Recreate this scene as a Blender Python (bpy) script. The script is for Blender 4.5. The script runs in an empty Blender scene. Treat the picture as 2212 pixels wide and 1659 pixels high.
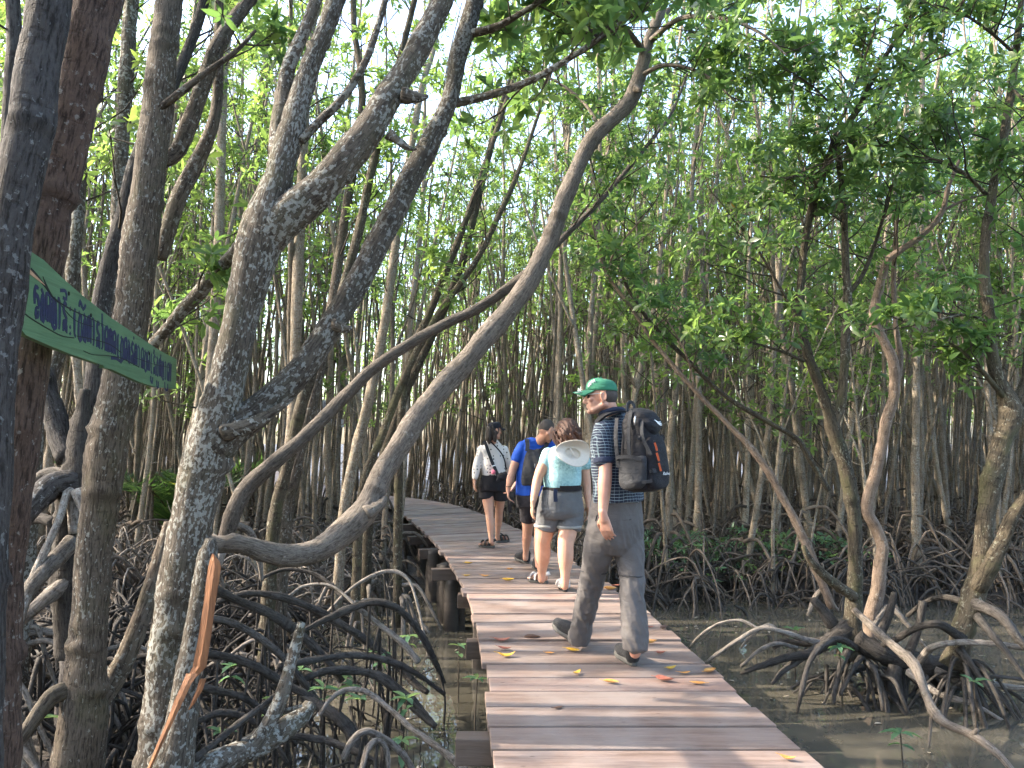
import bpy, bmesh, math, random
import numpy as np
from mathutils import Vector, Matrix, Quaternion, noise as mnoise

SC = bpy.context.scene
COL = SC.collection
# ------------------------------------------------------------------ camera
EYE, PITCH, FPX = 1.45, math.radians(4.06), 1661.0
cd = bpy.data.cameras.new('camera'); cam = bpy.data.objects.new('camera', cd); COL.objects.link(cam)
cam.location = (0, 0, EYE); cam.rotation_euler = (math.radians(90) + PITCH, 0, 0)
cd.sensor_width = 36.0; cd.lens = FPX / 2212 * 36.0; cd.clip_start = 0.05; cd.clip_end = 2000
SC.camera = cam
# ------------------------------------------------------------------ sky and sun
SUN_AZ, SUN_EL = math.radians(-86), math.radians(34)      # measured from +Y towards +X: the sun stands to the left
w = bpy.data.worlds.new('World'); SC.world = w; w.use_nodes = True
nt = w.node_tree; bg = nt.nodes['Background']
sky = nt.nodes.new('ShaderNodeTexSky'); sky.sky_type = 'NISHITA'; sky.sun_disc = False
sky.sun_elevation = SUN_EL; sky.sun_rotation = SUN_AZ; sky.air_density = 1.0; sky.dust_density = 3.0; sky.ozone_density = 1.0
nt.links.new(sky.outputs[0], bg.inputs[0]); bg.inputs[1].default_value = 0.15
ld = bpy.data.lights.new('sun', 'SUN'); ld.energy = 2.0; ld.angle = math.radians(0.6); ld.color = (1.0, 0.87, 0.70)
sun = bpy.data.objects.new('sun', ld); COL.objects.link(sun)
sd = Vector((math.sin(SUN_AZ) * math.cos(SUN_EL), math.cos(SUN_AZ) * math.cos(SUN_EL), math.sin(SUN_EL)))
sun.rotation_euler = sd.to_track_quat('Z', 'Y').to_euler()
vs = SC.view_settings; SC.display_settings.display_device = 'sRGB'
vs.view_transform = 'Standard'; vs.look = 'None'; vs.gamma = 1.0; vs.use_curve_mapping = False
vs.exposure = 2.88
SC.render.engine = 'CYCLES'
cy = SC.cycles
cy.max_bounces = 8; cy.diffuse_bounces = 4; cy.glossy_bounces = 3; cy.transmission_bounces = 4; cy.transparent_max_bounces = 4
cy.caustics_reflective = False; cy.caustics_refractive = False
cy.use_denoising = True; cy.denoiser = 'OPENIMAGEDENOISE'; cy.sample_clamp_indirect = 6.0
cy.use_adaptive_sampling = True; cy.adaptive_threshold = 0.02
# ------------------------------------------------------------------ helpers
cp, sp_ = math.cos(PITCH), math.sin(PITCH)
def ray(u, v):
    x = (u - 1106.0) / FPX; y = (829.5 - v) / FPX
    return np.array([x, cp - sp_ * y, sp_ + cp * y])
def P(u, v, d):                      # point at depth d (metres ahead of the eye) seen towards (u, v)
    r = ray(u, v); return np.array([0, 0, EYE]) + r * (d / r[1])
def G(u, v, z=0.0):                  # point of the level z seen towards (u, v)
    r = ray(u, v); t = (z - EYE) / r[2]; return np.array([0, 0, EYE]) + r * t
RNG = np.random.default_rng(11)

def link(o): COL.objects.link(o); return o
def empty(name, loc=(0, 0, 0)):
    o = bpy.data.objects.new(name, None); o.location = loc; o.empty_display_size = 0.1; return link(o)
def tag(o, label=None, cat=None, group=None, kind=None):
    if label: o['label'] = label
    if cat: o['category'] = cat
    if group: o['group'] = group
    if kind: o['kind'] = kind
    return o
def put(name, me, mat=None, parent=None):
    """link a mesh whose vertices are in world space; under a parent Empty its coordinates are made local"""
    if mat is not None and not me.materials: me.materials.append(mat)
    me.name = name
    o = bpy.data.objects.new(name, me); link(o)
    if parent is not None:
        o.parent = parent
        L = np.array(root_loc(parent))
        if np.abs(L).max() > 0:
            co = np.empty(len(me.vertices) * 3, 'f'); me.vertices.foreach_get('co', co)
            co = (co.reshape(-1, 3) - L).astype('f'); me.vertices.foreach_set('co', co.ravel()); me.update()
    return o
def root_loc(o):
    l = np.zeros(3)
    while o is not None: l = l + np.array(o.location); o = o.parent
    return l
def settle(o):
    """move a single-mesh thing's origin to its base"""
    me = o.data; n = len(me.vertices); co = np.empty(n * 3, 'f'); me.vertices.foreach_get('co', co); co = co.reshape(-1, 3)
    b = np.array([co[:, 0].mean(), co[:, 1].mean(), co[:, 2].min()]); me.vertices.foreach_set('co', (co - b).astype('f').ravel()); me.update()
    o.location = b; return o

class MB:
    """numpy mesh collector with point attributes"""
    def __init__(s): s.v = []; s.f4 = []; s.f3 = []; s.a = {}; s.n = 0
    def add(s, v, quads=None, tris=None, **attrs):
        v = np.asarray(v, 'f').reshape(-1, 3); s.v.append(v)
        if quads is not None and len(quads): s.f4.append(np.asarray(quads, 'i').reshape(-1, 4) + s.n)
        if tris is not None and len(tris): s.f3.append(np.asarray(tris, 'i').reshape(-1, 3) + s.n)
        for k, a in attrs.items(): s.a.setdefault(k, []).append((s.n, np.asarray(a, 'f')))
        s.n += len(v)
    def mesh(s, name, smooth=True):
        me = bpy.data.meshes.new(name)
        if not s.v: return me
        v = np.concatenate(s.v); q = np.concatenate(s.f4) if s.f4 else np.zeros((0, 4), 'i'); t = np.concatenate(s.f3) if s.f3 else np.zeros((0, 3), 'i')
        me.vertices.add(len(v)); me.vertices.foreach_set('co', v.ravel())
        me.loops.add(q.size + t.size); me.loops.foreach_set('vertex_index', np.concatenate([q.ravel(), t.ravel()]).astype('i'))
        me.polygons.add(len(q) + len(t))
        me.polygons.foreach_set('loop_start', np.concatenate([np.arange(len(q)) * 4, q.size + np.arange(len(t)) * 3]).astype('i'))
        me.polygons.foreach_set('use_smooth', np.full(len(q) + len(t), smooth))
        for k, parts in s.a.items():
            vec = parts[0][1].ndim == 2
            at = me.attributes.new(k, 'FLOAT_VECTOR' if vec else 'FLOAT', 'POINT')
            arr = np.zeros((len(v), 3) if vec else len(v), 'f')
            for o, a in parts: arr[o:o + len(a)] = a
            at.data.foreach_set('vector' if vec else 'value', arr.ravel())
        me.update(calc_edges=True); me.validate(); return me

def spline(pts, step):
    """Catmull-Rom through rows of pts (any number of columns, first three are xyz)"""
    p = np.asarray(pts, float)
    if len(p) < 3:
        n = max(2, int(np.linalg.norm(p[-1, :3] - p[0, :3]) / step) + 1); t = np.linspace(0, 1, n)[:, None]; return p[0] * (1 - t) + p[-1] * t
    e = np.vstack([2 * p[0] - p[1], p, 2 * p[-1] - p[-2]]); out = []
    for i in range(1, len(e) - 2):
        a, b, c, d = e[i - 1], e[i], e[i + 1], e[i + 2]
        n = max(1, int(round(np.linalg.norm(c[:3] - b[:3]) / step)))
        t = (np.arange(n) / n)[:, None]
        out.append(.5 * (2 * b + (c - a) * t + (2 * a - 5 * b + 4 * c - d) * t * t + (3 * b - a - 3 * c + d) * t ** 3))
    out.append(p[-1:]); return np.vstack(out)

def frames(p):
    t = np.gradient(p, axis=0); t /= np.linalg.norm(t, axis=1)[:, None] + 1e-9
    n = np.zeros_like(p); a = np.array([1., 0, 0]) if abs(t[0, 0]) < .8 else np.array([0, 1., 0])
    v = a - t[0] * a.dot(t[0]); n[0] = v / np.linalg.norm(v)
    for i in range(1, len(p)):
        v = n[i - 1] - t[i] * n[i - 1].dot(t[i]); n[i] = v / (np.linalg.norm(v) + 1e-9)
    return t, n, np.cross(t, n)

def tube(mb, pts, rad=None, ns=10, step=.06, rough=.05, knots=0., cap=True, seed=None, flare=0., off=0.):
    """a limb along pts; the 4th column of pts (or rad) is the radius. rough: uneven girth; knots: ring swellings per metre"""
    g = np.random.default_rng(int(RNG.integers(1 << 30)) if seed is None else seed)
    p = np.asarray(pts, float)
    if p.shape[1] == 3: p = np.hstack([p, np.broadcast_to(np.asarray(rad, float), (len(p),)).reshape(-1, 1)])
    q = spline(p, step); c, r = q[:, :3], np.maximum(q[:, 3], .0012)
    t, n, b = frames(c); m = len(c)
    s = np.concatenate([[0], np.cumsum(np.linalg.norm(np.diff(c, axis=0), axis=1))])
    th = np.arange(ns) / ns * 2 * np.pi
    R = np.repeat(r[:, None], ns, 1); KN = np.zeros((m, ns))
    if rough:
        for k in range(4):
            fa, fs = g.integers(0, 4), g.uniform(1.5, 9) * (1 + k * .7) / max(1., r.mean() * 12)
            R *= 1 + rough * .5 * np.sin(fa * th[None] + g.uniform(0, 6.3) + s[:, None] * fs)
        R *= 1 + rough * .35 * g.standard_normal((m, ns))
    if knots:
        for k in range(g.poisson(knots * s[-1])):
            s0 = g.uniform(0, s[-1]); th0 = g.uniform(0, 6.3); wd = r.mean() * g.uniform(.35, .8)
            an_ = np.maximum(0, .5 + .5 * np.cos(th[None] - th0)) ** 3.6; ds = s[:, None] - s0 + wd * .5 * (1 - np.cos(th[None] - th0))
            bump = np.exp(-(ds / (wd * .55)) ** 2) * (.03 + .97 * an_); am = g.uniform(.10, .28)
            R *= 1 + am * bump - .10 * np.exp(-((ds + wd * .9) / (wd * .5)) ** 2) * an_
            KN = np.maximum(KN, an_ * (np.exp(-((ds + wd * .7) / (wd * .6)) ** 2) * .9 + .35 * np.exp(-(ds / (wd * .3)) ** 2)) * am * 3.4)
    ring = c[:, None] + R[..., None] * (np.cos(th)[None, :, None] * n[:, None] + np.sin(th)[None, :, None] * b[:, None])
    r0 = r.mean() if m < 40 else r.max()
    bark = np.stack([np.broadcast_to(np.cos(th) * r0, (m, ns)), np.broadcast_to(np.sin(th) * r0, (m, ns)), np.repeat(s[:, None], ns, 1)], -1) + off
    V = ring.reshape(-1, 3); B = bark.reshape(-1, 3); KN = np.clip(KN, 0, 1).reshape(-1)
    i = np.arange(m - 1)[:, None] * ns; j = np.arange(ns)[None]; k = (j + 1) % ns
    Q = np.stack([i + j, i + k, i + ns + k, i + ns + j], -1).reshape(-1, 4)
    T = []
    if cap:
        V = np.vstack([V, c[0] - t[0] * r[0] * .25, c[-1] + t[-1] * r[-1] * .35]); B = np.vstack([B, B[0], B[-1]]); KN = np.append(KN, [0, .6])
        a, z = m * ns, m * ns + 1; e = (m - 1) * ns; jj = np.arange(ns); kk = (jj + 1) % ns
        T = np.vstack([np.stack([kk, jj, np.full(ns, a)], -1), np.stack([e + jj, e + kk, np.full(ns, z)], -1)])
    mb.add(V, Q, T, bark=B, scar=KN)
    return c

def px(rows, scale=1.0):
    """rows of (u, v, depth, width in picture units) -> points with radius"""
    out = []
    for u, v, d, w_ in rows:
        out.append([*P(u, v, d), w_ * .5 * d / FPX * scale])
    return np.array(out)

def unit(a): return a / (np.linalg.norm(a, axis=-1, keepdims=True) + 1e-9)

def leaves(mb, c, d, up, L, W, g, curl=.25, tint=None, fold=.18):
    """N leaves: base c, direction d, up normal; 6 outline points folded on the midrib"""
    n = len(c); d = unit(d); s = unit(np.cross(d, up)); u = np.cross(s, d)
    L = np.broadcast_to(L, (n,))[:, None]; W = np.broadcast_to(W, (n,))[:, None] * .5
    cu = g.normal(curl, .18, n)[:, None] * L
    def pt(a, w_, lift): return c + d * L * a + s * W * w_ + u * (lift - cu * a * a)
    fl = W * fold * 2
    V = np.stack([pt(0, 0, 0), pt(.30, .85, fl), pt(.68, .82, fl), pt(1, 0, 0), pt(.68, -.82, fl), pt(.30, -.85, fl), pt(.5, 0, -.1 * fl)], 1)
    b = (np.arange(n) * 7)[:, None]
    Q = np.stack([b + np.array([0, 1, 2, 6]), b + np.array([6, 2, 3, 4]), b + np.array([0, 6, 4, 5])], 1).reshape(-1, 4)
    tt = g.random(n) if tint is None else np.broadcast_to(tint, (n,))
    mb.add(V.reshape(-1, 3), Q, tint=np.repeat(tt, 7))

def rosettes(mb, c, ax, g, n=7, L=.115, W=.042, spread=1.05):
    """whorls of n leaves at c about axis ax"""
    m = len(c); ax = unit(ax); a = np.where(np.abs(ax[:, 2:3]) > .9, np.array([[1., 0, 0]]), np.array([[0, 0, 1.]]))
    e = unit(np.cross(ax, a)); f = np.cross(ax, e)
    k = np.repeat(np.arange(m), n); ang = np.tile(np.arange(n) / n * 2 * np.pi, m) + np.repeat(g.uniform(0, 6.3, m), n) + g.normal(0, .25, m * n)
    sp = g.normal(spread, .42, m * n); rad = np.cos(ang)[:, None] * e[k] + np.sin(ang)[:, None] * f[k]
    d = np.cos(sp)[:, None] * ax[k] + np.sin(sp)[:, None] * rad + np.array([0, 0, -.12])
    up = ax[k] * np.sin(sp)[:, None] - rad * np.cos(sp)[:, None] + g.normal(0, .15, (m * n, 3))
    sz = g.uniform(.42, 1.15, m * n) * np.repeat(g.uniform(.75, 1.15, m), n)
    tint = np.clip(np.repeat(g.random(m), n) * .7 + g.random(m * n) * .3, 0, 1)
    leaves(mb, c[k] + d * .01, d, up, L * sz, W * sz, g, tint=tint)

# ------------------------------------------------------------------ materials
def mat(name):
    m = bpy.data.materials.new(name); m.use_nodes = True; return m, m.node_tree, m.node_tree.nodes['Principled BSDF']
def N(nt, t, **kw):
    n = nt.nodes.new('ShaderNode' + t)
    for k, v in kw.items():
        if k in n.inputs: n.inputs[k].default_value = v
        else: setattr(n, k, v)
    return n
def ramp(nt, stops, src=None, interp='LINEAR'):
    r = nt.nodes.new('ShaderNodeValToRGB'); r.color_ramp.interpolation = interp; e = r.color_ramp.elements
    while len(e) < len(stops): e.new(.5)
    for x, (p, c) in zip(e, stops): x.position = p; x.color = (*c, 1) if len(c) == 3 else c
    if src is not None: nt.links.new(src, r.inputs[0])
    return r
def mix(nt, fac, a, b, mode='MIX'):
    m = nt.nodes.new('ShaderNodeMix'); m.data_type = 'RGBA'; m.blend_type = mode
    for sock, val in ((m.inputs[0], fac), (m.inputs[6], a), (m.inputs[7], b)):
        if hasattr(val, 'links') or isinstance(val, bpy.types.NodeSocket): nt.links.new(val, sock)
        elif isinstance(val, (int, float)): sock.default_value = val
        else: sock.default_value = (*val, 1)
    return m.outputs[2]
def vecmul(nt, v, s):
    m = N(nt, 'Mapping'); m.inputs['Scale'].default_value = s; nt.links.new(v, m.inputs[0]); return m.outputs[0]
def noise(nt, v, scale, detail=4, rough=.6, dist=0.):
    n = N(nt, 'TexNoise', Scale=scale, Detail=detail, Roughness=rough, Distortion=dist); nt.links.new(v, n.inputs['Vector']); return n.outputs['Fac']
def bump(nt, bsdf, h, strength=.5, dist=.01):
    b = N(nt, 'Bump', Strength=strength, Distance=dist); nt.links.new(h, b.inputs['Height']); nt.links.new(b.outputs[0], bsdf.inputs['Normal']); return b
def math_(nt, op, a, b=0.):
    m = N(nt, 'Math', operation=op)
    for s_, v in ((m.inputs[0], a), (m.inputs[1], b)):
        if isinstance(v, bpy.types.NodeSocket): nt.links.new(v, s_)
        else: s_.default_value = v
    return m.outputs[0]

def bark_mat(name, lo, hi, lichen=.5, lich_col=(.42, .43, .40), moss=0., fibre=1., ring=.6, sc=1., vary=.25):
    m, nt, b = mat(name); at = N(nt, 'Attribute', attribute_name='bark'); oi = N(nt, 'ObjectInfo')
    add = N(nt, 'VectorMath', operation='MULTIPLY_ADD'); nt.links.new(oi.outputs['Random'], add.inputs[0]); add.inputs[1].default_value = (13, 7, 31)
    nt.links.new(at.outputs['Vector'], add.inputs[2]); v = add.outputs[0]
    big = noise(nt, v, 5 * sc, 3, .55); fib = noise(nt, vecmul(nt, v, (70 * sc, 70 * sc, 14 * sc)), 1, 4, .7)
    fine = noise(nt, v, 60 * sc, 5, .7)
    col = ramp(nt, [(.28, lo), (.72, hi)], mix(nt, .55, big, fine)).outputs[0]
    crack = ramp(nt, [(.38, (.26, .24, .225)), (.53, (1, 1, 1))], fib).outputs[0]
    col = mix(nt, min(1., fibre), col, crack, 'MULTIPLY')
    # lichen blotches with sharp irregular rims
    vo = N(nt, 'TexVoronoi', Scale=17 * sc, Randomness=1.0); wv = mix(nt, .08, v, N(nt, 'TexNoise', Scale=30 * sc).outputs['Color'], 'ADD')
    nt.links.new(wv, vo.inputs['Vector'])
    zone = noise(nt, v, 3.2 * sc, 3, .6); spot = noise(nt, v, 36 * sc, 4, .6)
    thr = math_(nt, 'ADD', math_(nt, 'MULTIPLY', zone, .35), math_(nt, 'MULTIPLY', spot, .85))
    lf = ramp(nt, [(.74 - .18 * lichen, (0, 0, 0)), (.77 - .18 * lichen, (1, 1, 1))], thr).outputs[0]
    lc = ramp(nt, [(.3, tuple(c * .55 for c in lich_col)), (.7, lich_col)], fine).outputs[0]
    if lichen > 0: col = mix(nt, math_(nt, 'MULTIPLY', lf, min(1., .45 + lichen * .4)), col, lc)
    if moss > 0:
        mf = ramp(nt, [(.5, (0, 0, 0)), (.66, (1, 1, 1))], noise(nt, v, 4.1 * sc, 4, .6)).outputs[0]
        col = mix(nt, math_(nt, 'MULTIPLY', mf, moss), col, (.075, .078, .035))
    # ring scars
    wn = N(nt, 'TexNoise', Scale=1.0, Detail=3.0); nt.links.new(vecmul(nt, v, (9, 9, 34)), wn.inputs['Vector'])
    rg = ramp(nt, [(.33, (.45, .42, .40)), (.40, (1, 1, 1))], wn.outputs['Fac']).outputs[0]
    col = mix(nt, ring, col, rg, 'MULTIPLY')
    sc_at = N(nt, 'Attribute', attribute_name='scar'); scf = math_(nt, 'MULTIPLY', sc_at.outputs['Fac'], ramp(nt, [(.3, (.35,) * 3), (.6, (.95,) * 3)], fib).outputs[0]); col = mix(nt, scf, col, tuple(x * .42 for x in lo))
    hv = N(nt, 'HueSaturation'); nt.links.new(col, hv.inputs['Color'])
    nt.links.new(math_(nt, 'ADD', math_(nt, 'MULTIPLY', oi.outputs['Random'], vary * 2), 1 - vary), hv.inputs['Value'])
    nt.links.new(hv.outputs[0], b.inputs['Base Color']); b.inputs['Roughness'].default_value = .85; b.inputs['Specular IOR Level'].default_value = .25
    h = math_(nt, 'ADD', math_(nt, 'ADD', math_(nt, 'MULTIPLY', fib, 1.3), math_(nt, 'MULTIPLY', fine, .5)), math_(nt, 'MULTIPLY', lf, .12))
    bump(nt, b, math_(nt, 'ADD', h, math_(nt, 'MULTIPLY', rg, .5)), .9, .012 / max(.6, sc))
    return m

def leaf_mat(name, dark, mid, light, yellow=.985, trans=.5, gloss=.35):
    m, nt, b = mat(name); at = N(nt, 'Attribute', attribute_name='tint'); oi = N(nt, 'ObjectInfo')
    col = ramp(nt, [(0, dark), (.45, mid), (.93, light), (yellow, light), (min(1, yellow + .006), (.38, .24, .03)), (1, (.33, .13, .03))], at.outputs['Fac']).outputs[0]
    hv = N(nt, 'HueSaturation'); nt.links.new(col, hv.inputs['Color']); nt.links.new(math_(nt, 'ADD', math_(nt, 'MULTIPLY', oi.outputs['Random'], .4), .8), hv.inputs['Value'])
    nt.links.new(hv.outputs[0], b.inputs['Base Color']); b.inputs['Roughness'].default_value = gloss; b.inputs['Specular IOR Level'].default_value = .5
    tr = N(nt, 'BsdfTranslucent'); tc = mix(nt, 1.0, hv.outputs[0], (1.0, 1.25, .45), 'MULTIPLY')
    g2 = N(nt, 'Gamma', Gamma=.64); nt.links.new(tc, g2.inputs[0]); nt.links.new(g2.outputs[0], tr.inputs['Color'])
    ms = N(nt, 'MixShader'); ms.inputs[0].default_value = trans
    nt.links.new(b.outputs[0], ms.inputs[1]); nt.links.new(tr.outputs[0], ms.inputs[2])
    nt.links.new(ms.outputs[0], nt.nodes['Material Output'].inputs['Surface']); return m

def plain(name, col, rough=.7, noise_amt=.15, nscale=40, bmp=.0, spec=.4, bscale=None, metal=0.):
    m, nt, b = mat(name); tc = N(nt, 'TexCoord'); v = tc.outputs['Object']
    n = noise(nt, v, nscale, 4, .6)
    c = ramp(nt, [(.25, tuple(x * (1 - noise_amt) for x in col)), (.75, tuple(min(1, x * (1 + noise_amt)) for x in col))], n).outputs[0]
    nt.links.new(c, b.inputs['Base Color']); b.inputs['Roughness'].default_value = rough; b.inputs['Specular IOR Level'].default_value = spec; b.inputs['Metallic'].default_value = metal
    if bmp: bump(nt, b, noise(nt, v, bscale or nscale, 5, .65), bmp, .01)
    return m

M = {}
M['bark_dark'] = bark_mat('dark_grey_bark', (.030, .027, .027), (.085, .078, .074), .18, (.30, .31, .31), 0, 1, .5)  # dark grey is the bark's own colour
M['bark_red'] = bark_mat('reddish_bark', (.060, .038, .029), (.125, .083, .063), .25, (.34, .33, .31), 0, 1, .35)
M['bark_brown'] = bark_mat('brown_grey_bark', (.060, .048, .037), (.145, .118, .092), .30, (.40, .40, .36), .25, 1, .5)
M['bark_lichen'] = bark_mat('lichen_spotted_bark', (.056, .047, .037), (.145, .124, .10), .62, (.40, .41, .38), .25, .9, .45)
M['bark_smooth'] = bark_mat('smooth_grey_bark', (.080, .068, .057), (.19, .163, .138), .12, (.36, .34, .30), 0, .75, .25)
M['bark_slim'] = bark_mat('slim_trunk_bark', (.14, .112, .082), (.36, .295, .222), .55, (.40, .39, .34), .25, .8, .75, 1.3, .32)
M['bark_olive'] = bark_mat('olive_brown_bark', (.040, .034, .024), (.125, .102, .072), .30, (.34, .34, .27), .55, .9, .75)
M['bark_pink'] = bark_mat('pinkish_bark', (.115, .083, .063), (.27, .205, .158), .18, (.40, .37, .32), .1, .6, .5)
M['twig'] = bark_mat('dark_twig', (.03, .026, .02), (.085, .07, .055), 0, (.3, .3, .3), 0, .6, .5)
M['root_dark'] = bark_mat('muddy_root', (.026, .024, .022), (.095, .084, .075), .12, (.16, .15, .14), 0, .9, .6)
M['root'] = bark_mat('grey_root', (.105, .092, .08), (.30, .265, .23), .25, (.30, .28, .25), 0, .8, .6, 1.2, .35)
M['root_brown'] = bark_mat('brown_root', (.055, .044, .036), (.185, .15, .12), .12, (.30, .28, .25), 0, .8, .7, 1.2, .4)
M['root_grey'] = bark_mat('pale_grey_root', (.13, .115, .10), (.30, .27, .24), .45, (.40, .40, .37), 0, .8, .5, 1.2)
M['leaf'] = leaf_mat('leaf', (.050, .095, .028), (.095, .160, .045), (.18, .25, .06), .986, .58, .3)
M['leaf_near'] = leaf_mat('leaf_near', (.034, .080, .027), (.068, .130, .042), (.135, .20, .055), .983, .54, .24)
M['leaf_seed'] = leaf_mat('seedling_leaf', (.06, .14, .075), (.09, .185, .10), (.15, .22, .06), .97, .35, .4)
# ------------------------------------------------------------------ mud, water
WATER = -0.75
def sstep(x, a, b): t = np.clip((x - a) / (b - a), 0, 1); return t * t * (3 - 2 * t)
def mudz(x, y):
    x = np.asarray(x, float); y = np.asarray(y, float)
    wob = .35 * np.sin(x * 1.3 + 1) + .3 * np.sin(x * 2.9 + y * .7) + .2 * np.sin(y * 1.9)
    right = sstep(y + wob, 10.2, 11.2) * sstep(x, .2, 1.4)
    left = np.maximum(sstep(y + wob - (x + 1.5) * .8, 10.2, 11.4) * sstep(-x, -.2, .8), sstep(-x + .25 * wob, 2.0, 3.2))
    back = sstep(y, 12.5, 14)
    land = np.maximum(np.maximum(right, left), back)
    mound = np.exp(-(((x - 3.4) / 1.3) ** 2 + ((y - 7.3) / .7) ** 2)) * .16 + np.exp(-(((x + 2.1) / .8) ** 2 + ((y - 5.4) / 1.2) ** 2)) * .2
    n = .035 * np.sin(x * 5.1 + y * 2.2) + .03 * np.sin(y * 6.3 - x * 3.1) + .02 * np.sin(x * 13 + 2 * np.sin(y * 9))
    return -1.0 + land * .38 + mound + n * (.5 + .5 * land)
gx = np.sinh(np.linspace(-5.2, 5.2, 241)) * 3.0; gy = np.sinh(np.linspace(-4.4, 5.2, 241)) * 3.0 + 7
X, Y = np.meshgrid(gx, gy); Z = mudz(X, Y)
mb = MB(); k = np.arange(240); I, J = np.meshgrid(k, k); a = (J * 241 + I).ravel()
mb.add(np.stack([X, Y, Z], -1).reshape(-1, 3), np.stack([a, a + 1, a + 242, a + 241], -1))
m, nt, b = mat('mud'); tc = N(nt, 'TexCoord'); v = tc.outputs['Object']
c = ramp(nt, [(.3, (.018, .014, .011)), (.7, (.06, .047, .037))], noise(nt, v, 3, 6, .65)).outputs[0]
lit = ramp(nt, [(.60, (0, 0, 0)), (.66, (1, 1, 1))], noise(nt, v, 22, 4, .7)).outputs[0]
c = mix(nt, math_(nt, 'MULTIPLY', lit, .35), c, (.13, .09, .05)); nt.links.new(c, b.inputs['Base Color'])
r_ = ramp(nt, [(.35, (.28,) * 3), (.6, (.85,) * 3)], noise(nt, v, 2.3, 4, .6)).outputs[0]; nt.links.new(r_, b.inputs['Roughness'])
bump(nt, b, noise(nt, v, 14, 8, .7), .9, .05); M['mud'] = m
tag(put('mud_ground', mb.mesh('mud_ground'), m), kind='structure')

mb = MB(); gx = np.linspace(-26, 26, 53); gy = np.linspace(-4, 40, 45); X, Y = np.meshgrid(gx, gy); I, J = np.meshgrid(np.arange(52), np.arange(44)); a = (J * 53 + I).ravel()
mb.add(np.stack([X, Y, np.full_like(X, WATER)], -1).reshape(-1, 3), np.stack([a, a + 1, a + 54, a + 53], -1))
m, nt, b = mat('muddy_water'); tc = N(nt, 'TexCoord'); v = tc.outputs['Object']
c = ramp(nt, [(.3, (.050, .047, .037)), (.7, (.088, .081, .064))], noise(nt, v, .9, 4, .55)).outputs[0]
scum = ramp(nt, [(.70, (0, 0, 0)), (.73, (1, 1, 1))], noise(nt, v, 26, 3, .6)).outputs[0]
c = mix(nt, math_(nt, 'MULTIPLY', scum, .5), c, (.16, .13, .09))
nt.links.new(c, b.inputs['Base Color']); b.inputs['Roughness'].default_value = .02; b.inputs['IOR'].default_value = 1.33; b.inputs['Specular IOR Level'].default_value = .62
bump(nt, b, noise(nt, vecmul(nt, v, (1, .6, 1)), 4.5, 3, .5), .06, .05)
tag(put('water', mb.mesh('water'), m), kind='structure')

# ------------------------------------------------------------------ boardwalk
EDGE_L = [(.10, -4.5), (.04, -1.5), (-.02, 1.6), (-.06, 2.6), (-.08, 3.4), (-.145, 4.5), (-.215, 5.6), (-.33, 6.6), (-.50, 7.8), (-.80, 9.5), (-1.25, 11.6), (-1.9, 14.2), (-2.75, 16.9), (-4.2, 18.6), (-6.1, 21.4), (-7.9, 25.0), (-10.6, 31), (-12.6, 36)]
EDGE_R = [(1.60, -4.5), (1.56, -1.5), (1.50, 1.6), (1.44, 2.6), (1.39, 3.4), (1.30, 4.5), (1.22, 5.6), (1.14, 6.6), (.97, 7.8), (.62, 9.7), (.16, 12.2), (-.55, 14.9), (-1.6, 17.7), (-3.3, 20.0), (-5.0, 22.6), (-6.7, 25.9), (-9.3, 31.8), (-11.4, 36.6)]
EL = spline([(x, y, 0) for x, y in EDGE_L], .02); ER = spline([(x, y, 0) for x, y in EDGE_R], .02)
def at_len(poly, f):
    s = np.concatenate([[0], np.cumsum(np.linalg.norm(np.diff(poly, axis=0), axis=1))]); return np.array([np.interp(f * s[-1], s, poly[:, i]) for i in range(3)]), s[-1]
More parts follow.
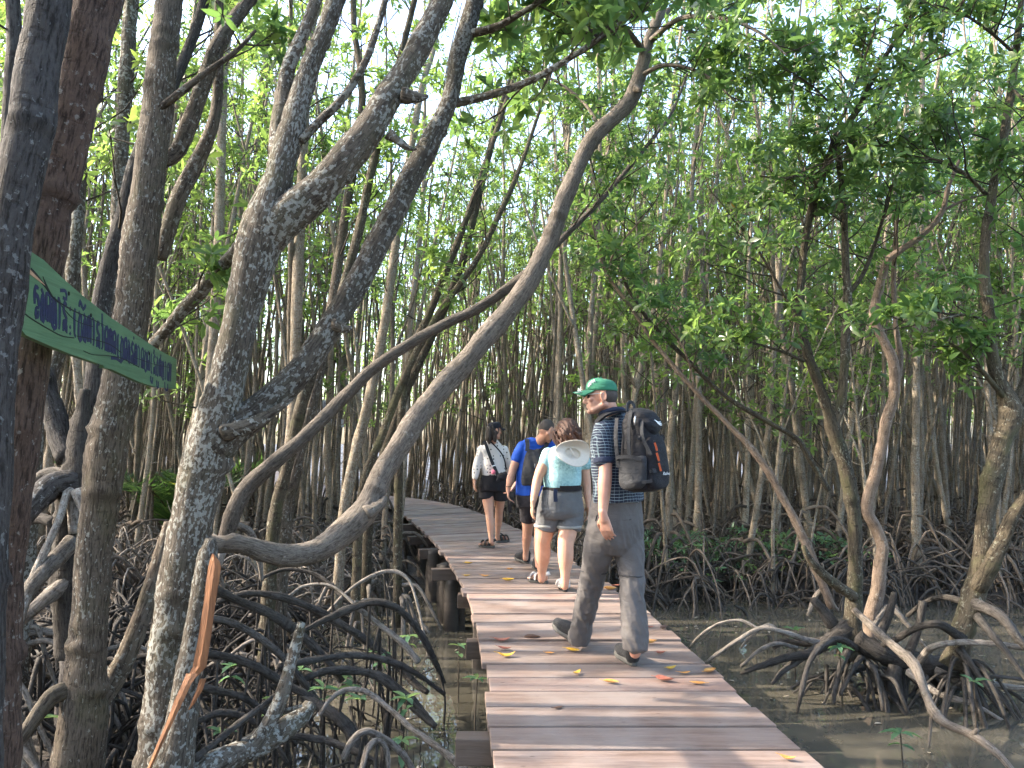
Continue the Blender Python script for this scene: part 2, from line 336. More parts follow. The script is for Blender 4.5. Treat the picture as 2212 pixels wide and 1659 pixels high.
# matched parameter by knot index keeps both edges abreast
KL = spline([(x, y, i) for i, (x, y) in enumerate(EDGE_L)], .02); KR = spline([(x, y, i) for i, (x, y) in enumerate(EDGE_R)], .02)
def edges(k):
    return np.array([np.interp(k, KL[:, 2], KL[:, 0]), np.interp(k, KL[:, 2], KL[:, 1])]), np.array([np.interp(k, KR[:, 2], KR[:, 0]), np.interp(k, KR[:, 2], KR[:, 1])])
def wood(name, lo, hi, grey):
    m, nt, b = mat(name); tc = N(nt, 'TexCoord'); v = tc.outputs['Object']; oi = N(nt, 'ObjectInfo')
    add = N(nt, 'VectorMath', operation='MULTIPLY_ADD'); nt.links.new(oi.outputs['Random'], add.inputs[0]); add.inputs[1].default_value = (17, 31, 7); nt.links.new(v, add.inputs[2]); v = add.outputs[0]
    g1 = noise(nt, vecmul(nt, v, (1.6, 26, 26)), 1, 6, .65, .6); g2 = noise(nt, vecmul(nt, v, (7, 120, 120)), 1, 3, .7); bl = noise(nt, v, 2.6, 4, .6)
    col = ramp(nt, [(.28, lo), (.74, hi)], g1).outputs[0]
    col = mix(nt, .5, col, ramp(nt, [(.35, (.5, .46, .44)), (.55, (1, 1, 1))], g2).outputs[0], 'MULTIPLY')
    col = mix(nt, ramp(nt, [(.42, (0, 0, 0)), (.66, (.75,) * 3)], bl).outputs[0], col, grey)
    vo = N(nt, 'TexVoronoi', Scale=4.2); nt.links.new(vecmul(nt, v, (1, 3, 1)), vo.inputs['Vector'])
    col = mix(nt, .8, col, ramp(nt, [(.035, (.25, .2, .17)), (.07, (1, 1, 1))], vo.outputs['Distance']).outputs[0], 'MULTIPLY')
    pale = ramp(nt, [(.69, (0, 0, 0)), (.76, (.5,) * 3)], noise(nt, v, 5.5, 5, .7)).outputs[0]; col = mix(nt, pale, col, (.50, .46, .45))
    hv = N(nt, 'HueSaturation'); nt.links.new(col, hv.inputs['Color']); nt.links.new(math_(nt, 'ADD', math_(nt, 'MULTIPLY', oi.outputs['Random'], .36), .82), hv.inputs['Value'])
    nt.links.new(hv.outputs[0], b.inputs['Base Color']); b.inputs['Roughness'].default_value = .62; b.inputs['Specular IOR Level'].default_value = .35
    bump(nt, b, math_(nt, 'ADD', g1, math_(nt, 'MULTIPLY', g2, .6)), .45, .006); return m
M['plank'] = wood('weathered_red_plank', (.12, .084, .068), (.272, .202, .172), (.228, .196, .182))
M['plank_red'] = wood('fresh_red_plank', (.17, .11, .09), (.31, .22, .19), (.27, .225, .205))
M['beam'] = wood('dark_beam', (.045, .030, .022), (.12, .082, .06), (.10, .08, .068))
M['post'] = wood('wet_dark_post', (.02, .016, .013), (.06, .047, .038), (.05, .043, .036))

bw = tag(empty('boardwalk', (.55, 4.5, 0)), 'curving boardwalk of weathered reddish planks on dark posts over muddy water', 'boardwalk')
def box_mesh(name, corners_top, z1, z0, jit=0., bev=.004, seed=0):
    """prism: top outline at z1 (list of xy), straight down to z0; softened edges"""
    bm = bmesh.new(); t = [bm.verts.new((x, y, z1)) for x, y in corners_top]; u = [bm.verts.new((x, y, z0)) for x, y in corners_top]
    bm.faces.new(t); bm.faces.new(u[::-1]); n = len(t)
    for i in range(n): bm.faces.new((t[i], u[i], u[(i + 1) % n], t[(i + 1) % n]))
    bmesh.ops.recalc_face_normals(bm, faces=bm.faces)
    if bev: bmesh.ops.bevel(bm, geom=bm.edges[:], offset=bev, segments=2, affect='EDGES', profile=.6)
    me = bpy.data.meshes.new(name); bm.to_mesh(me); bm.free(); return me
def oriented(name, me, mt, parent, ang, centre):
    """mesh in world coordinates -> object whose local X runs along the plank"""
    L = np.array(root_loc(parent)); me.transform(Matrix.Translation(-Vector(centre))); me.transform(Matrix.Rotation(-ang, 4, 'Z'))
    me.materials.append(mt); o = bpy.data.objects.new(name, me); link(o); o.parent = parent; o.location = np.array(centre) - L; o.rotation_euler = (0, 0, ang); return o
g = np.random.default_rng(5)
# plank boundaries by arc length of the middle line
kk = np.linspace(0, len(EDGE_L) - 1, 4000); mid = np.array([(edges(q)[0] + edges(q)[1]) / 2 for q in kk]); sl = np.concatenate([[0], np.cumsum(np.linalg.norm(np.diff(mid, axis=0), axis=1))])
S0 = float(np.interp(2, kk, sl)); pos, s = [], S0 - .3 - .28 * 20
while s < sl[-1] - .4:
    wdt = g.uniform(.255, .30) if s < 30 else .4
    pos.append((s, s + wdt - g.uniform(.014, .026))); s += wdt
npl = 0; rest = bmesh.new()
for i, (s0, s1) in enumerate(pos):
    k0, k1 = np.interp(s0, sl, kk), np.interp(s1, sl, kk); (l0, r0), (l1, r1) = edges(k0), edges(k1)
    ax = (r0 - l0) / np.linalg.norm(r0 - l0); el, er = g.normal(0, .012), g.normal(0, .014)
    if i % 7 == 3: el -= .02
    tz = g.uniform(-.004, .004) + (.012 if i == 36 else 0); s0 -= S0
    cs = [l0 + ax * el, r0 + ax * er, r1 + ax * er, l1 + ax * el]
    me = box_mesh('plank', cs, 0.0 + tz, -.042 + tz, bev=.005); c = np.array([*np.mean(cs, 0), -.02]); npl += 1
    if s0 < -.35 or s0 > 25.5: rest.from_mesh(me); continue
    oriented('plank', me, M['plank_red'] if (s0 > 17 and i % 2) or i % 9 == 5 else M['plank'], bw, math.atan2(ax[1], ax[0]), c)
me = bpy.data.meshes.new('planks'); rest.to_mesh(me); rest.free(); tag(put('planks', me, M['plank'], bw), None, None, None, 'stuff')
# bearers across, stringers along, posts below
def bearer(s0, over_l=.17, over_r=.02, h=.13, wd=.115):
    k0 = np.interp(s0 + S0, sl, kk); l, r = edges(k0); ax = (r - l) / np.linalg.norm(r - l); nn = np.array([-ax[1], ax[0]]); l = l - ax * over_l; r = r + ax * over_r
    cs = [l - nn * wd / 2, r - nn * wd / 2, r + nn * wd / 2, l + nn * wd / 2]
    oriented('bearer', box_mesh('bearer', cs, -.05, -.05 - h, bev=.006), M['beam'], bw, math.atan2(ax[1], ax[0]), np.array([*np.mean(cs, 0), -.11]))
    return l, r, ax
def post(x, y, rad=.075, z1=-.06, z0=-1.15, sq=False):
    if sq:
        me = box_mesh('post', [(x - rad, y - rad), (x + rad, y - rad), (x + rad, y + rad), (x - rad, y + rad)], z1, z0, bev=.006)
    else:
        b_ = MB(); tube(b_, [(x, y, z0, rad), (x + .01, y, (z0 + z1) / 2, rad * .95), (x, y + .01, z1, rad * .92)], ns=12, step=.05, rough=.07); me = b_.mesh('post')
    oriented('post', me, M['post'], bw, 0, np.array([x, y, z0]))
for s0, ol in ((-4.6, .05), (-2.8, .05), (-.9, .05), (.9, .05), (2.42, .17), (4.28, .10), (6.0, .06), (7.55, .22), (9.35, .24), (10.9, .26), (12.6, .25), (14.6, .1), (16.5, .1), (18.4, .05), (20.6, .05), (23, .05), (25.5, .05)):
    l, r, ax = bearer(s0, ol)
    if s0 < 20: post(*(l + ax * .22), rad=.07 if s0 < 6 else .09, z1=-.18); post(*(r - ax * .12), rad=.07, z1=-.18)
for s0, dx in ((7.75, .0), (9.1, -.03)):
    k0 = np.interp(s0 + S0, sl, kk); l, r = edges(k0); post(l[0] - .06 + dx, l[1] + .2, .11, -.02 - .05); post(l[0] + .14, l[1] - .12, .06, -.19, sq=True)
for f in (.22, .78):
    b_ = []
    for s0 in np.arange(-5.4, 24, .8):
        l, r = edges(np.interp(s0 + S0, sl, kk)); b_.append((*(l * (1 - f) + r * f), -.044 - .0))
    b_ = np.array(b_); dirs = np.gradient(b_[:, :2], axis=0); nn = np.stack([-dirs[:, 1], dirs[:, 0]], 1); nn /= np.linalg.norm(nn, axis=1)[:, None]
    q_ = MB(); V = []
    for c0, n0 in zip(b_, nn):
        for s1, z in ((-.03, -.0465), (.03, -.0465), (.03, -.1), (-.03, -.1)): V.append((c0[0] + n0[0] * s1, c0[1] + n0[1] * s1, z + .0))
    m_ = len(b_); F = [(4 * i + j, 4 * i + (j + 1) % 4, 4 * i + 4 + (j + 1) % 4, 4 * i + 4 + j) for i in range(m_ - 1) for j in range(4)] + [(3, 2, 1, 0), tuple(4 * m_ - 4 + j for j in range(4))]
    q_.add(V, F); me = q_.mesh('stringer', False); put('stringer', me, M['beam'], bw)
# ------------------------------------------------------------------ tree building
def extend(q, H, g, taper=.35):
    """carry a limb on beyond its last point, bending upright, to height H"""
    p, r = q[-1, :3], q[-1, 3]; d = unit(q[-1, :3] - q[-2, :3]); out = [q]; n = max(2, int((H - p[2]) / .5)); L = max(.3, (H - p[2])) / n
    for i in range(n):
        d = unit(d + np.array([0, 0, .16]) + g.normal(0, .09, 3)); p = p + d * L; r = max(.008, r * (1 - (1 - taper) / n)); out.append(np.array([[*p, r]]))
    return np.vstack(out)

def twigs(wood_mb, leaf_mb, poly, g, n, length=(.5, 1.2), start=.3, end=1., rad=.008, sub=2, up=.35, rl=5, leafL=.115, leafW=.042, nleaf=7, ns=4, spread_dir=None, out_bias=1.):
    """side branches with sub twigs along poly (rows xyz+radius); leaf whorls on their outer parts"""
    c = poly[:, :3]; s = np.concatenate([[0], np.cumsum(np.linalg.norm(np.diff(c, axis=0), axis=1))]); C, A = [], []
    for i in range(n):
        f = start + (end - start) * (i + g.random()) / n; x = f * s[-1]; p = np.array([np.interp(x, s, c[:, k]) for k in range(3)])
        tz = np.array([np.interp(min(x + .05, s[-1]), s, c[:, k]) - np.interp(max(x - .05, 0), s, c[:, k]) for k in range(3)])
        a = g.uniform(0, 6.283); h = np.array([math.cos(a), math.sin(a), 0])
        if spread_dir is not None: h = unit(h * .8 + spread_dir)
        d = unit(h * out_bias + np.array([0, 0, g.normal(up, .25)]) + unit(tz) * .3); L = g.uniform(*length) * (1.15 - .5 * f); r0 = min(rad * (.6 + L * .6), np.interp(x, s, poly[:, 3]) * .8)
        pts = [p]; q = p
        for k in range(4):
            d = unit(d + g.normal(0, .16, 3) + np.array([0, 0, .09])); q = q + d * L / 4; pts.append(q)
        pts = np.array(pts); tube(wood_mb, np.column_stack([pts, np.linspace(r0, r0 * .35, 5)]), ns=ns, step=.14, rough=.05, cap=False, seed=int(g.integers(1 << 30)))
        C.append(pts[-1]); A.append(d)
        for k in range(sub * 3):
            f2 = g.uniform(.3, 1.); e = pts[0] * 0 + np.array([np.interp(f2, np.linspace(0, 1, 5), pts[:, j]) for j in range(3)])
            d2 = unit(d * .7 + g.normal(0, .55, 3) + np.array([0, 0, .25])); l2 = L * g.uniform(.15, .42)
            e2 = e + d2 * l2 * .5; e3 = e2 + unit(d2 + np.array([0, 0, .35])) * l2 * .5
            if k < sub * 2: tube(wood_mb, np.column_stack([np.array([e, e2, e3]), [r0 * .4, r0 * .3, r0 * .22]]), ns=3, step=.2, rough=0, cap=False, seed=1)
            C.append(e3); A.append(unit(e3 - e2))
    if C:
        rosettes(leaf_mb, np.array(C), np.array(A), g, nleaf, leafL, leafW)

def stilt(mb, base, g, ang, reach, top, ns=6, r=.022, zend=None, sag=.0, step=.09, twin=False):
    """arching prop root from height top above base out to reach along ang"""
    x, y, z = base; h = np.array([math.cos(ang), math.sin(ang)]); side = np.array([-h[1], h[0]]) * g.normal(0, .12) * reach
    ex, ey = x + h[0] * reach + side[0], y + h[1] * reach + side[1]; ze = (float(mudz(ex, ey)) - .06) if zend is None else zend
    pk = g.uniform(.45, .68); lift = g.uniform(.0, .16) * reach
    pts = [(x, y, z + top, r * 1.3), (x + h[0] * reach * pk * .5 + side[0] * .2, y + h[1] * reach * pk * .5 + side[1] * .2, z + top * .98 + lift * .6, r * 1.1),
           (x + h[0] * reach * pk + side[0] * .5, y + h[1] * reach * pk + side[1] * .5, (z + top) * .62 + ze * .38 + lift, r),
           (x + h[0] * reach * .9 + side[0] * .9, y + h[1] * reach * .9 + side[1] * .9, (z + top) * .18 + ze * .82, r * .9), (ex, ey, ze, r * .75)]
    tube(mb, pts, ns=ns, step=step, rough=.07, knots=.6, cap=False, seed=int(g.integers(1 << 30)))
    return pts

def hero(name, label, trunk, limbs=(), bark='bark_brown', cat='tree', H=None, crown=None, ns=18, knots=1.6, step=.045, stubs=(), roots=(), root_mat='root', rough=.055, leafm='leaf_near', seed=1, group=None, thin=.82):
    """one tree from picture measurements: each row (u, v, depth, width)"""
    g = np.random.default_rng(seed); q = px(trunk, thin); z0 = q[0, :3].copy()
    t = tag(empty(name, z0), label, cat, group); mb = MB(); q0 = extend(q, H, g) if H else q
    tube(mb, q0, ns=ns, step=step, rough=rough, knots=knots, seed=seed)
    for rows in stubs:                                     # broken branch collars grown into the trunk
        tube(mb, px(rows, .74 * thin), ns=9, step=.02, rough=.18, seed=seed + 7)
    put('trunk', mb.mesh('trunk'), M[bark], t)
    polys = [q0]
    for i, L in enumerate(limbs):
        hh = None
        if isinstance(L, tuple): L, hh = L
        p = px(L, thin); p = extend(p, hh, g) if hh else p; b_ = MB(); tube(b_, p, ns=max(8, ns - 4), step=step, rough=rough, knots=knots, seed=seed + i + 20)
        put('limb', b_.mesh('limb'), M[bark], t); polys.append(p)
    for rows in roots:
        b_ = MB(); tube(b_, px(rows, .72), ns=9, step=.035, rough=.13, knots=2.5, seed=seed + 50); put('prop_root', b_.mesh('prop_root'), M[root_mat], t)
    if crown:
        wm, lm = MB(), MB()
        for k, kw in crown:
            twigs(wm, lm, polys[k], g, **kw)
        if wm.n: put('twig_sprays', wm.mesh('twig_sprays'), M['twig'], t)
        if lm.n: put('crown', lm.mesh('crown'), M[leafm], t)
    return t, polys

# ------------------------------------------------------------------ the big trees at the left
UPC = dict(length=(.7, 1.5), start=.62, end=1., sub=2, up=.3)
hero('mangrove_tree', 'dark grey trunk at the left edge that the green sign board is nailed to',
     [(-70, 2150, 2.3, 120), (-55, 1659, 2.3, 105), (-30, 1150, 2.32, 95), (-12, 800, 2.34, 92), (6, 640, 2.35, 90), (28, 470, 2.36, 94), (58, 310, 2.38, 98), (84, 150, 2.42, 94), (108, 0, 2.45, 96), (140, -200, 2.55, 88)],
     bark='bark_dark', thin=.93, H=7.5, ns=26, step=.03, knots=3.5, crown=[(0, dict(UPC, n=22))], seed=3)
hero('mangrove_tree', 'reddish-brown trunk flecked with pale lichen behind the sign-bearing trunk',
     [(-40, 2050, 2.75, 120), (-8, 1659, 2.75, 95), (5, 1250, 2.75, 86), (36, 1000, 2.75, 86), (55, 840, 2.75, 90), (78, 620, 2.75, 96), (104, 450, 2.76, 104), (150, 250, 2.8, 112), (200, 20, 2.85, 118), (250, -220, 2.95, 110)],
     bark='bark_red', thin=.93, H=7.8, ns=26, step=.03, knots=3, crown=[(0, dict(UPC, n=22))], seed=4)
hero('mangrove_tree', 'tall brown trunk with ring scars standing behind the far end of the green sign',
     [(110, 2050, 4.25, 190), (165, 1659, 4.2, 140), (186, 1450, 4.2, 104), (203, 1200, 4.2, 92), (216, 1080, 4.2, 98), (228, 1000, 4.2, 112), (240, 930, 4.2, 108), (262, 820, 4.22, 98), (288, 650, 4.25, 96), (304, 520, 4.28, 96), (322, 380, 4.3, 86), (338, 250, 4.35, 84), (352, 120, 4.4, 80), (366, 0, 4.5, 72), (390, -200, 4.6, 66)],
     limbs=[([(330, 350, 4.42, 50), (380, 330, 4.5, 44), (415, 250, 4.55, 48), (450, 150, 4.6, 46), (480, 80, 4.65, 42), (545, -10, 4.8, 38)], 7.0),
            [(345, 235, 4.3, 20), (390, 200, 4.28, 22), (440, 160, 4.3, 18), (510, 110, 4.35, 14), (552, 66, 4.4, 9)],
            ([(345, 560, 4.65, 36), (385, 430, 4.65, 44), (420, 360, 4.7, 46), (455, 285, 4.7, 36), (470, 200, 4.75, 30)], 6),
            [(172, 1560, 4.3, 70), (228, 1490, 4.36, 62), (262, 1440, 4.4, 54), (292, 1370, 4.42, 52), (325, 1280, 4.5, 48), (372, 1130, 4.6, 40)],
            [(180, 1480, 4.2, 50), (120, 1500, 4.1, 46), (90, 1530, 4.05, 40), (40, 1600, 3.95, 34), (-10, 1640, 3.9, 30)]],
     bark='bark_brown', thin=.77, H=8.5, ns=26, step=.03, knots=3.5, crown=[(0, dict(UPC, n=24)), (1, dict(UPC, n=14, start=.4)), (2, dict(n=3, length=(.3, .6), start=.5))], seed=5)
hero('mangrove_tree', 'large lichen-spotted mangrove with three spreading limbs beside the splintered branch',
     [(300, 2100, 4.0, 180), (345, 1659, 4.0, 128), (362, 1480, 4.0, 124), (385, 1320, 4.0, 122), (402, 1200, 4.0, 118), (425, 1080, 4.0, 120), (452, 970, 4.0, 128), (478, 870, 4.0, 110), (502, 770, 4.0, 98), (525, 670, 4.0, 98), (550, 570, 4.0, 112), (570, 490, 4.0, 128), (592, 415, 4.0, 90), (618, 320, 4.05, 76), (640, 240, 4.1, 66), (668, 150, 4.15, 58), (705, 60, 4.2, 52), (742, -30, 4.3, 48)],
     limbs=[([(568, 510, 4.0, 120), (625, 462, 4.0, 112), (690, 408, 4.0, 98), (760, 330, 4.0, 92), (822, 240, 4.05, 82), (868, 165, 4.1, 72), (912, 90, 4.15, 68), (955, 0, 4.2, 62), (1000, -120, 4.3, 56)], 7.5),
            ([(462, 965, 4.0, 110), (500, 930, 4.02, 90), (560, 886, 4.06, 82), (640, 810, 4.12, 78), (715, 705, 4.2, 74), (775, 605, 4.3, 70), (830, 500, 4.4, 66), (880, 400, 4.5, 62), (930, 305, 4.6, 60), (972, 215, 4.7, 52), (988, 130, 4.8, 50), (1012, 50, 4.9, 50), (1040, -60, 5, 44)], 7.5),
            ([(974, 226, 4.72, 24), (1040, 210, 4.7, 24), (1120, 185, 4.65, 21), (1200, 145, 4.6, 18), (1290, 85, 4.6, 15), (1390, 12, 4.6, 12), (1470, -70, 4.6, 10)], None),
            ([(1000, 76, 4.88, 24), (1060, 62, 4.8, 22), (1100, 44, 4.75, 18), (1150, 14, 4.7, 16), (1230, -30, 4.7, 12)], None),
            ([(606, 380, 4.0, 50), (600, 300, 4.1, 48), (612, 200, 4.2, 44), (625, 140, 4.25, 40), (660, 60, 4.3, 36), (690, -20, 4.4, 34)], 7),
            ([(650, 305, 4.05, 26), (690, 262, 4.05, 25), (740, 212, 4.05, 24), (786, 140, 4.05, 22), (812, 70, 4.08, 20), (832, 0, 4.1, 17), (850, -70, 4.2, 14)], 6),
            [(330, 745, 4.6, 30), (392, 675, 4.5, 36), (440, 620, 4.4, 38), (492, 560, 4.3, 34), (538, 512, 4.15, 34)]],
     bark='bark_lichen', thin=.77, ns=30, step=.03, knots=3.5, H=7.5, seed=6,
     crown=[(0, dict(UPC, n=22, start=.72)), (1, dict(UPC, n=20, start=.6)), (2, dict(UPC, n=20, start=.62)),
            (3, dict(n=16, length=(.4, .8), start=.3, leafL=.15, leafW=.055, up=-.12)), (4, dict(n=10, length=(.35, .7), start=.3, leafL=.15, leafW=.055, up=-.15)), (5, dict(UPC, n=10, start=.6)), (6, dict(n=6, length=(.3, .6), start=.4)), (7, dict(n=7, length=(.3, .55), start=0, end=.8))],
     stubs=[[(480, 935, 3.92, 60), (540, 918, 3.94, 56), (590, 890, 3.97, 36), (632, 862, 4.0, 14)], [(868, 205, 4.02, 60), (905, 212, 4.03, 36), (925, 208, 4.03, 14)], [(840, 290, 4.0, 40), (880, 320, 4.0, 22), (900, 322, 4.0, 8)], [(720, 700, 4.15, 50), (752, 712, 4.14, 26), (760, 706, 4.14, 10)]])
# curved trunk that lies out over the water and rises across the walk
hero('leaning_trunk', 'smooth grey trunk lying out over the water and curving up across the boardwalk',
     [(452, 1168, 5.25, 44), (466, 1176, 5.25, 50), (515, 1174, 5.3, 50), (568, 1190, 5.4, 56), (620, 1202, 5.5, 62), (680, 1190, 5.65, 68), (738, 1152, 5.8, 72), (785, 1108, 5.9, 76), (806, 1068, 6.0, 66), (835, 1008, 6.1, 62), (900, 906, 6.3, 64), (960, 832, 6.45, 62), (1030, 752, 6.6, 60), (1100, 668, 6.75, 58), (1150, 595, 6.85, 54), (1188, 515, 6.95, 50), (1215, 440, 7.0, 50), (1245, 370, 7.05, 46), (1280, 298, 7.1, 46), (1325, 256, 7.15, 46), (1362, 216, 7.2, 44), (1382, 160, 7.25, 40), (1398, 100, 7.3, 34), (1420, 40, 7.35, 30), (1440, -20, 7.4, 28)],
     bark='bark_smooth', thin=.77, ns=26, step=.035, knots=2.2, rough=.06, H=8.0, seed=8, cat='tree',
     limbs=[[(1392, 115, 7.28, 18), (1350, 60, 6.9, 14), (1290, 20, 6.5, 11), (1210, 10, 6.2, 8), (1120, 30, 6.0, 5)], [(1402, 90, 7.3, 18), (1470, 40, 6.9, 14), (1560, 40, 6.5, 11), (1640, 70, 6.2, 8), (1700, 120, 6.0, 5)], [(1380, 165, 7.25, 14), (1440, 140, 7.0, 11), (1520, 160, 6.8, 8), (1590, 220, 6.6, 5)], [(1300, 285, 7.12, 12), (1260, 220, 7.3, 9), (1190, 170, 7.5, 7), (1120, 150, 7.7, 5)], [(1415, 50, 7.35, 16), (1500, -20, 7.8, 12), (1620, -40, 8.2, 9), (1740, -20, 8.6, 6)]],
     crown=[(0, dict(UPC, n=26, start=.66, length=(.6, 1.2))), (1, dict(n=15, start=.1, length=(.35, .75), up=-.05, leafL=.13, leafW=.05)), (2, dict(n=16, start=.1, length=(.35, .75), up=-.05, leafL=.13, leafW=.05)), (3, dict(n=12, start=.2, length=(.3, .7), up=0)), (4, dict(n=12, start=.2, length=(.3, .7), up=.1)), (5, dict(n=16, start=.15, length=(.4, .9), up=-.1))],
     stubs=[[(790, 1110, 5.84, 60), (822, 1090, 5.9, 40), (832, 1076, 5.95, 24)], [(1372, 190, 7.1, 30), (1384, 196, 7.06, 18)]])
hero('slanting_tree', 'thin brown trunk slanting up to the right beneath the curving grey trunk',
     [(486, 1180, 6.2, 44), (494, 1145, 6.2, 42), (508, 1100, 6.2, 44), (535, 1052, 6.25, 44), (590, 1000, 6.3, 40), (650, 950, 6.4, 36), (720, 882, 6.55, 34), (800, 802, 6.7, 31), (870, 752, 6.8, 29), (950, 705, 6.95, 27), (1020, 672, 7.05, 27), (1090, 628, 7.15, 26), (1140, 588, 7.2, 24), (1185, 545, 7.3, 18), (1230, 500, 7.4, 16), (1300, 430, 7.6, 14)],
     bark='bark_smooth', ns=16, step=.05, knots=1.5, H=6.0, seed=9, crown=[(0, dict(n=18, start=.62, length=(.5, 1.0)))],
     roots=[[(492, 1160, 6.2, 30), (478, 1200, 6.15, 22), (460, 1250, 6.1, 18), (452, 1300, 6.1, 14)], [(500, 1130, 6.2, 26), (540, 1150, 6.3, 20), (560, 1210, 6.35, 16), (566, 1255, 6.35, 12)]])
# splintered branch: grey bark with the split face of raw orange wood
sb = tag(empty('splintered_branch', P(330, 1700, 3.72)), 'splintered branch with raw orange wood hanging beside the lichen-spotted trunk', 'branch')
mb = MB(); tube(mb, px([(456, 1165, 3.84, 22), (448, 1210, 3.84, 44), (436, 1300, 3.82, 50), (418, 1400, 3.8, 50), (402, 1480, 3.78, 56), (392, 1560, 3.76, 72), (372, 1659, 3.74, 90), (340, 1800, 3.72, 100)]), ns=16, step=.03, rough=.07, knots=2); put('bark', mb.mesh('bark'), M['bark_lichen'], sb)
m, nt, b = mat('raw_split_wood'); tc = N(nt, 'TexCoord'); v = tc.outputs['Object']
c = ramp(nt, [(.3, (.12, .046, .017)), (.7, (.27, .112, .042))], noise(nt, vecmul(nt, v, (40, 40, 4)), 1, 5, .6)).outputs[0]
c = mix(nt, 1., c, ramp(nt, [(.27, (.25, .15, .1)), (.36, (1, 1, 1))], noise(nt, vecmul(nt, v, (30, 30, 3)), 1, 3, .6)).outputs[0], 'MULTIPLY')
nt.links.new(c, b.inputs['Base Color']); b.inputs['Roughness'].default_value = .75; bump(nt, b, noise(nt, vecmul(nt, v, (90, 90, 6)), 1, 4, .6), .7, .01); M['raw'] = m
def strip(rows, thick, mt, parent, name):
    """splinter: rows of (u_left, u_right, v, d)"""
    V = []
    for ul, ur, v_, d in rows: V += [P(ul, v_, d), P((ul + ur) / 2, v_, d - thick * .8), P(ur, v_, d), P((ul + ur) / 2, v_, d + thick)]
    n = len(rows); F = [(4 * i + j, 4 * i + (j + 1) % 4, 4 * i + 4 + (j + 1) % 4, 4 * i + 4 + j) for i in range(n - 1) for j in range(4)] + [(3, 2, 1, 0), tuple(4 * n - 4 + j for j in range(4))]
    q_ = MB(); q_.add(V, F); return put(name, q_.mesh(name, False), mt, parent)
strip([(458, 462, 1196, 3.80), (452, 474, 1212, 3.79), (450, 478, 1224, 3.785), (446, 474, 1250, 3.775), (440, 466, 1300, 3.765), (428, 455, 1380, 3.75), (416, 446, 1440, 3.74), (404, 426, 1462, 3.73)], .012, M['raw'], sb, 'split_face')
strip([(402, 428, 1455, 3.70), (392, 412, 1480, 3.66), (378, 398, 1510, 3.63), (360, 374, 1560, 3.6), (338, 350, 1610, 3.58), (322, 332, 1650, 3.57), (300, 308, 1700, 3.56)], .008, M['raw'], sb, 'splinter')
strip([(432, 446, 1466, 3.74), (424, 438, 1490, 3.73), (412, 420, 1520, 3.72), (406, 409, 1534, 3.72)], .006, M['raw'], sb, 'splinter')

# slimmer trunks among and behind the big left trees
slim_left = [
 ('slim mottled trunk left of the tall ring-scarred trunk, rising behind the sign', [(222, 1150, 5.8, 34), (236, 900, 5.8, 36), (250, 620, 5.8, 42), (256, 480, 5.8, 40), (262, 330, 5.85, 36), (276, 120, 5.9, 38), (284, 0, 6, 36), (300, -200, 6.1, 30)], 'bark_lichen'),
 ('dark trunk at the upper left corner behind the sign-bearing trunk', [(-20, 700, 4.2, 40), (10, 420, 4.2, 36), (24, 200, 4.2, 38), (30, 60, 4.25, 36), (20, -80, 4.3, 34)], 'bark_dark'),
 ('knobbly dark trunk seen under the middle of the green sign', [(190, 1130, 5.2, 64), (196, 960, 5.2, 60), (206, 840, 5.2, 54), (225, 620, 5.25, 44), (262, 480, 5.3, 40), (300, 330, 5.4, 34)], 'bark_dark'),
 ('grey branching trunk between the sign and the dark hollow stump', [(70, 1000, 5.6, 44), (80, 900, 5.6, 42), (112, 800, 5.6, 40), (150, 690, 5.6, 36), (160, 560, 5.6, 34), (172, 400, 5.7, 34)], 'bark_lichen'),
 ('straight slim trunk just right of the sign tip', [(440, 1020, 8.5, 24), (452, 850, 8.5, 26), (468, 620, 8.5, 25), (476, 400, 8.6, 24), (484, 100, 8.8, 22), (490, -100, 9, 20)], 'bark_slim'),
 ('slim trunk in the fork between the lichen-spotted trunk and its long limb', [(618, 1080, 8.0, 26), (634, 860, 8.0, 28), (642, 640, 8.0, 30), (650, 420, 8.1, 26), (668, 100, 8.3, 22)], 'bark_slim'),
 ('dark slanting trunk crossing behind the long limb of the lichen-spotted tree', [(590, 1150, 7.2, 34), (620, 1010, 7.2, 30), (655, 860, 7.2, 32), (690, 760, 7.25, 26), (720, 690, 7.3, 24), (770, 520, 7.4, 24), (800, 380, 7.5, 22), (850, 180, 7.7, 18)], 'bark_olive'),
 ('forked brown trunk rooted left of where the grey trunk bends upward', [(612, 1130, 7.6, 42), (632, 1040, 7.6, 38), (650, 960, 7.6, 32), (690, 800, 7.7, 28), (720, 640, 7.8, 26), (745, 470, 7.9, 24), (780, 250, 8.1, 20)], 'bark_brown'),
 ('straight trunk with broken pale top in front of the far planks', [(735, 1200, 9.5, 26), (745, 1090, 9.5, 28), (770, 970, 9.5, 28), (800, 850, 9.5, 26), (830, 700, 9.6, 24), (862, 480, 9.8, 22), (900, 250, 10, 18)], 'bark_slim'),
 ('slanting olive trunk just left of the rising grey trunk', [(800, 1090, 9.8, 24), (838, 960, 9.8, 24), (880, 840, 9.9, 22), (945, 700, 10, 22), (1000, 560, 10, 20), (1040, 400, 10.2, 18), (1080, 240, 10.4, 16)], 'bark_olive'),
 ('thin dark leaning trunk that crosses behind the slanting brown trunk', [(870, 860, 9.2, 20), (935, 660, 9.2, 20), (990, 520, 9.2, 18), (1040, 380, 9.3, 16), (1100, 200, 9.5, 13)], 'bark_olive'),
 ('dark leaning trunk with a bare upper fork left of the rising grey trunk', [(780, 1080, 8.6, 22), (830, 930, 8.6, 20), (880, 800, 8.6, 20), (940, 690, 8.6, 18), (1030, 560, 8.7, 16), (1085, 450, 8.8, 14), (1122, 365, 8.9, 12), (1165, 240, 9, 9), (1195, 140, 9, 6)], 'bark_olive'),
]
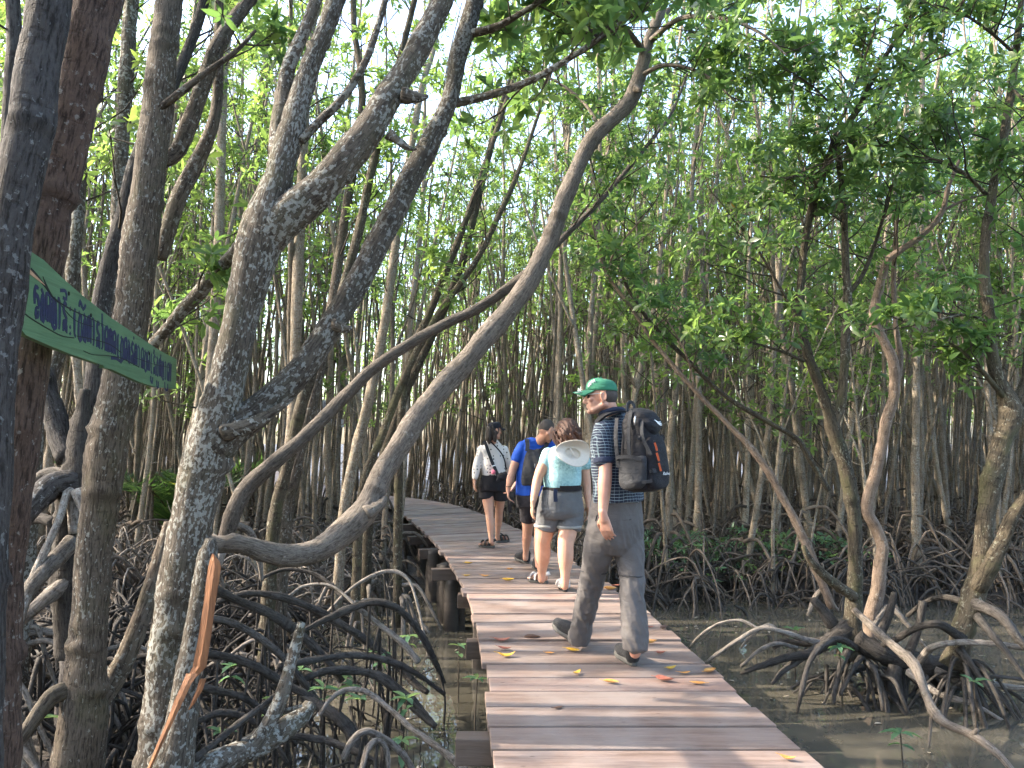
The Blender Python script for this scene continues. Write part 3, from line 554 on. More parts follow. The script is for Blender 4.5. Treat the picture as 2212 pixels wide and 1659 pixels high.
for i, (lb, rows, bk) in enumerate(slim_left):
    d0 = rows[0][2]; u0 = rows[0][0]; bz = float(mudz(*P(u0, 1200, d0)[:2])); vb = 829.5 + 0; base = P(u0, 1000, d0); vv = None
    # foot of the trunk on the mud under its lowest measured point
    f = np.array([base[0], base[1], bz]); q = px(rows, .84); g = np.random.default_rng(100 + i); H = 7.5 + g.random() * 2
    q = np.vstack([[f[0] - .05, f[1], f[2] - .1, q[0, 3] * 1.25], q]) if q[0, 2] > f[2] + .15 else q
    t = tag(empty('mangrove_tree', f), lb, 'tree'); mb = MB(); q0 = extend(q, H, g); tube(mb, q0, ns=12, step=.05, rough=.06, knots=2.6, seed=200 + i); put('trunk', mb.mesh('trunk'), M[bk], t)
    for k in range(int(g.integers(5, 8))):
        b_ = MB(); stilt(b_, (f[0], f[1], f[2]), g, g.uniform(0, 6.28), g.uniform(.35, .9), g.uniform(.25, .75), r=g.uniform(.014, .026)); put('prop_root', b_.mesh('prop_root'), M['root'], t)
    wm, lm = MB(), MB(); twigs(wm, lm, q0, g, n=22, length=(.5, 1.1), start=.42, end=1.); put('twig_sprays', wm.mesh('twig_sprays'), M['twig'], t); put('crown', lm.mesh('crown'), M['leaf'], t)

# dark hollow stump on arching stilts
st = tag(empty('stilted_stump', P(150, 1300, 5.0)), 'dark hollow stump standing on thick arching stilt roots left of the ring-scarred trunk', 'stump')
mb = MB(); tube(mb, px([(150, 1420, 5.05, 60), (150, 1300, 5.05, 66), (152, 1180, 5.05, 70), (165, 1090, 5.05, 90), (172, 1020, 5.05, 76), (176, 940, 5.05, 44), (180, 870, 5.05, 24), (184, 842, 5.05, 22)]), ns=18, step=.04, rough=.14, knots=2); put('trunk', mb.mesh('trunk'), M['root_dark'], st)
for rows, mt in (([(160, 1040, 5.0, 60), (110, 1050, 4.9, 54), (75, 1085, 4.8, 46), (48, 1130, 4.75, 36), (40, 1180, 4.75, 26)], 'bark_dark'),
             ([(150, 990, 5.05, 54), (128, 940, 5.1, 50), (112, 880, 5.15, 48), (92, 800, 5.2, 44)], 'bark_dark'),
             ([(160, 1150, 4.95, 24), (150, 1060, 4.9, 18), (125, 1130, 4.8, 16), (80, 1230, 4.7, 17), (45, 1330, 4.6, 17), (10, 1440, 4.55, 16)], 'root_grey'),
             ([(168, 1060, 4.9, 28), (184, 1110, 4.85, 22), (190, 1180, 4.8, 18), (186, 1300, 4.75, 18), (172, 1400, 4.7, 14)], 'root_grey'),
             ([(158, 1170, 4.95, 40), (130, 1200, 4.85, 36), (90, 1240, 4.7, 34), (55, 1290, 4.65, 28), (30, 1380, 4.6, 22)], 'root'),
             ([(150, 1250, 5.0, 36), (105, 1290, 4.9, 32), (70, 1320, 4.85, 26), (20, 1360, 4.8, 24)], 'root'),
             ([(170, 1040, 5.15, 30), (110, 1020, 5.2, 24), (60, 1042, 5.25, 18), (-10, 1060, 5.3, 16)], 'root'),
             ([(120, 1130, 5.1, 24), (80, 1120, 5.15, 24), (30, 1135, 5.2, 20)], 'root_dark')):
    b_ = MB(); tube(b_, px(rows), ns=10, step=.04, rough=.09, knots=1.2); put('stilt_root', b_.mesh('stilt_root'), M[mt], st)

# ------------------------------------------------------------------ the trees across the channel at the right
RC = dict(length=(.45, 1.0), leafL=.122, leafW=.047, sub=2, nleaf=6)
tA, pA = hero('mangrove_tree', 'dark forked mangrove on a tangle of arching roots in the right-hand channel',
     [(1838, 1420, 6.9, 90), (1842, 1346, 6.9, 62), (1846, 1270, 6.9, 52), (1848, 1199, 6.9, 48), (1846, 1133, 6.9, 46), (1838, 1070, 6.9, 46), (1824, 1000, 6.9, 44), (1806, 950, 6.9, 46), (1797, 920, 6.9, 46), (1786, 880, 6.9, 34), (1762, 812, 6.9, 32), (1740, 750, 6.9, 30), (1727, 680, 6.9, 28), (1730, 610, 6.9, 27), (1738, 530, 6.9, 26), (1752, 455, 6.9, 25), (1772, 392, 6.9, 27), (1800, 320, 6.85, 22), (1832, 268, 6.8, 20), (1864, 212, 6.75, 18), (1910, 125, 6.7, 15), (1955, 60, 6.65, 14), (2000, -10, 6.6, 12), (2040, -80, 6.6, 9)],
     limbs=[[(1797, 925, 6.9, 40), (1816, 872, 6.9, 32), (1823, 800, 6.9, 30), (1827, 730, 6.9, 30), (1831, 639, 6.9, 28), (1826, 560, 6.95, 24), (1822, 450, 7.0, 22), (1812, 340, 7.05, 20), (1806, 290, 7.1, 14)],
            [(1832, 636, 6.9, 18), (1862, 596, 6.9, 15), (1884, 545, 6.9, 13), (1905, 480, 6.9, 11), (1925, 400, 6.9, 8)],
            [(1776, 380, 6.88, 14), (1800, 300, 6.8, 12), (1838, 210, 6.75, 11), (1862, 140, 6.7, 9), (1890, 60, 6.65, 7), (1905, -20, 6.6, 5)],
            [(1728, 690, 6.88, 12), (1690, 630, 6.8, 10), (1650, 560, 6.75, 9), (1610, 500, 6.7, 8), (1590, 470, 6.7, 5)],
            [(1766, 405, 6.85, 11), (1745, 380, 6.7, 9), (1690, 385, 6.5, 7), (1640, 380, 6.4, 5)],
            [(1860, 215, 6.75, 10), (1940, 170, 6.6, 8), (2020, 130, 6.5, 6), (2100, 100, 6.5, 4)],
            [(1818, 310, 6.8, 9), (1900, 315, 6.6, 7), (1990, 320, 6.5, 5), (2080, 330, 6.5, 3)],
            [(1808, 240, 6.78, 8), (1760, 190, 6.6, 6), (1700, 150, 6.5, 5), (1660, 120, 6.4, 3)],
            [(1736, 780, 6.88, 12), (1690, 760, 6.7, 9), (1620, 740, 6.6, 7), (1550, 735, 6.5, 5)],
            [(1845, 1290, 6.85, 36), (1790, 1250, 6.75, 30), (1750, 1210, 6.7, 24), (1735, 1180, 6.68, 16)]],
     bark='bark_olive', thin=.64, ns=16, step=.035, knots=4, rough=.08, seed=31,
     crown=[(0, dict(RC, n=38, start=.5)), (1, dict(RC, n=12, start=.6)), (2, dict(RC, n=8, start=.2)), (3, dict(RC, n=12, start=.15)), (4, dict(RC, n=9, start=.2)), (5, dict(RC, n=10, start=.15)), (6, dict(RC, n=10, start=.15)), (7, dict(RC, n=10, start=.15)), (8, dict(RC, n=11, start=.2, length=(.3, .6))), (9, dict(RC, n=10, start=.15, length=(.3, .6)))])
# its root mass: each root a child
g = np.random.default_rng(77); base = P(1845, 1390, 6.95)
rootrows = [
 [(1835, 1360, 6.9, 44), (1790, 1390, 6.75, 34), (1750, 1412, 6.6, 28), (1700, 1420, 6.5, 22), (1640, 1440, 6.45, 16), (1600, 1455, 6.45, 10)],
 [(1830, 1350, 6.9, 40), (1780, 1392, 6.8, 34), (1735, 1420, 6.6, 26), (1690, 1450, 6.5, 18), (1668, 1478, 6.45, 10)],
 [(1770, 1390, 6.8, 22), (1720, 1375, 6.7, 18), (1680, 1362, 6.6, 15), (1640, 1358, 6.6, 13), (1590, 1385, 6.6, 12), (1540, 1420, 6.65, 10), (1520, 1435, 6.7, 7)],
 [(1640, 1360, 6.6, 10), (1600, 1340, 6.65, 9), (1550, 1348, 6.7, 8), (1510, 1375, 6.75, 7), (1490, 1398, 6.8, 5)],
 [(1720, 1400, 6.6, 14), (1680, 1390, 6.5, 12), (1640, 1405, 6.45, 11), (1600, 1440, 6.45, 9)],
 [(1690, 1370, 7.0, 12), (1660, 1350, 7.05, 11), (1625, 1370, 7.1, 10), (1600, 1400, 7.15, 8)],
 [(1850, 1400, 6.8, 22), (1810, 1380, 6.6, 18), (1770, 1400, 6.4, 17), (1745, 1440, 6.3, 16), (1730, 1500, 6.2, 13), (1722, 1540, 6.2, 9)],
 [(1835, 1400, 6.8, 26), (1820, 1430, 6.6, 20), (1805, 1480, 6.5, 15), (1800, 1520, 6.45, 10)],
 [(1870, 1430, 6.7, 20), (1890, 1450, 6.5, 14), (1900, 1490, 6.4, 12), (1908, 1535, 6.35, 9)],
 [(1880, 1440, 6.7, 26), (1900, 1480, 6.5, 20), (1915, 1520, 6.4, 16), (1918, 1560, 6.35, 10)],
 [(1900, 1460, 6.6, 16), (1930, 1470, 6.4, 14), (1945, 1500, 6.3, 12), (1962, 1540, 6.25, 9)],
 [(1800, 1350, 6.95, 36), (1770, 1310, 6.95, 30), (1755, 1295, 6.95, 22)],
 [(1850, 1380, 6.8, 50), (1900, 1410, 6.75, 60), (1960, 1430, 6.75, 66), (2010, 1440, 6.7, 56), (2060, 1430, 6.7, 36)],
 [(1960, 1420, 6.7, 30), (1982, 1370, 6.7, 24), (1990, 1330, 6.7, 23), (1994, 1300, 6.7, 22)],
 [(1900, 1380, 6.75, 26), (1915, 1340, 6.75, 26), (1928, 1300, 6.75, 22), (1930, 1280, 6.75, 18)],
 [(2020, 1450, 6.6, 30), (2080, 1470, 6.5, 26), (2150, 1480, 6.45, 22), (2230, 1490, 6.4, 18)],
 [(1980, 1440, 6.6, 22), (2010, 1400, 6.4, 18), (2060, 1388, 6.35, 17), (2130, 1390, 6.3, 16), (2230, 1400, 6.25, 15)],
 [(2000, 1460, 6.6, 18), (2005, 1500, 6.5, 14), (2000, 1560, 6.4, 10)],
 [(1960, 1450, 6.6, 24), (2030, 1500, 6.4, 18), (2100, 1520, 6.3, 15), (2170, 1560, 6.2, 10)],
 [(2040, 1500, 6.4, 12), (2090, 1470, 6.35, 11), (2150, 1462, 6.3, 11), (2220, 1470, 6.3, 9)],
 [(1800, 1380, 6.9, 26), (1740, 1390, 7.0, 20), (1700, 1385, 7.1, 15), (1670, 1400, 7.1, 9)],
 [(1860, 1420, 6.7, 18), (1840, 1450, 6.5, 14), (1815, 1500, 6.4, 10)],
 [(1935, 1440, 6.65, 40), (1930, 1480, 6.6, 44), (1940, 1520, 6.6, 34)],
]
for i, rows in enumerate(rootrows):
    b_ = MB(); tube(b_, px(rows, .72), ns=9, step=.03, rough=.14, knots=4, seed=300 + i); put('prop_root', b_.mesh('prop_root'), M['root' if i in (2, 3, 4, 5, 15, 16, 18) else 'root_dark'], tA)
for i in range(46):
    b_ = MB(); a = g.uniform(-math.pi * 1.05, math.pi * .15); bx = base[0] + g.uniform(-.25, .8)
    stilt(b_, (bx, base[1] + g.uniform(-.1, .15), -.85), g, a, g.uniform(.3, .9), g.uniform(.1, .42), r=g.uniform(.007, .019), step=.05); put('prop_root', b_.mesh('prop_root'), M['root_dark'], tA)
# brown leaf-bare spray at its broken arm
hero('mangrove_tree', 'curvy pinkish trunk rising behind the dark forked tree in the channel',
     [(1876, 1420, 7.35, 58), (1882, 1335, 7.35, 46), (1894, 1278, 7.35, 42), (1902, 1216, 7.35, 40), (1906, 1180, 7.35, 36), (1893, 1140, 7.35, 34), (1874, 1105, 7.35, 36), (1880, 1060, 7.35, 36), (1894, 1008, 7.35, 34), (1908, 945, 7.35, 34), (1922, 890, 7.35, 34), (1932, 842, 7.35, 32), (1928, 780, 7.35, 32), (1906, 730, 7.38, 28), (1888, 690, 7.4, 28), (1896, 640, 7.4, 28), (1908, 590, 7.4, 24), (1918, 560, 7.4, 22), (1950, 538, 7.4, 20), (1990, 510, 7.4, 19), (2020, 480, 7.4, 18), (2038, 450, 7.4, 16), (2050, 400, 7.4, 13), (2075, 340, 7.4, 9)],
     limbs=[[(1932, 850, 7.35, 20), (1945, 780, 7.4, 18), (1935, 700, 7.45, 17), (1930, 600, 7.5, 15), (1936, 480, 7.55, 13), (1930, 380, 7.6, 10)],
            [(2036, 455, 7.4, 10), (2090, 430, 7.4, 8), (2150, 415, 7.4, 6)]],
     bark='bark_pink', thin=.68, ns=14, knots=3, rough=.08, seed=33, crown=[(1, dict(RC, n=16, start=.4)), (2, dict(RC, n=5, start=.2))],
     roots=[[(1885, 1350, 7.3, 24), (1920, 1310, 7.3, 16), (1960, 1350, 7.2, 14), (2000, 1400, 7.1, 10)], [(1880, 1360, 7.4, 20), (1850, 1390, 7.5, 16), (1820, 1430, 7.5, 10)]])
tC, pC = hero('mangrove_tree', 'thick olive-brown mangrove at the right edge splitting into upright stems',
     [(2060, 1440, 6.5, 70), (2078, 1370, 6.5, 60), (2096, 1310, 6.5, 62), (2114, 1250, 6.5, 60), (2124, 1190, 6.5, 52), (2128, 1130, 6.5, 50), (2138, 1060, 6.5, 54), (2158, 980, 6.5, 58), (2178, 915, 6.5, 60), (2184, 878, 6.5, 58), (2166, 840, 6.5, 40), (2148, 790, 6.5, 36), (2138, 730, 6.5, 32), (2134, 660, 6.5, 32), (2126, 600, 6.5, 30), (2128, 520, 6.5, 28), (2140, 440, 6.5, 26), (2152, 370, 6.5, 25), (2168, 290, 6.5, 24), (2184, 200, 6.5, 22), (2196, 100, 6.5, 20), (2206, 0, 6.5, 18), (2216, -120, 6.5, 14)],
     limbs=[[(2190, 890, 6.5, 46), (2216, 830, 6.5, 36), (2226, 740, 6.5, 32), (2232, 600, 6.5, 30), (2225, 480, 6.5, 26), (2220, 300, 6.5, 22)],
            [(2112, 1270, 6.45, 50), (2140, 1220, 6.35, 44), (2165, 1170, 6.3, 38), (2185, 1120, 6.25, 34), (2225, 1060, 6.2, 30)],
            [(2130, 420, 6.5, 12), (2090, 380, 6.4, 10), (2040, 350, 6.3, 8), (1990, 340, 6.2, 5)],
            [(2196, 120, 6.5, 11), (2140, 70, 6.3, 9), (2080, 30, 6.2, 7), (2020, 10, 6.1, 5)],
            [(2140, 700, 6.48, 10), (2090, 680, 6.3, 8), (2030, 690, 6.1, 7), (1960, 705, 6.0, 5), (1900, 715, 5.95, 4)],
            [(2170, 860, 6.48, 16), (2120, 800, 6.4, 12), (2080, 760, 6.4, 9), (2050, 740, 6.4, 6)],
            [(2186, 190, 6.45, 9), (2230, 240, 6.2, 8), (2260, 300, 6.1, 5)]],
     bark='bark_olive', thin=.74, ns=16, knots=3.5, rough=.08, seed=34, crown=[(0, dict(RC, n=20, start=.6)), (3, dict(RC, n=10, start=.2)), (4, dict(RC, n=11, start=.2)), (5, dict(RC, n=14, start=.1, length=(.25, .5))), (6, dict(RC, n=9, start=.3, length=(.25, .5))), (1, dict(RC, n=10, start=.5)), (7, dict(RC, n=6, start=.2))],
     root_mat='root_dark',
     roots=[[(2080, 1380, 6.45, 30), (2030, 1350, 6.3, 24), (1980, 1356, 6.4, 22), (1930, 1385, 6.6, 16), (1890, 1400, 6.8, 10)],
            [(2100, 1300, 6.45, 36), (2160, 1330, 6.3, 30), (2200, 1380, 6.2, 26), (2260, 1440, 6.1, 20)],
            [(2080, 1300, 6.6, 20), (2040, 1290, 6.8, 18), (2000, 1300, 7.0, 15), (1960, 1330, 7.2, 11)],
            [(2110, 1330, 6.4, 26), (2150, 1380, 6.2, 20), (2190, 1430, 6.1, 18), (2240, 1500, 6.0, 12)],
            [(2070, 1400, 6.4, 26), (2100, 1440, 6.3, 20), (2140, 1500, 6.2, 12)]])
for i in range(26):
    b_ = MB(); bb = P(2075, 1400, 6.5); stilt(b_, (bb[0], bb[1], -.85), g, g.uniform(-3.3, .3), g.uniform(.3, .9), g.uniform(.2, .5), r=g.uniform(.007, .018), step=.05); put('prop_root', b_.mesh('prop_root'), M['root_dark'], tC)
hero('slanting_tree', 'sunlit slim trunk slanting down to the channel left of the forked mangrove',
     [(1796, 1312, 7.7, 30), (1788, 1290, 7.7, 26), (1770, 1245, 7.75, 28), (1750, 1195, 7.8, 30), (1722, 1134, 7.9, 28), (1688, 1070, 8.0, 27), (1660, 1020, 8.05, 25), (1624, 970, 8.1, 22), (1576, 920, 8.2, 18), (1500, 842, 8.3, 16), (1415, 742, 8.5, 14), (1360, 660, 8.6, 13), (1310, 590, 8.7, 11), (1290, 520, 8.8, 9), (1270, 450, 8.9, 6)],
     limbs=[[(1310, 592, 8.7, 8), (1330, 540, 8.6, 7), (1380, 480, 8.5, 6), (1420, 430, 8.4, 4)], [(1500, 842, 8.3, 9), (1490, 790, 8.2, 7), (1470, 740, 8.1, 5), (1440, 690, 8.0, 4)]],
     bark='bark_pink', thin=.64, ns=12, knots=4.5, rough=.09, seed=35, crown=[(0, dict(RC, n=16, start=.6)), (1, dict(RC, n=7, start=.1)), (2, dict(RC, n=7, start=.2))],
     roots=[[(1780, 1270, 7.75, 18), (1760, 1290, 7.8, 14), (1745, 1330, 7.8, 10)], [(1790, 1290, 7.7, 16), (1810, 1320, 7.7, 10)]])
hero('slanting_tree', 'thin dark sapling slanting parallel above the sunlit slim trunk',
     [(1790, 1060, 8.6, 15), (1768, 1024, 8.6, 14), (1742, 980, 8.6, 14), (1718, 946, 8.6, 13), (1646, 904, 8.6, 13), (1560, 850, 8.6, 12), (1470, 762, 8.6, 11), (1400, 690, 8.6, 10), (1350, 610, 8.6, 8), (1330, 540, 8.6, 6)],
     bark='bark_olive', ns=10, knots=3.5, seed=36, crown=[(0, dict(RC, n=16, start=.45, length=(.3, .7)))])
# bare fallen branch from the root mass into the water
fb = MB(); tube(fb, px([(1846, 1318, 6.75, 13), (1880, 1350, 6.5, 17), (1912, 1380, 6.3, 18), (1945, 1408, 6.1, 19), (1972, 1432, 5.95, 22), (1988, 1465, 5.8, 19), (2002, 1505, 5.65, 18), (2022, 1545, 5.5, 22), (2050, 1566, 5.38, 18), (2093, 1584, 5.25, 18), (2140, 1616, 5.12, 16), (2175, 1650, 5.0, 14), (2215, 1700, 4.9, 11)]), ns=12, step=.025, rough=.07, knots=3.5, seed=41)
tube(fb, px([(2014, 1530, 5.55, 9), (2010, 1570, 5.52, 7), (2006, 1615, 5.5, 5)]), ns=8, step=.03, rough=.08); tube(fb, px([(2100, 1588, 5.22, 12), (2112, 1575, 5.2, 9)]), ns=8, step=.02, rough=.1)
tag(settle(put('fallen_branch', fb.mesh('fallen_branch'), M['bark_smooth'])), 'bare knobbly fallen branch slanting from the root tangle down into the right-hand water', 'branch')
# roots and dead wood over the left pool
lb = MB(); tube(lb, px([(400, 1720, 4.05, 60), (450, 1659, 4.15, 56), (520, 1625, 4.3, 50), (570, 1598, 4.4, 48), (620, 1570, 4.48, 44), (655, 1545, 4.54, 36), (672, 1520, 4.58, 26)]), ns=16, step=.03, rough=.09, knots=2.5, seed=42)
tube(lb, px([(530, 1632, 4.3, 34), (570, 1580, 4.35, 30), (604, 1515, 4.4, 28), (624, 1450, 4.45, 25), (640, 1390, 4.5, 23), (652, 1345, 4.52, 16)]), ns=13, step=.03, rough=.08, knots=3, seed=43); tube(lb, px([(612, 1538, 4.42, 12), (640, 1528, 4.4, 8), (652, 1524, 4.38, 4)]), ns=7, step=.02, rough=.1)
tag(settle(put('dead_branch', lb.mesh('dead_branch'), M['bark_lichen'])), 'pale lichened dead branch forking upright at the bottom left over the dark roots', 'branch')
lr = tag(empty('arching_roots', P(600, 1500, 5.6)), 'mass of dark arching prop roots spreading over the left pool', 'roots')
rows_ = [
 [(440, 1260, 5.6, 22), (500, 1290, 5.7, 24), (580, 1325, 5.8, 28), (640, 1365, 5.9, 27), (690, 1410, 5.95, 24), (740, 1470, 5.95, 20)],
 [(470, 1300, 5.9, 18), (540, 1282, 6.0, 20), (610, 1290, 6.1, 21), (670, 1312, 6.2, 22), (740, 1350, 6.25, 23), (800, 1392, 6.3, 22), (850, 1432, 6.3, 22), (895, 1475, 6.25, 20), (925, 1496, 6.2, 14)],
 [(630, 1375, 5.7, 16), (690, 1345, 5.8, 17), (740, 1322, 5.9, 19), (800, 1300, 6.0, 21), (850, 1310, 6.05, 21), (890, 1345, 6.1, 20), (920, 1390, 6.15, 18), (945, 1440, 6.2, 16), (960, 1475, 6.2, 11)],
 [(700, 1340, 5.85, 13), (760, 1312, 6.0, 13), (820, 1350, 6.05, 14), (870, 1390, 6.0, 18), (905, 1430, 5.95, 20)],
 [(420, 1330, 5.3, 22), (500, 1345, 5.4, 22), (570, 1385, 5.45, 22), (620, 1430, 5.5, 20), (660, 1480, 5.5, 18), (690, 1520, 5.5, 13)],
 [(400, 1410, 5.0, 24), (470, 1415, 5.1, 22), (540, 1435, 5.15, 24), (610, 1475, 5.2, 24), (660, 1500, 5.2, 20), (720, 1540, 5.2, 15)],
 [(620, 1480, 5.5, 18), (690, 1452, 5.6, 22), (760, 1448, 5.7, 24), (820, 1462, 5.75, 26), (870, 1500, 5.75, 28), (915, 1545, 5.7, 26), (940, 1570, 5.65, 18)],
 [(600, 1440, 5.4, 16), (680, 1425, 5.6, 18), (760, 1415, 5.8, 18), (840, 1428, 5.9, 18), (900, 1455, 5.95, 16), (960, 1500, 6.0, 12)],
 [(690, 1545, 5.0, 12), (712, 1512, 5.05, 13), (745, 1490, 5.1, 15), (790, 1494, 5.1, 16), (840, 1530, 5.05, 16), (890, 1575, 4.95, 17), (950, 1618, 4.85, 20), (1010, 1670, 4.75, 22)],
 [(650, 1505, 5.2, 22), (700, 1530, 5.15, 28), (740, 1560, 5.1, 32), (765, 1600, 5.05, 26), (775, 1640, 5.0, 18)],
 [(400, 1480, 4.7, 22), (460, 1490, 4.75, 20), (530, 1510, 4.8, 18), (600, 1560, 4.85, 16), (640, 1610, 4.85, 12)],
 [(420, 1560, 4.4, 18), (480, 1540, 4.5, 18), (540, 1555, 4.55, 17), (590, 1600, 4.6, 16), (620, 1650, 4.6, 14)],
 [(420, 1640, 4.1, 20), (470, 1600, 4.2, 18), (520, 1560, 4.3, 18), (560, 1530, 4.4, 16), (600, 1500, 4.5, 14)],
 [(740, 1640, 4.45, 16), (760, 1600, 4.5, 18), (790, 1580, 4.55, 19), (830, 1595, 4.6, 19), (870, 1630, 4.6, 18), (900, 1680, 4.6, 14)],
 [(780, 1670, 4.3, 17), (795, 1620, 4.35, 17), (815, 1600, 4.4, 16), (835, 1620, 4.4, 15), (840, 1680, 4.35, 13)],
 [(520, 1600, 4.6, 16), (620, 1590, 4.7, 18), (720, 1605, 4.75, 20), (800, 1640, 4.7, 18), (860, 1690, 4.6, 14)],
 [(560, 1250, 7.0, 10), (620, 1230, 7.1, 11), (690, 1245, 7.1, 11), (740, 1290, 7.0, 9)],
 [(700, 1330, 6.4, 8), (760, 1270, 6.5, 9), (830, 1235, 6.6, 10), (880, 1250, 6.6, 9), (905, 1320, 6.5, 8), (925, 1420, 6.4, 7)],
 [(620, 1290, 6.3, 9), (660, 1265, 6.4, 9), (720, 1268, 6.4, 9), (780, 1320, 6.3, 8)],
]
for i, rows in enumerate(rows_):
    b_ = MB(); tube(b_, px(rows, .76), ns=11, step=.025, rough=.15, knots=4.5, seed=400 + i); put('prop_root', b_.mesh('prop_root'), M['root' if i in (3, 8, 13, 14, 17, 18) else 'root_dark'], lr)
    for k in range(4 if i < 16 else 1):                    # thin legs down into the water
        f = g.uniform(.3, .9); q = px(rows); j = min(len(q) - 2, int(f * (len(q) - 1))); p = q[j, :3]
        if p[2] > -.68:
            b_ = MB(); e = p + np.array([g.normal(0, .06), g.normal(0, .06), 0]); tube(b_, [(*p, .010), (*(p * .5 + e * .5 + np.array([g.normal(0, .02), 0, -(p[2] + .8) * .5])), .009), (e[0], e[1], -.86, .007)], ns=6, step=.08, rough=.08, cap=False); put('prop_root', b_.mesh('prop_root'), M['root_dark'], lr)
# ------------------------------------------------------------------ the stand of slim mangroves
PATHMID = mid
def clear(x, y, near=1.25):
    d = np.hypot(PATHMID[:, 0] - x, PATHMID[:, 1] - y).min()
    if d < near: return False
    if x > 0 and y < 10.6: return False                     # right-hand channel
    if x > -2.4 and y < 10.4: return False                  # left pool
    if abs(x) < 3 and y < 2: return False
    return True

def proto(kind, g):
    """a slim tree standing at the origin; kind gives height, girth, lean and how low the leaves begin"""
    H, r0, lean, first, ntw, legs = kind
    az = g.uniform(0, 6.28); p = np.array([0, 0, -.1]); pts = [[0, 0, -.15, r0 * 1.25]]; d = unit(np.array([lean * math.cos(az), lean * math.sin(az), 1.]))
    n = 11
    for i in range(n):
        d = unit(d + g.normal(0, .045, 3) + np.array([0, 0, .015])); p = p + d * (H / n); pts.append([*p, max(.009, r0 * (1 - .78 * ((i + 1) / n) ** .9))])
    pts = np.array(pts); t = MB(); lf = MB(); tw = MB(); rt = MB()
    tube(t, pts, ns=9, step=.075, rough=.08, knots=9, seed=int(g.integers(1 << 30)))
    forks = [pts]
    for k in range(2 if g.random() < .6 else 1):
        f = g.uniform(.3, .6); x = f * n; j = int(x); s = pts[j]; a = g.uniform(0, 6.28); d = unit(np.array([math.cos(a) * .38, math.sin(a) * .38, 1.])); q = s[:3].copy(); r = s[3] * .62; L = [[*q, r]]
        for i in range(6):
            d = unit(d + g.normal(0, .07, 3) + np.array([0, 0, .05])); q = q + d * (H * (1 - f) / 6.5); r *= .84; L.append([*q, r])
        L = np.array(L); tube(t, L, ns=7, step=.14, rough=.06, knots=3, seed=int(g.integers(1 << 30))); forks.append(L)
    for k in range(int(g.integers(3, 7))):                  # dead twig stubs
        f = g.uniform(.12, .5) * n; s = pts[int(f)]; a = g.uniform(0, 6.28); e = s[:3] + np.array([math.cos(a), math.sin(a), g.uniform(.2, .9)]) * g.uniform(.12, .5)
        tube(t, [(*s[:3], .009), (*((s[:3] + e) / 2 + g.normal(0, .03, 3)), .007), (*e, .003)], ns=4, step=.12, rough=0, cap=False, seed=1)
    twigs(tw, lf, pts, g, n=ntw, length=(.45, 1.15), start=first, end=1., sub=2, nleaf=6, leafL=.12, leafW=.046)
    for L in forks[1:]: twigs(tw, lf, L, g, n=ntw // 2, length=(.4, .95), start=.15, end=1., sub=2, nleaf=6, leafL=.12, leafW=.046)
    for k in range(legs):
        stilt(rt, (0, 0, 0), g, k * 6.283 / legs + g.normal(0, .4), g.uniform(.35, 1.05), g.uniform(.2, .95), ns=6, r=g.uniform(.012, .024), zend=-.12, step=.11)
    return {'trunk': t.mesh('trunk'), 'twig_sprays': tw.mesh('twig_sprays'), 'crown': lf.mesh('crown'), 'prop_roots': rt.mesh('prop_roots')}
gf = np.random.default_rng(2024)
KINDS = [(10.5, .056, .02, .50, 16, 8), (11.5, .066, .05, .50, 17, 8), (9.5, .046, .04, .44, 12, 7), (10, .050, .10, .46, 12, 7), (8.5, .038, .07, .36, 11, 6), (11, .062, .02, .55, 14, 9), (9.8, .052, .14, .48, 12, 7), (10.2, .054, .06, .50, 13, 8), (7.2, .030, .10, .30, 11, 5), (10.8, .058, .08, .52, 13, 8)]
LEAFY = [(6.6, .030, .16, .34, 16, 6), (5.6, .025, .2, .34, 14, 5), (7.4, .034, .12, .36, 16, 6), (4.6, .020, .18, .30, 12, 5)]
mats_ = {'trunk': 'bark_slim', 'twig_sprays': 'twig', 'crown': 'leaf', 'prop_roots': 'root_brown'}
PROT = [proto(k, gf) for k in KINDS]; LEAFP = [proto(k, gf) for k in LEAFY]
for pr in PROT + LEAFP:
    for k_, me in pr.items(): me.materials.append(M[mats_[k_]])
def plant(pr, x, y, rot, sc, tilt, label, group, name='slim_mangrove_tree'):
    z = float(mudz(x, y)); t = empty(name, (x, y, z)); tag(t, label, 'tree', group)
    t.rotation_euler = (tilt[0], tilt[1], rot); t.scale = (sc, sc, sc)
    for part in ('trunk', 'twig_sprays', 'crown', 'prop_roots'):
        o = bpy.data.objects.new(part, pr[part]); link(o); o.parent = t
    return t
# spots nearest first: thin Poisson-like scatter over what the camera sees
def scatter(n, xr, yr, mind, g, ok=None, pts=None):
    pts = [] if pts is None else pts; out = []; cell = {}
    for p in pts: cell.setdefault((int(p[0] // mind), int(p[1] // mind)), []).append(p)
    tries = 0
    while len(out) < n and tries < n * 60:
        tries += 1; x, y = g.uniform(*xr), g.uniform(*yr)
        if abs(x) > .74 * y + 1.2 or not clear(x, y) or (ok and not ok(x, y)): continue
        c = (int(x // mind), int(y // mind)); bad = False
        for i in (-1, 0, 1):
            for j in (-1, 0, 1):
                for q in cell.get((c[0] + i, c[1] + j), ()):
                    if (q[0] - x) ** 2 + (q[1] - y) ** 2 < mind * mind: bad = True
        if bad: continue
        out.append((x, y)); cell.setdefault(c, []).append((x, y))
    return out
spots = scatter(200, (-15, 15), (8.8, 17.5), .62, gf) + []
spots += scatter(96, (-17, 17), (17.5, 22), .72, gf, pts=spots)
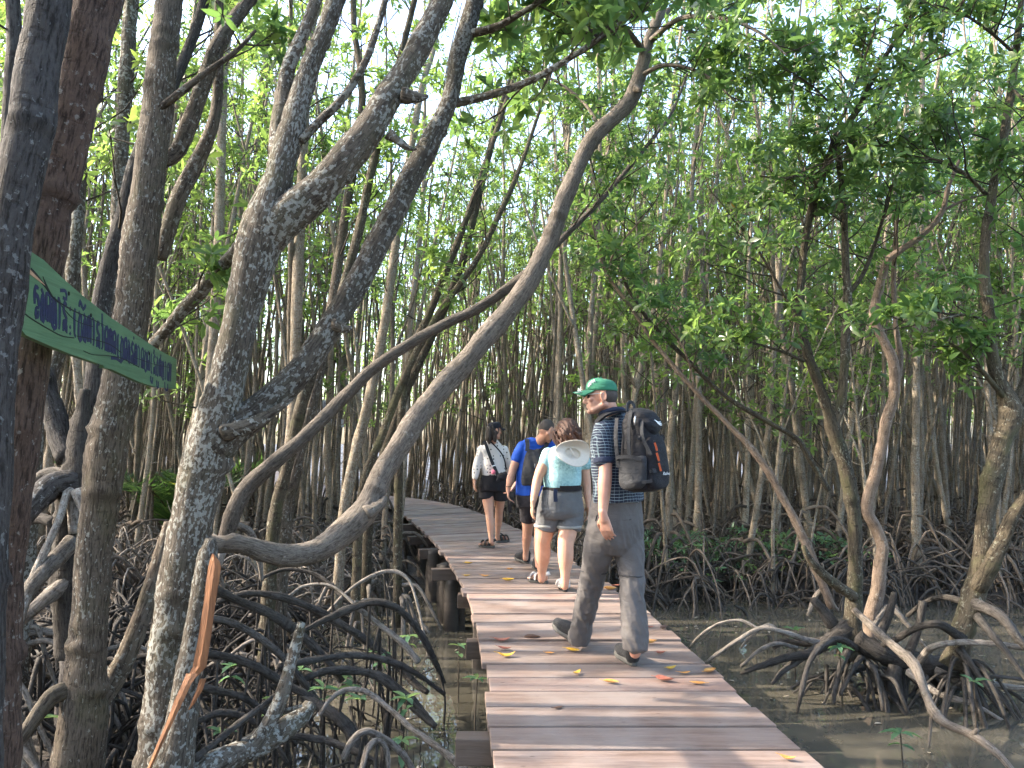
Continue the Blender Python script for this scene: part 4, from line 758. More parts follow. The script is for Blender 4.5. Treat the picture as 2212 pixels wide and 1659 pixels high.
ZL = {'l': ('slim mangrove trunk rising among many alike behind the big trees at the left', 'slim mangroves behind the big left-hand trees'),
      'c': ('slim upright mangrove among many alike behind the walkers and the boardwalk bend', 'slim mangroves behind the walkers'),
      'r': ('slim mangrove among many alike on the root-covered bank across the right-hand channel', 'slim mangroves on the bank across the channel')}
for i, (x, y) in enumerate(spots):
    u = 1106 + x / y * FPX; z = 'l' if u < 640 else 'c' if u < 1400 else 'r'
    k = int(gf.integers(len(PROT)))
    tl = (gf.normal(0, .035), gf.normal(.10 if u < 1150 and y < 15 else .035, .05))
    if z == 'r' and y < 14 and gf.random() < .22: pr = LEAFP[int(gf.integers(len(LEAFP)))]
    else: pr = PROT[k]
    plant(pr, x, y, gf.uniform(0, 6.28), gf.uniform(.85, 1.15), tl, *ZL[z])
# leafy saplings that hang foliage over the channel's far bank and by the curved trunk
LS = [(2.2, 10.9, 'bushy mangrove sapling with low foliage on the far bank behind the man', 0), (3.6, 10.8, 'leafy young mangrove on the bank left of the slim sunlit trunk', 2), (5.2, 11.2, 'leafy young mangrove on the bank behind the forked channel tree', 0), (6.8, 10.9, 'leafy young mangrove on the bank near the right edge', 2), (1.6, 12.0, 'leafy young mangrove behind the man with the backpack', 1), (4.4, 12.3, 'low leafy mangrove deeper in behind the curvy pinkish trunk', 1), (8.3, 12.2, 'leafy young mangrove at the far right of the bank', 0), (7.4, 9.9, 'bushy mangrove behind the thick olive-brown tree at the right edge', 2)]
for x, y, lb, k in LS: plant(LEAFP[k], x, y, gf.uniform(0, 6.28), gf.uniform(.9, 1.1), (gf.normal(0, .05), gf.normal(0, .06)), lb, None, 'leafy_mangrove')

# ------------------------------------------------------------------ the wood behind: one mass
def mass(spots, g, nl, L, W, h=(8.5, 12), trunk=True, low=.34, rr_=(.03, .065)):
    tm, lm = MB(), MB(); C, D = [], []
    for x, y in spots:
        z = float(mudz(x, y)); H = g.uniform(*h); lx, ly = g.normal(.05, .06), g.normal(0, .05); r = g.uniform(*rr_)
        zz = np.array([-.1, .3, .55, .8, 1.]); off = g.normal(0, .07, (5, 2)); off[0] = 0
        pts = np.column_stack([x + lx * H * zz + off[:, 0], y + ly * H * zz + off[:, 1], z + H * np.maximum(zz, -.02), r * np.array([1.2, .9, .7, .45, .2])])
        if trunk: tube(tm, pts, ns=5, step=1.1, rough=.05, cap=False, seed=int(g.integers(1 << 30)))
        f = low + (1 - low) * g.random(nl) ** .9; rr = g.uniform(.1, 1.35, nl) * (1.15 - .5 * f); a = g.uniform(0, 6.28, nl)
        C.append(np.stack([x + lx * H * f + rr * np.cos(a), y + ly * H * f + rr * np.sin(a), z + H * f + g.normal(0, .15, nl)], 1)); D.append(np.stack([np.cos(a), np.sin(a), g.uniform(.1, 1.2, nl)], 1))
    C = np.concatenate(C); D = np.concatenate(D); rosettes(lm, C, D, g, 5, L, W)
    return tm, lm
gm = np.random.default_rng(9)
far = scatter(900, (-32, 32), (21, 40), .72, gm, pts=spots)
tm, lm = mass(far, gm, 40, .16, .062, low=.26)
tag(put('far_mangrove_trunks', tm.mesh('far_mangrove_trunks'), M['bark_slim']), 'distant wood of slim mangrove trunks closing the view', 'trees', None, 'stuff')
tag(put('far_mangrove_foliage', lm.mesh('far_mangrove_foliage'), M['leaf']), 'distant bright green mangrove foliage closing the view', 'foliage', None, 'stuff')
pol = scatter(1150, (-20, 20), (11.2, 25), .30, gm, pts=spots, ok=lambda x, y: y > 12.5 or x < -3)
tm2, lm2 = mass(pol, gm, 6, .12, .046, h=(6.5, 10), low=.42, rr_=(.013, .034))
tag(put('thin_pole_wood', tm2.mesh('thin_pole_wood'), M['bark_slim']), 'crowd of thin mangrove poles filling the gaps between the slim trunks', 'trees', None, 'stuff')
tag(put('thin_pole_foliage', lm2.mesh('thin_pole_foliage'), M['leaf']), 'sparse foliage of the thin mangrove poles', 'foliage', None, 'stuff')
# trees out of frame to either side and overhead: they shade the walk and stand in the water's mirror
side = []
for k in range(4000):
    x, y = gm.uniform(-15, 12), gm.uniform(-6, 20)
    if abs(x) <= .74 * y + 1.2 or (abs(x) < 2.2 and y < 6) or (x > 0 and x < 3.4): continue
    if all((x - a) ** 2 + (y - b) ** 2 > 1.25 ** 2 for a, b in side): side.append((x, y))
side = side[:85]
for k in range(3000):                                       # the wood goes on unseen behind the viewer, added to shade the foreground
    x, y = gm.uniform(-11, 11), gm.uniform(-12, 1.5)
    if abs(x) < 1.9 or abs(x) <= .74 * y + 1.4: continue
    if all((x - a) ** 2 + (y - b) ** 2 > 1.15 ** 2 for a, b in side): side.append((x, y))
side = side[:185]
tm, lm = mass(side, gm, 52, .15, .065, low=.42)
tag(put('side_mangrove_trunks', tm.mesh('side_mangrove_trunks'), M['bark_slim']), 'mangrove trunks standing out of view to either side of the boardwalk and behind', 'trees', None, 'stuff')
tag(put('side_mangrove_foliage', lm.mesh('side_mangrove_foliage'), M['leaf']), 'mangrove foliage out of view, added to shade the boardwalk', 'foliage', None, 'stuff')

# ------------------------------------------------------------------ the tangle of stilt roots
def tangle(n, area, g, zl=(.15, .75), r=(.006, .017), reach=(.4, 1.3), straight=.4, ns=5):
    b_ = MB(); k = 0
    while k < n:
        x, y = area(g)
        if np.hypot(PATHMID[:, 0] - x, PATHMID[:, 1] - y).min() < 1.0: continue
        z = float(mudz(x, y)); a = g.uniform(0, 6.28); L = g.uniform(*reach); top = g.uniform(*zl)
        e = (x + L * math.cos(a), y + L * math.sin(a))
        if np.hypot(PATHMID[:, 0] - e[0], PATHMID[:, 1] - e[1]).min() < .95: continue
        rr = g.uniform(*r); o = float(g.uniform(0, 50))
        if g.random() < straight:
            tube(b_, [(x, y, z - .05, rr), ((x + e[0]) / 2 + g.normal(0, .04), (y + e[1]) / 2, z + top * .6, rr * .9), (e[0], e[1], z + top, rr * .6)], ns=ns, step=.2, rough=.05, cap=False, seed=int(g.integers(1 << 30)), off=o)
        else:
            m1 = g.uniform(.3, .7)
            tube(b_, [(x, y, z - .06, rr), (x + (e[0] - x) * .15, y + (e[1] - y) * .15, z + top * .62, rr), (x + (e[0] - x) * m1 + g.normal(0, .05), y + (e[1] - y) * m1 + g.normal(0, .05), z + top, rr), (x + (e[0] - x) * .88, y + (e[1] - y) * .88, z + top * .5, rr * .9), (e[0], e[1], z - .06, rr * .8)], ns=ns, step=.13, rough=.06, cap=False, seed=int(g.integers(1 << 30)), off=o)
        k += 1
    return b_
gt = np.random.default_rng(55)
def bank_r(g):
    while True:
        x, y = g.uniform(.2, 13), g.uniform(10.4, 20)
        if x < .8 * y: return x, y
def bank_l(g):
    while True:
        x, y = g.uniform(-12, -1.0), g.uniform(9.4, 20)
        if x > -.8 * y: return x, y
def near_l(g): return g.uniform(-4.6, -2.0), g.uniform(4.2, 9.4)
def mid_c(g): return g.uniform(-3, 4), g.uniform(12.5, 20)
tag(put('bank_root_tangle', tangle(2300, bank_r, gt).mesh('bank_root_tangle'), M['root_brown']), 'tangle of grey prop roots covering the bank across the right-hand channel', 'roots', None, 'stuff')
tag(put('left_root_tangle', tangle(1900, bank_l, gt, zl=(.15, .85)).mesh('left_root_tangle'), M['root']), 'tangle of grey prop roots and dead sticks behind the big left trees', 'roots', None, 'stuff')
tag(put('dark_root_tangle', tangle(520, near_l, gt, zl=(.1, .55), r=(.007, .020), reach=(.4, 1.0), straight=.15, ns=7).mesh('dark_root_tangle'), M['root_dark']), 'tangle of dark muddy prop roots round the feet of the big left trees', 'roots', None, 'stuff')
def pool_l(g): return g.uniform(-2.3, -.75), g.uniform(4.3, 8.2)
tag(put('pool_root_tangle', tangle(170, pool_l, gt, zl=(.14, .42), r=(.004, .011), reach=(.25, .8), straight=.25, ns=5).mesh('pool_root_tangle'), M['root_dark']), 'thin dark rootlets standing among the big arching roots in the left pool', 'roots', None, 'stuff')
def shore_r(g): return g.uniform(.9, 8.5), g.uniform(10.2, 11.5)
tag(put('shore_root_tangle', tangle(420, shore_r, gt, zl=(.14, .5), r=(.008, .021), reach=(.35, 1.0), straight=.1, ns=6).mesh('shore_root_tangle'), M['root_dark']), 'dark arching prop roots along the waterline of the far bank', 'roots', None, 'stuff')
tag(put('centre_root_tangle', tangle(800, mid_c, gt).mesh('centre_root_tangle'), M['root_brown']), 'tangle of prop roots between the slim trunks behind the walkers', 'roots', None, 'stuff')
# thicket of seedlings on the far bank
sm, slm = MB(), MB(); C = []
while len(C) < 420:
    x, y = gt.uniform(1.2, 5.2), gt.uniform(10.7, 13.2)
    if gt.random() > math.exp(-((y - 11.6) / .9) ** 2): continue
    C.append((x, y, float(mudz(x, y)) + gt.uniform(.3, .62)))
C = np.array(C); rosettes(slm, C, np.tile([0, 0, 1.], (len(C), 1)) + gt.normal(0, .25, (len(C), 3)), gt, 6, .105, .043, 1.15)
for c in C[::2]: tube(sm, [(c[0], c[1], c[2] - .6, .005), (c[0] + .01, c[1], c[2] - .3, .004), (*c, .004)], ns=4, step=.3, rough=0, cap=False, seed=1)
th = tag(empty('seedling_thicket', (3, 11.5, -.6)), 'thicket of low mangrove seedlings covering the far bank behind the man', 'undergrowth', None, 'stuff')
put('seedling_stems', sm.mesh('seedling_stems'), M['twig'], th); put('seedling_leaves', slm.mesh('seedling_leaves'), M['leaf_seed'], th)
# ------------------------------------------------------------------ people
def ell(mb, c, r, axes=None, n=14):
    """closed ellipsoid; axes: three unit rows for r"""
    ax = np.eye(3) if axes is None else np.asarray(axes, float); th = np.linspace(0, np.pi, n)[1:-1]; ph = np.arange(2 * n) / (2 * n) * 2 * np.pi
    loc = np.stack([np.sin(th)[:, None] * np.cos(ph), np.sin(th)[:, None] * np.sin(ph), np.repeat(np.cos(th)[:, None], 2 * n, 1)], -1).reshape(-1, 3)
    loc = np.vstack([loc, [[0, 0, 1], [0, 0, -1]]]) * np.asarray(r); V = np.asarray(c) + loc @ ax; m, k = n - 2, 2 * n
    i = np.arange(m - 1)[:, None] * k; j = np.arange(k)[None]; Q = np.stack([i + j, i + k + j, i + k + (j + 1) % k, i + (j + 1) % k], -1).reshape(-1, 4)
    j = np.arange(k); T = np.vstack([np.stack([np.full(k, m * k), j, (j + 1) % k], -1), np.stack([np.full(k, m * k + 1), (m - 1) * k + (j + 1) % k, (m - 1) * k + j], -1)])
    mb.add(V, Q, T)
def limb(mb, rows, ns=16, step=.02, flat=False):
    """round-ended tapering limb; rows x, y, z, r"""
    q = np.asarray(rows, float); n0 = mb.n; tube(mb, q, ns=ns, step=step, rough=0, seed=1); mb.a.clear()
    for e in ((q[0],) if flat else (q[0], q[-1])): ell(mb, e[:3], (e[3] * .99,) * 3, n=10)
def J(u, v, d, r): return [*P(u, v, d), r]
def etube(mb, rows, side, ns=28, step=.02, power=2.3):
    """torso-like loft: rows (centre xyz, half width along side, half depth)"""
    q = spline(np.asarray(rows, float), step); c = q[:, :3]; t = unit(np.gradient(c, axis=0)); s = unit(np.asarray(side, float)[None] - t * (t @ np.asarray(side, float))[:, None]); f = np.cross(s, t)
    th = np.arange(ns) / ns * 2 * np.pi; ct, st = np.cos(th), np.sin(th); ex = 2 / power; cx = np.sign(ct) * np.abs(ct) ** ex; sx = np.sign(st) * np.abs(st) ** ex
    V = c[:, None] + q[:, 3][:, None, None] * cx[None, :, None] * s[:, None] + q[:, 4][:, None, None] * sx[None, :, None] * f[:, None]
    m = len(c); i = np.arange(m - 1)[:, None] * ns; j = np.arange(ns)[None]; Q = np.stack([i + j, i + (j + 1) % ns, i + ns + (j + 1) % ns, i + ns + j], -1).reshape(-1, 4)
    V = np.vstack([V.reshape(-1, 3), c[0], c[-1]]); j = np.arange(ns); e = (m - 1) * ns
    T = np.vstack([np.stack([(j + 1) % ns, j, np.full(ns, m * ns)], -1), np.stack([e + j, e + (j + 1) % ns, np.full(ns, m * ns + 1)], -1)]); mb.add(V, Q, T)
def fuse(name, mb, voxel=.008, smooth=6, wrinkle=None, mt=None, parent=None, factor=.5):
    """one continuous skin over overlapping closed shapes"""
    mb.a.clear(); me = mb.mesh(name); o = bpy.data.objects.new(name, me); link(o)
    r = o.modifiers.new('r', 'REMESH'); r.mode = 'VOXEL'; r.voxel_size = voxel; r.use_smooth_shade = True
    if smooth: s = o.modifiers.new('s', 'SMOOTH'); s.iterations = smooth; s.factor = factor
    dg = bpy.context.evaluated_depsgraph_get(); ev = o.evaluated_get(dg); out = bpy.data.meshes.new_from_object(ev)
    bpy.data.objects.remove(o); bpy.data.meshes.remove(me); out.name = name; out.materials.clear()
    if wrinkle:
        n = len(out.vertices); co = np.empty(n * 3, 'f'); no = np.empty(n * 3, 'f'); out.vertices.foreach_get('co', co); out.vertex_normals.foreach_get('vector', no); co = co.reshape(-1, 3); no = no.reshape(-1, 3)
        h = wrinkle(co); co = co + no * h[:, None]; out.vertices.foreach_set('co', co.astype('f').ravel()); out.update()
    return put(name, out, mt, parent)
def folds(amp, fx=9, fz=34, seed=0, zlo=None, zhi=None, boost=0):
    """soft cloth folds, stronger between zlo and zhi"""
    a = np.random.default_rng(seed).uniform(0, 6.3, 8)
    def f(co):
        x, y, z = co[:, 0] + .6 * co[:, 1], co[:, 1], co[:, 2]
        w1 = np.sin(z * fz + 3 * np.sin(x * fx + a[0]) + a[1]); w2 = np.sin(z * fz * .55 + x * fx * 2.2 + a[2] + 2 * np.sin(z * 7 + a[3])); w3 = np.sin(x * fx * 4 + z * 9 + a[4])
        h = amp * (.5 * w1 + .6 * w2 + .35 * w3)
        if zlo is not None: h = h * (1 + boost * np.exp(-((z - (zlo + zhi) / 2) / (zhi - zlo) * 2) ** 2))
        return h
    return f
def crumple(amp, seed):
    """sharp-crested cloth creases: ridged noise stretched across the leg, deepest at knee and shin"""
    o = np.random.default_rng(seed).uniform(0, 50, 3)
    def f(co):
        h = np.zeros(len(co))
        for i, c in enumerate(co):
            sh = .5 * c[0] + .9 * c[1]
            q = Vector((c[0] * 11 + sh * 3 + o[0], c[1] * 9 + o[1], c[2] * 8.5 + c[0] * 9 + o[2]))
            r = 1 - abs(mnoise.noise(q)) * 2.2; r2 = 1 - abs(mnoise.noise(q * 2.1 + Vector((3, 7, 1)))) * 2
            k = .35 + .9 * math.exp(-((c[2] - .45) / .16) ** 2) + 1.0 * math.exp(-((c[2] - .16) / .14) ** 2) + .5 * math.exp(-((c[2] - .8) / .1) ** 2)
            h[i] = amp * k * (.7 * max(r, -.5) + .35 * r2 - .45)
        return h
    return f
def hand(mb, wrist, dirp, palmn, size=1., curl=.5, thumb=1, rt=.0085):
    """palm and five bent fingers; dirp: wrist to knuckles, palmn: side the palm faces, thumb: +1/-1 side"""
    d = unit(np.asarray(dirp, float)); pn = unit(np.asarray(palmn, float) - d * np.dot(palmn, d)); s = np.cross(d, pn) * thumb; w_ = np.asarray(wrist, float)
    L = .19 * size; kn = w_ + d * L * .5
    limb(mb, [[*(w_ - d * .02), .026 * size], [*(w_ + d * .03), .026 * size]])
    for k, off in enumerate((-.030, -.010, .010, .029)):
        limb(mb, [[*(w_ + d * L * .12 + s * off * .6 * size), .0135 * size], [*(kn + s * off * size), .0118 * size]])
    for k, (off, fl) in enumerate(((.031, .078), (.0105, .088), (-.0105, .082), (-.031, .064))):
        p = kn + s * off * size; dd = d; R = [[*p, .0105 * size]]; cur = curl * (1 + .12 * k)
        for seg, f in enumerate((.45, .32, .23)):
            a = cur * (.55, .75, .55)[seg]; dd = unit(dd * math.cos(a) + pn * math.sin(a)); p = p + dd * fl * f * size * 1.05; R.append([*p, (rt - .0009 * seg) * size])
        limb(mb, R, ns=10, step=.012)
    p0 = w_ + d * L * .16 + s * .024 * size; d1 = unit(d * .62 + s * .62 + pn * .4); p1 = p0 + d1 * .042 * size; d2 = unit(d * .8 + s * .15 + pn * .5); p2 = p1 + d2 * .034 * size; p3 = p2 + d2 * .026 * size
    limb(mb, [[*p0, .014 * size], [*p1, .0115 * size], [*p2, .0100 * size], [*p3, .008 * size]], ns=10, step=.012)
def shoe(parent, heel, fdir, up=(0, 0, 1), L=.29, W=.048, colu=None, cols=None, name='shoe', pitch=0., sandal=False, strap=None, foot_mb=None):
    """shoe from the heel's ground point along fdir; a real sole and a padded upper, or a strapped sandal over a bare foot"""
    f = unit(np.asarray(fdir, float)); u0 = np.asarray(up, float); f = unit(f * math.cos(pitch) + u0 * math.sin(pitch)); s = unit(np.cross(f, u0)); u = np.cross(s, f); h = np.asarray(heel, float)
    def at(a, b, c): return h + f * a * L + s * b + u * c
    e = tag(empty(name, h)); e.parent = parent; e.location = h - root_loc(parent)
    mb = MB(); n = 40; prof = []
    for t in np.arange(n) / n * 2 * np.pi:
        a = .5 - .5 * math.cos(t); wd = W * (.78 + .34 * math.sin(min(1, a * 1.15) * math.pi * .9) ** 1.2) * math.sin(t) * (1 if abs(math.sin(t)) < .5 else 1); wd = W * (.72 + .36 * math.exp(-((a - .7) / .28) ** 2)) * np.sign(math.sin(t)) * abs(math.sin(t)) ** .45
        prof.append((a, wd))
    lay = [(.0, .86), (.008, .94), (.022, .95), (.030, .88)]; V = []
    for z, k in lay:
        for a, wd in prof: V.append(at(.5 + (a - .5) * (1 if k > .95 else .97), wd * k, z + .018 * max(0, a - .72) ** 1.5 * 4))
    Q = [(i * n + j, i * n + (j + 1) % n, (i + 1) * n + (j + 1) % n, (i + 1) * n + j) for i in range(3) for j in range(n)]; V = V + [at(.5, 0, 0.0), at(.5, 0, .034)]
    T = [((j + 1) % n, j, 4 * n) for j in range(n)] + [(3 * n + j, 3 * n + (j + 1) % n, 4 * n + 1) for j in range(n)]
    mb.add(V, Q, T); put('sole', mb.mesh('sole'), cols, e)
    if not sandal:
        mb = MB(); limb(mb, [[*at(.13, 0, .064), .046], [*at(.35, 0, .070), .049], [*at(.62, 0, .052), .049], [*at(.86, 0, .046), .037]], ns=16); limb(mb, [[*at(.13, 0, .05), .046], [*at(.14, 0, .115), .047]])
        fuse('upper', mb, .006, 5, None, colu, e)
        mb = MB(); ring = [[*at(.15 + .16 * math.cos(a), .043 * math.sin(a), .118 + .008 * math.cos(a)), .008] for a in np.linspace(0, 2 * np.pi, 16)]; tube(mb, ring, ns=8, step=.01, rough=0); put('collar', mb.mesh('collar'), colu, e)
        for k in range(4):
            mb = MB(); a = .42 + .07 * k; tube(mb, [[*at(a, -.026, .082 - .013 * k), .003], [*at(a + .015, 0, .101 - .013 * k), .003], [*at(a, .026, .082 - .013 * k), .003]], ns=6, step=.01, rough=0); put('lace', mb.mesh('lace'), strap or cols, e)
    else:
        if foot_mb is not None:
            limb(foot_mb, [[*at(.14, 0, .058), .030], [*at(.42, 0, .060), .032], [*at(.72, 0, .048), .030]], ns=14)
            for k in range(5): limb(foot_mb, [[*at(.72, (-.030 + .015 * k), .044), .012], [*at(.92 - .025 * abs(k - 1), (-.034 + .017 * k), .042), .0095 if k else .012]], ns=8)
        def band(pts, wd, nm='strap'):
            mb = MB(); c = spline(np.array(pts), .012); tt = unit(np.gradient(c, axis=0)); nn = unit(c - at(.4, 0, .05)); b_ = unit(np.cross(tt, nn)); V = []
            for p, n_, x in zip(c, nn, b_): V += [p + x * wd / 2, p + x * wd / 2 + n_ * .006, p - x * wd / 2 + n_ * .006, p - x * wd / 2]
            m = len(c); F = [(4 * i + j, 4 * i + (j + 1) % 4, 4 * i + 4 + (j + 1) % 4, 4 * i + 4 + j) for i in range(m - 1) for j in range(4)] + [(3, 2, 1, 0), tuple(4 * m - 4 + j for j in range(4))]; mb.add(V, F); put(nm, mb.mesh(nm), colu, e)
        for a, hh, wd in ((.76, .082, .046), (.52, .1, .040)): band([at(a, -.047, .034), at(a, -.036, hh * .8), at(a, 0, hh), at(a, .036, hh * .8), at(a, .047, .034)], wd)
        band([at(.30, -.043, .034), at(.20, -.040, .085), at(.0, -.022, .105), at(-.04, 0, .108), at(0, .022, .105), at(.20, .040, .085), at(.30, .043, .034)], .038, 'heel_strap')
        band([at(.2, -.040, .092), at(.30, -.03, .115), at(.34, 0, .124), at(.30, .03, .115), at(.2, .040, .092)], .024, 'ankle_strap')
    return e
def skin_mat(name, col, stub=False):
    m, nt, b = mat(name); tc = N(nt, 'TexCoord'); v = tc.outputs['Object']; c = ramp(nt, [(.3, tuple(x * .86 for x in col)), (.7, tuple(min(1, x * 1.1) for x in col))], noise(nt, v, 14, 4, .6)).outputs[0]
    red = ramp(nt, [(.45, (0, 0, 0)), (.7, (.45,) * 3)], noise(nt, v, 6, 3, .5)).outputs[0]; c = mix(nt, red, c, (col[0] * 1.05, col[1] * .78, col[2] * .72))
    if stub: at = N(nt, 'Attribute', attribute_name='stub'); c = mix(nt, at.outputs['Fac'], c, (.20, .155, .135))
    nt.links.new(c, b.inputs['Base Color']); b.inputs['Roughness'].default_value = .5; b.inputs['Subsurface Weight'].default_value = .12; b.inputs['Subsurface Radius'].default_value = (.012, .005, .003); b.inputs['Subsurface Scale'].default_value = 1.0
    bump(nt, b, noise(nt, v, 160, 4, .6), .12, .004); return m
M['skin_a'] = skin_mat('skin_ruddy', (.46, .245, .175), True); M['skin_b'] = skin_mat('skin_fair', (.50, .29, .20)); M['skin_c'] = skin_mat('skin_warm', (.47, .265, .185))
def cloth(name, col, rough=.85, amt=.12, bsc=260, bmp=.25, crease=.35):
    m, nt, b = mat(name); tc = N(nt, 'TexCoord'); v = tc.outputs['Object']; c = ramp(nt, [(.3, tuple(x * (1 - amt) for x in col)), (.7, tuple(min(1, x * (1 + amt)) for x in col))], noise(nt, v, 9, 5, .6)).outputs[0]
    nt.links.new(c, b.inputs['Base Color']); b.inputs['Roughness'].default_value = rough; b.inputs['Specular IOR Level'].default_value = .25; b.inputs['Sheen Weight'].default_value = .04
    h = math_(nt, 'ADD', math_(nt, 'MULTIPLY', noise(nt, vecmul(nt, v, (10, 10, 22)), 1, 4, .55, .8), crease * 4), math_(nt, 'MULTIPLY', noise(nt, v, bsc, 2, .5), bmp)); bump(nt, b, h, .7, .012); return m, nt, b, v
M['trouser'] = cloth('grey_brown_trouser', (.088, .082, .082), .7, .12, 260, .2, .2)[0]; M['black_cloth'] = cloth('black_cloth', (.016, .015, .018))[0]; M['navy'] = cloth('navy_cloth', (.022, .03, .058))[0]
M['blue'] = cloth('royal_blue', (.012, .075, .42), .7)[0]; M['dark_short'] = cloth('dark_shorts', (.024, .022, .027))[0]; M['grey_short'] = cloth('grey_shorts', (.115, .118, .125), .8)[0]; M['cuff'] = cloth('pale_cuff', (.26, .26, .25))[0]
M['pack'] = cloth('black_pack', (.005, .0055, .009), .65, .15, 300, .3, .5)[0]; M['pack_grey'] = cloth('pack_grey', (.024, .026, .031), .7, .12, 300, .3, .5)[0]; M['orange'] = cloth('orange_tape', (.42, .085, .03))[0]; M['white_paint'] = plain('white_print', (.72, .74, .75), .6, .03)
M['shoe'] = cloth('charcoal_shoe', (.016, .017, .020), .75, .2, 400, .5)[0]; M['sole'] = plain('grey_sole', (.075, .074, .070), .8, .15, 60, .2); M['black_rubber'] = plain('black_rubber', (.018, .018, .019), .7, .2, 60, .2); M['white_sandal'] = plain('white_sandal', (.62, .60, .58), .6, .08, 50, .1)
M['glass'] = plain('dark_lens', (.008, .008, .009), .12, .05); M['hair_dark'] = plain('dark_hair', (.022, .016, .014), .55, .5, 160, .8, .4, 220); M['hair_brown'] = plain('brown_hair', (.075, .034, .022), .5, .55, 120, .9, .45, 160); M['hair_short'] = plain('short_hair', (.06, .05, .045), .7, .35, 300, .6)
M['straw'] = plain('cream_felt', (.62, .57, .50), .85, .06, 80, .25, .2, 300); M['steel'] = plain('metal_buckle', (.45, .46, .48), .3, .1, 40, 0, .5, None, .9); M['pink'] = plain('pink_pompom', (.72, .18, .26), .9, .2, 200, .8); M['cord'] = plain('brown_band', (.05, .025, .02), .7)
# the checked shirt: thin pale lines on navy, as woven
m, nt, b, v = cloth('checked_shirt', (.020, .030, .055)); sx = N(nt, 'SeparateXYZ'); nt.links.new(v, sx.inputs[0])
def line(nt, sock, period, width, off=0.):
    f = math_(nt, 'FRACT', math_(nt, 'ADD', math_(nt, 'MULTIPLY', sock, 1 / period), off)); return math_(nt, 'LESS_THAN', f, width)
wob_ = math_(nt, 'MULTIPLY', noise(nt, v, 7, 2, .5), .03); zz_ = math_(nt, 'ADD', sx.outputs[2], wob_); l1 = line(nt, zz_, .0195, .14); xx_ = math_(nt, 'ADD', math_(nt, 'ADD', math_(nt, 'MULTIPLY', sx.outputs[0], .8), math_(nt, 'MULTIPLY', sx.outputs[1], .6)), wob_); l2 = line(nt, xx_, .026, .10)
base = b.inputs['Base Color'].links[0].from_socket; band_ = line(nt, zz_, .039, .5, .2); c = mix(nt, math_(nt, 'MULTIPLY', band_, .5), base, (.014, .018, .035)); c = mix(nt, math_(nt, 'MULTIPLY', l2, .55), c, (.22, .30, .34)); c = mix(nt, math_(nt, 'MULTIPLY', l1, .85), c, (.30, .37, .41)); nt.links.new(c, b.inputs['Base Color']); M['check'] = m
# white blouse with black dots
m, nt, b, v = cloth('dotted_blouse', (.66, .62, .59), .8, .05); vo = N(nt, 'TexVoronoi', Scale=23., Randomness=.35); nt.links.new(v, vo.inputs['Vector']); dot = math_(nt, 'LESS_THAN', vo.outputs['Distance'], .235); base = b.inputs['Base Color'].links[0].from_socket; nt.links.new(mix(nt, dot, base, (.03, .028, .03)), b.inputs['Base Color']); M['dots'] = m
# pale aqua top with a mottled print
m, nt, b, v = cloth('aqua_top', (.36, .60, .63), .8, .06); base = b.inputs['Base Color'].links[0].from_socket; f = ramp(nt, [(.47, (0, 0, 0)), (.53, (1, 1, 1))], noise(nt, v, 44, 4, .65)).outputs[0]; z = ramp(nt, [(.42, (.25,) * 3), (.6, (.8,) * 3)], noise(nt, v, 7, 2, .5)).outputs[0]; nt.links.new(mix(nt, math_(nt, 'MULTIPLY', f, z), base, (.19, .37, .41)), b.inputs['Base Color']); M['aqua'] = m
# green cap
m, nt, b, v = cloth('green_cap', (.032, .165, .10), .8, .1); M['cap_green'] = m; M['cap_black'] = cloth('black_cap', (.012, .012, .018), .75)[0]

def head_frame(fd, tilt=0.):
    f = unit(np.array([fd[0], fd[1], 0.])); s = np.array([f[1], -f[0], 0.]); u = np.array([0, 0, 1.]); f2 = f * math.cos(tilt) + u * math.sin(tilt); u2 = u * math.cos(tilt) - f * math.sin(tilt); return f2, s, u2     # forward, his right, up
def face(mb, hc, F, k=1., nose=1.):
    f, s, u = F
    def at(a, b, c): return hc + (f * a + s * b + u * c) * k
    ax = np.array([f, s, u]); ell(mb, at(-.008, 0, .022), np.array((.098, .077, .102)) * k, ax); ell(mb, at(.030, 0, -.03), np.array((.062, .062, .075)) * k, ax); ell(mb, at(.048, 0, -.072), np.array((.042, .045, .036)) * k, ax); ell(mb, at(.076, 0, -.093), np.array((.021, .026, .018)) * k, ax)
    limb(mb, [[*at(.084, 0, .020), .010 * k], [*at(.099, 0, -.006), .0125 * k], [*at(.112 * nose, 0, -.026), .0135 * k]], ns=10, step=.01)
    for b in (-1, 1):
        ell(mb, at(.098, b * .012, -.031), np.array((.010, .009, .008)) * k, ax, 8); limb(mb, [[*at(.083, b * .012, .036), .012 * k], [*at(.072, b * .046, .038), .012 * k]], ns=8, step=.01)
        ell(mb, at(.062, b * .044, -.012), np.array((.024, .022, .02)) * k, ax, 8); limb(mb, [[*at(-.02, b * .060, -.05), .022 * k], [*at(.05, b * .034, -.082), .020 * k]], ns=10)
        ell(mb, at(-.018, b * .078, -.004), np.array((.019, .009, .033)) * k, ax, 10); ring = [[*at(-.020 + .018 * math.cos(a), b * .087, .002 + .029 * math.sin(a)), .0048 * k] for a in np.linspace(-.9, 4.2, 14)]; tube(mb, ring, ns=8, step=.006, rough=0); mb.a.clear(); ell(mb, at(-.010, b * .083, -.030), np.array((.009, .006, .010)) * k, ax, 8)
    for c, r in ((-.050, .0088), (-.061, .0095)): limb(mb, [[*at(.080, -.020, c), r * .6 * k], [*at(.092, 0, c), r * k], [*at(.080, .020, c), r * .6 * k]], ns=8, step=.008)
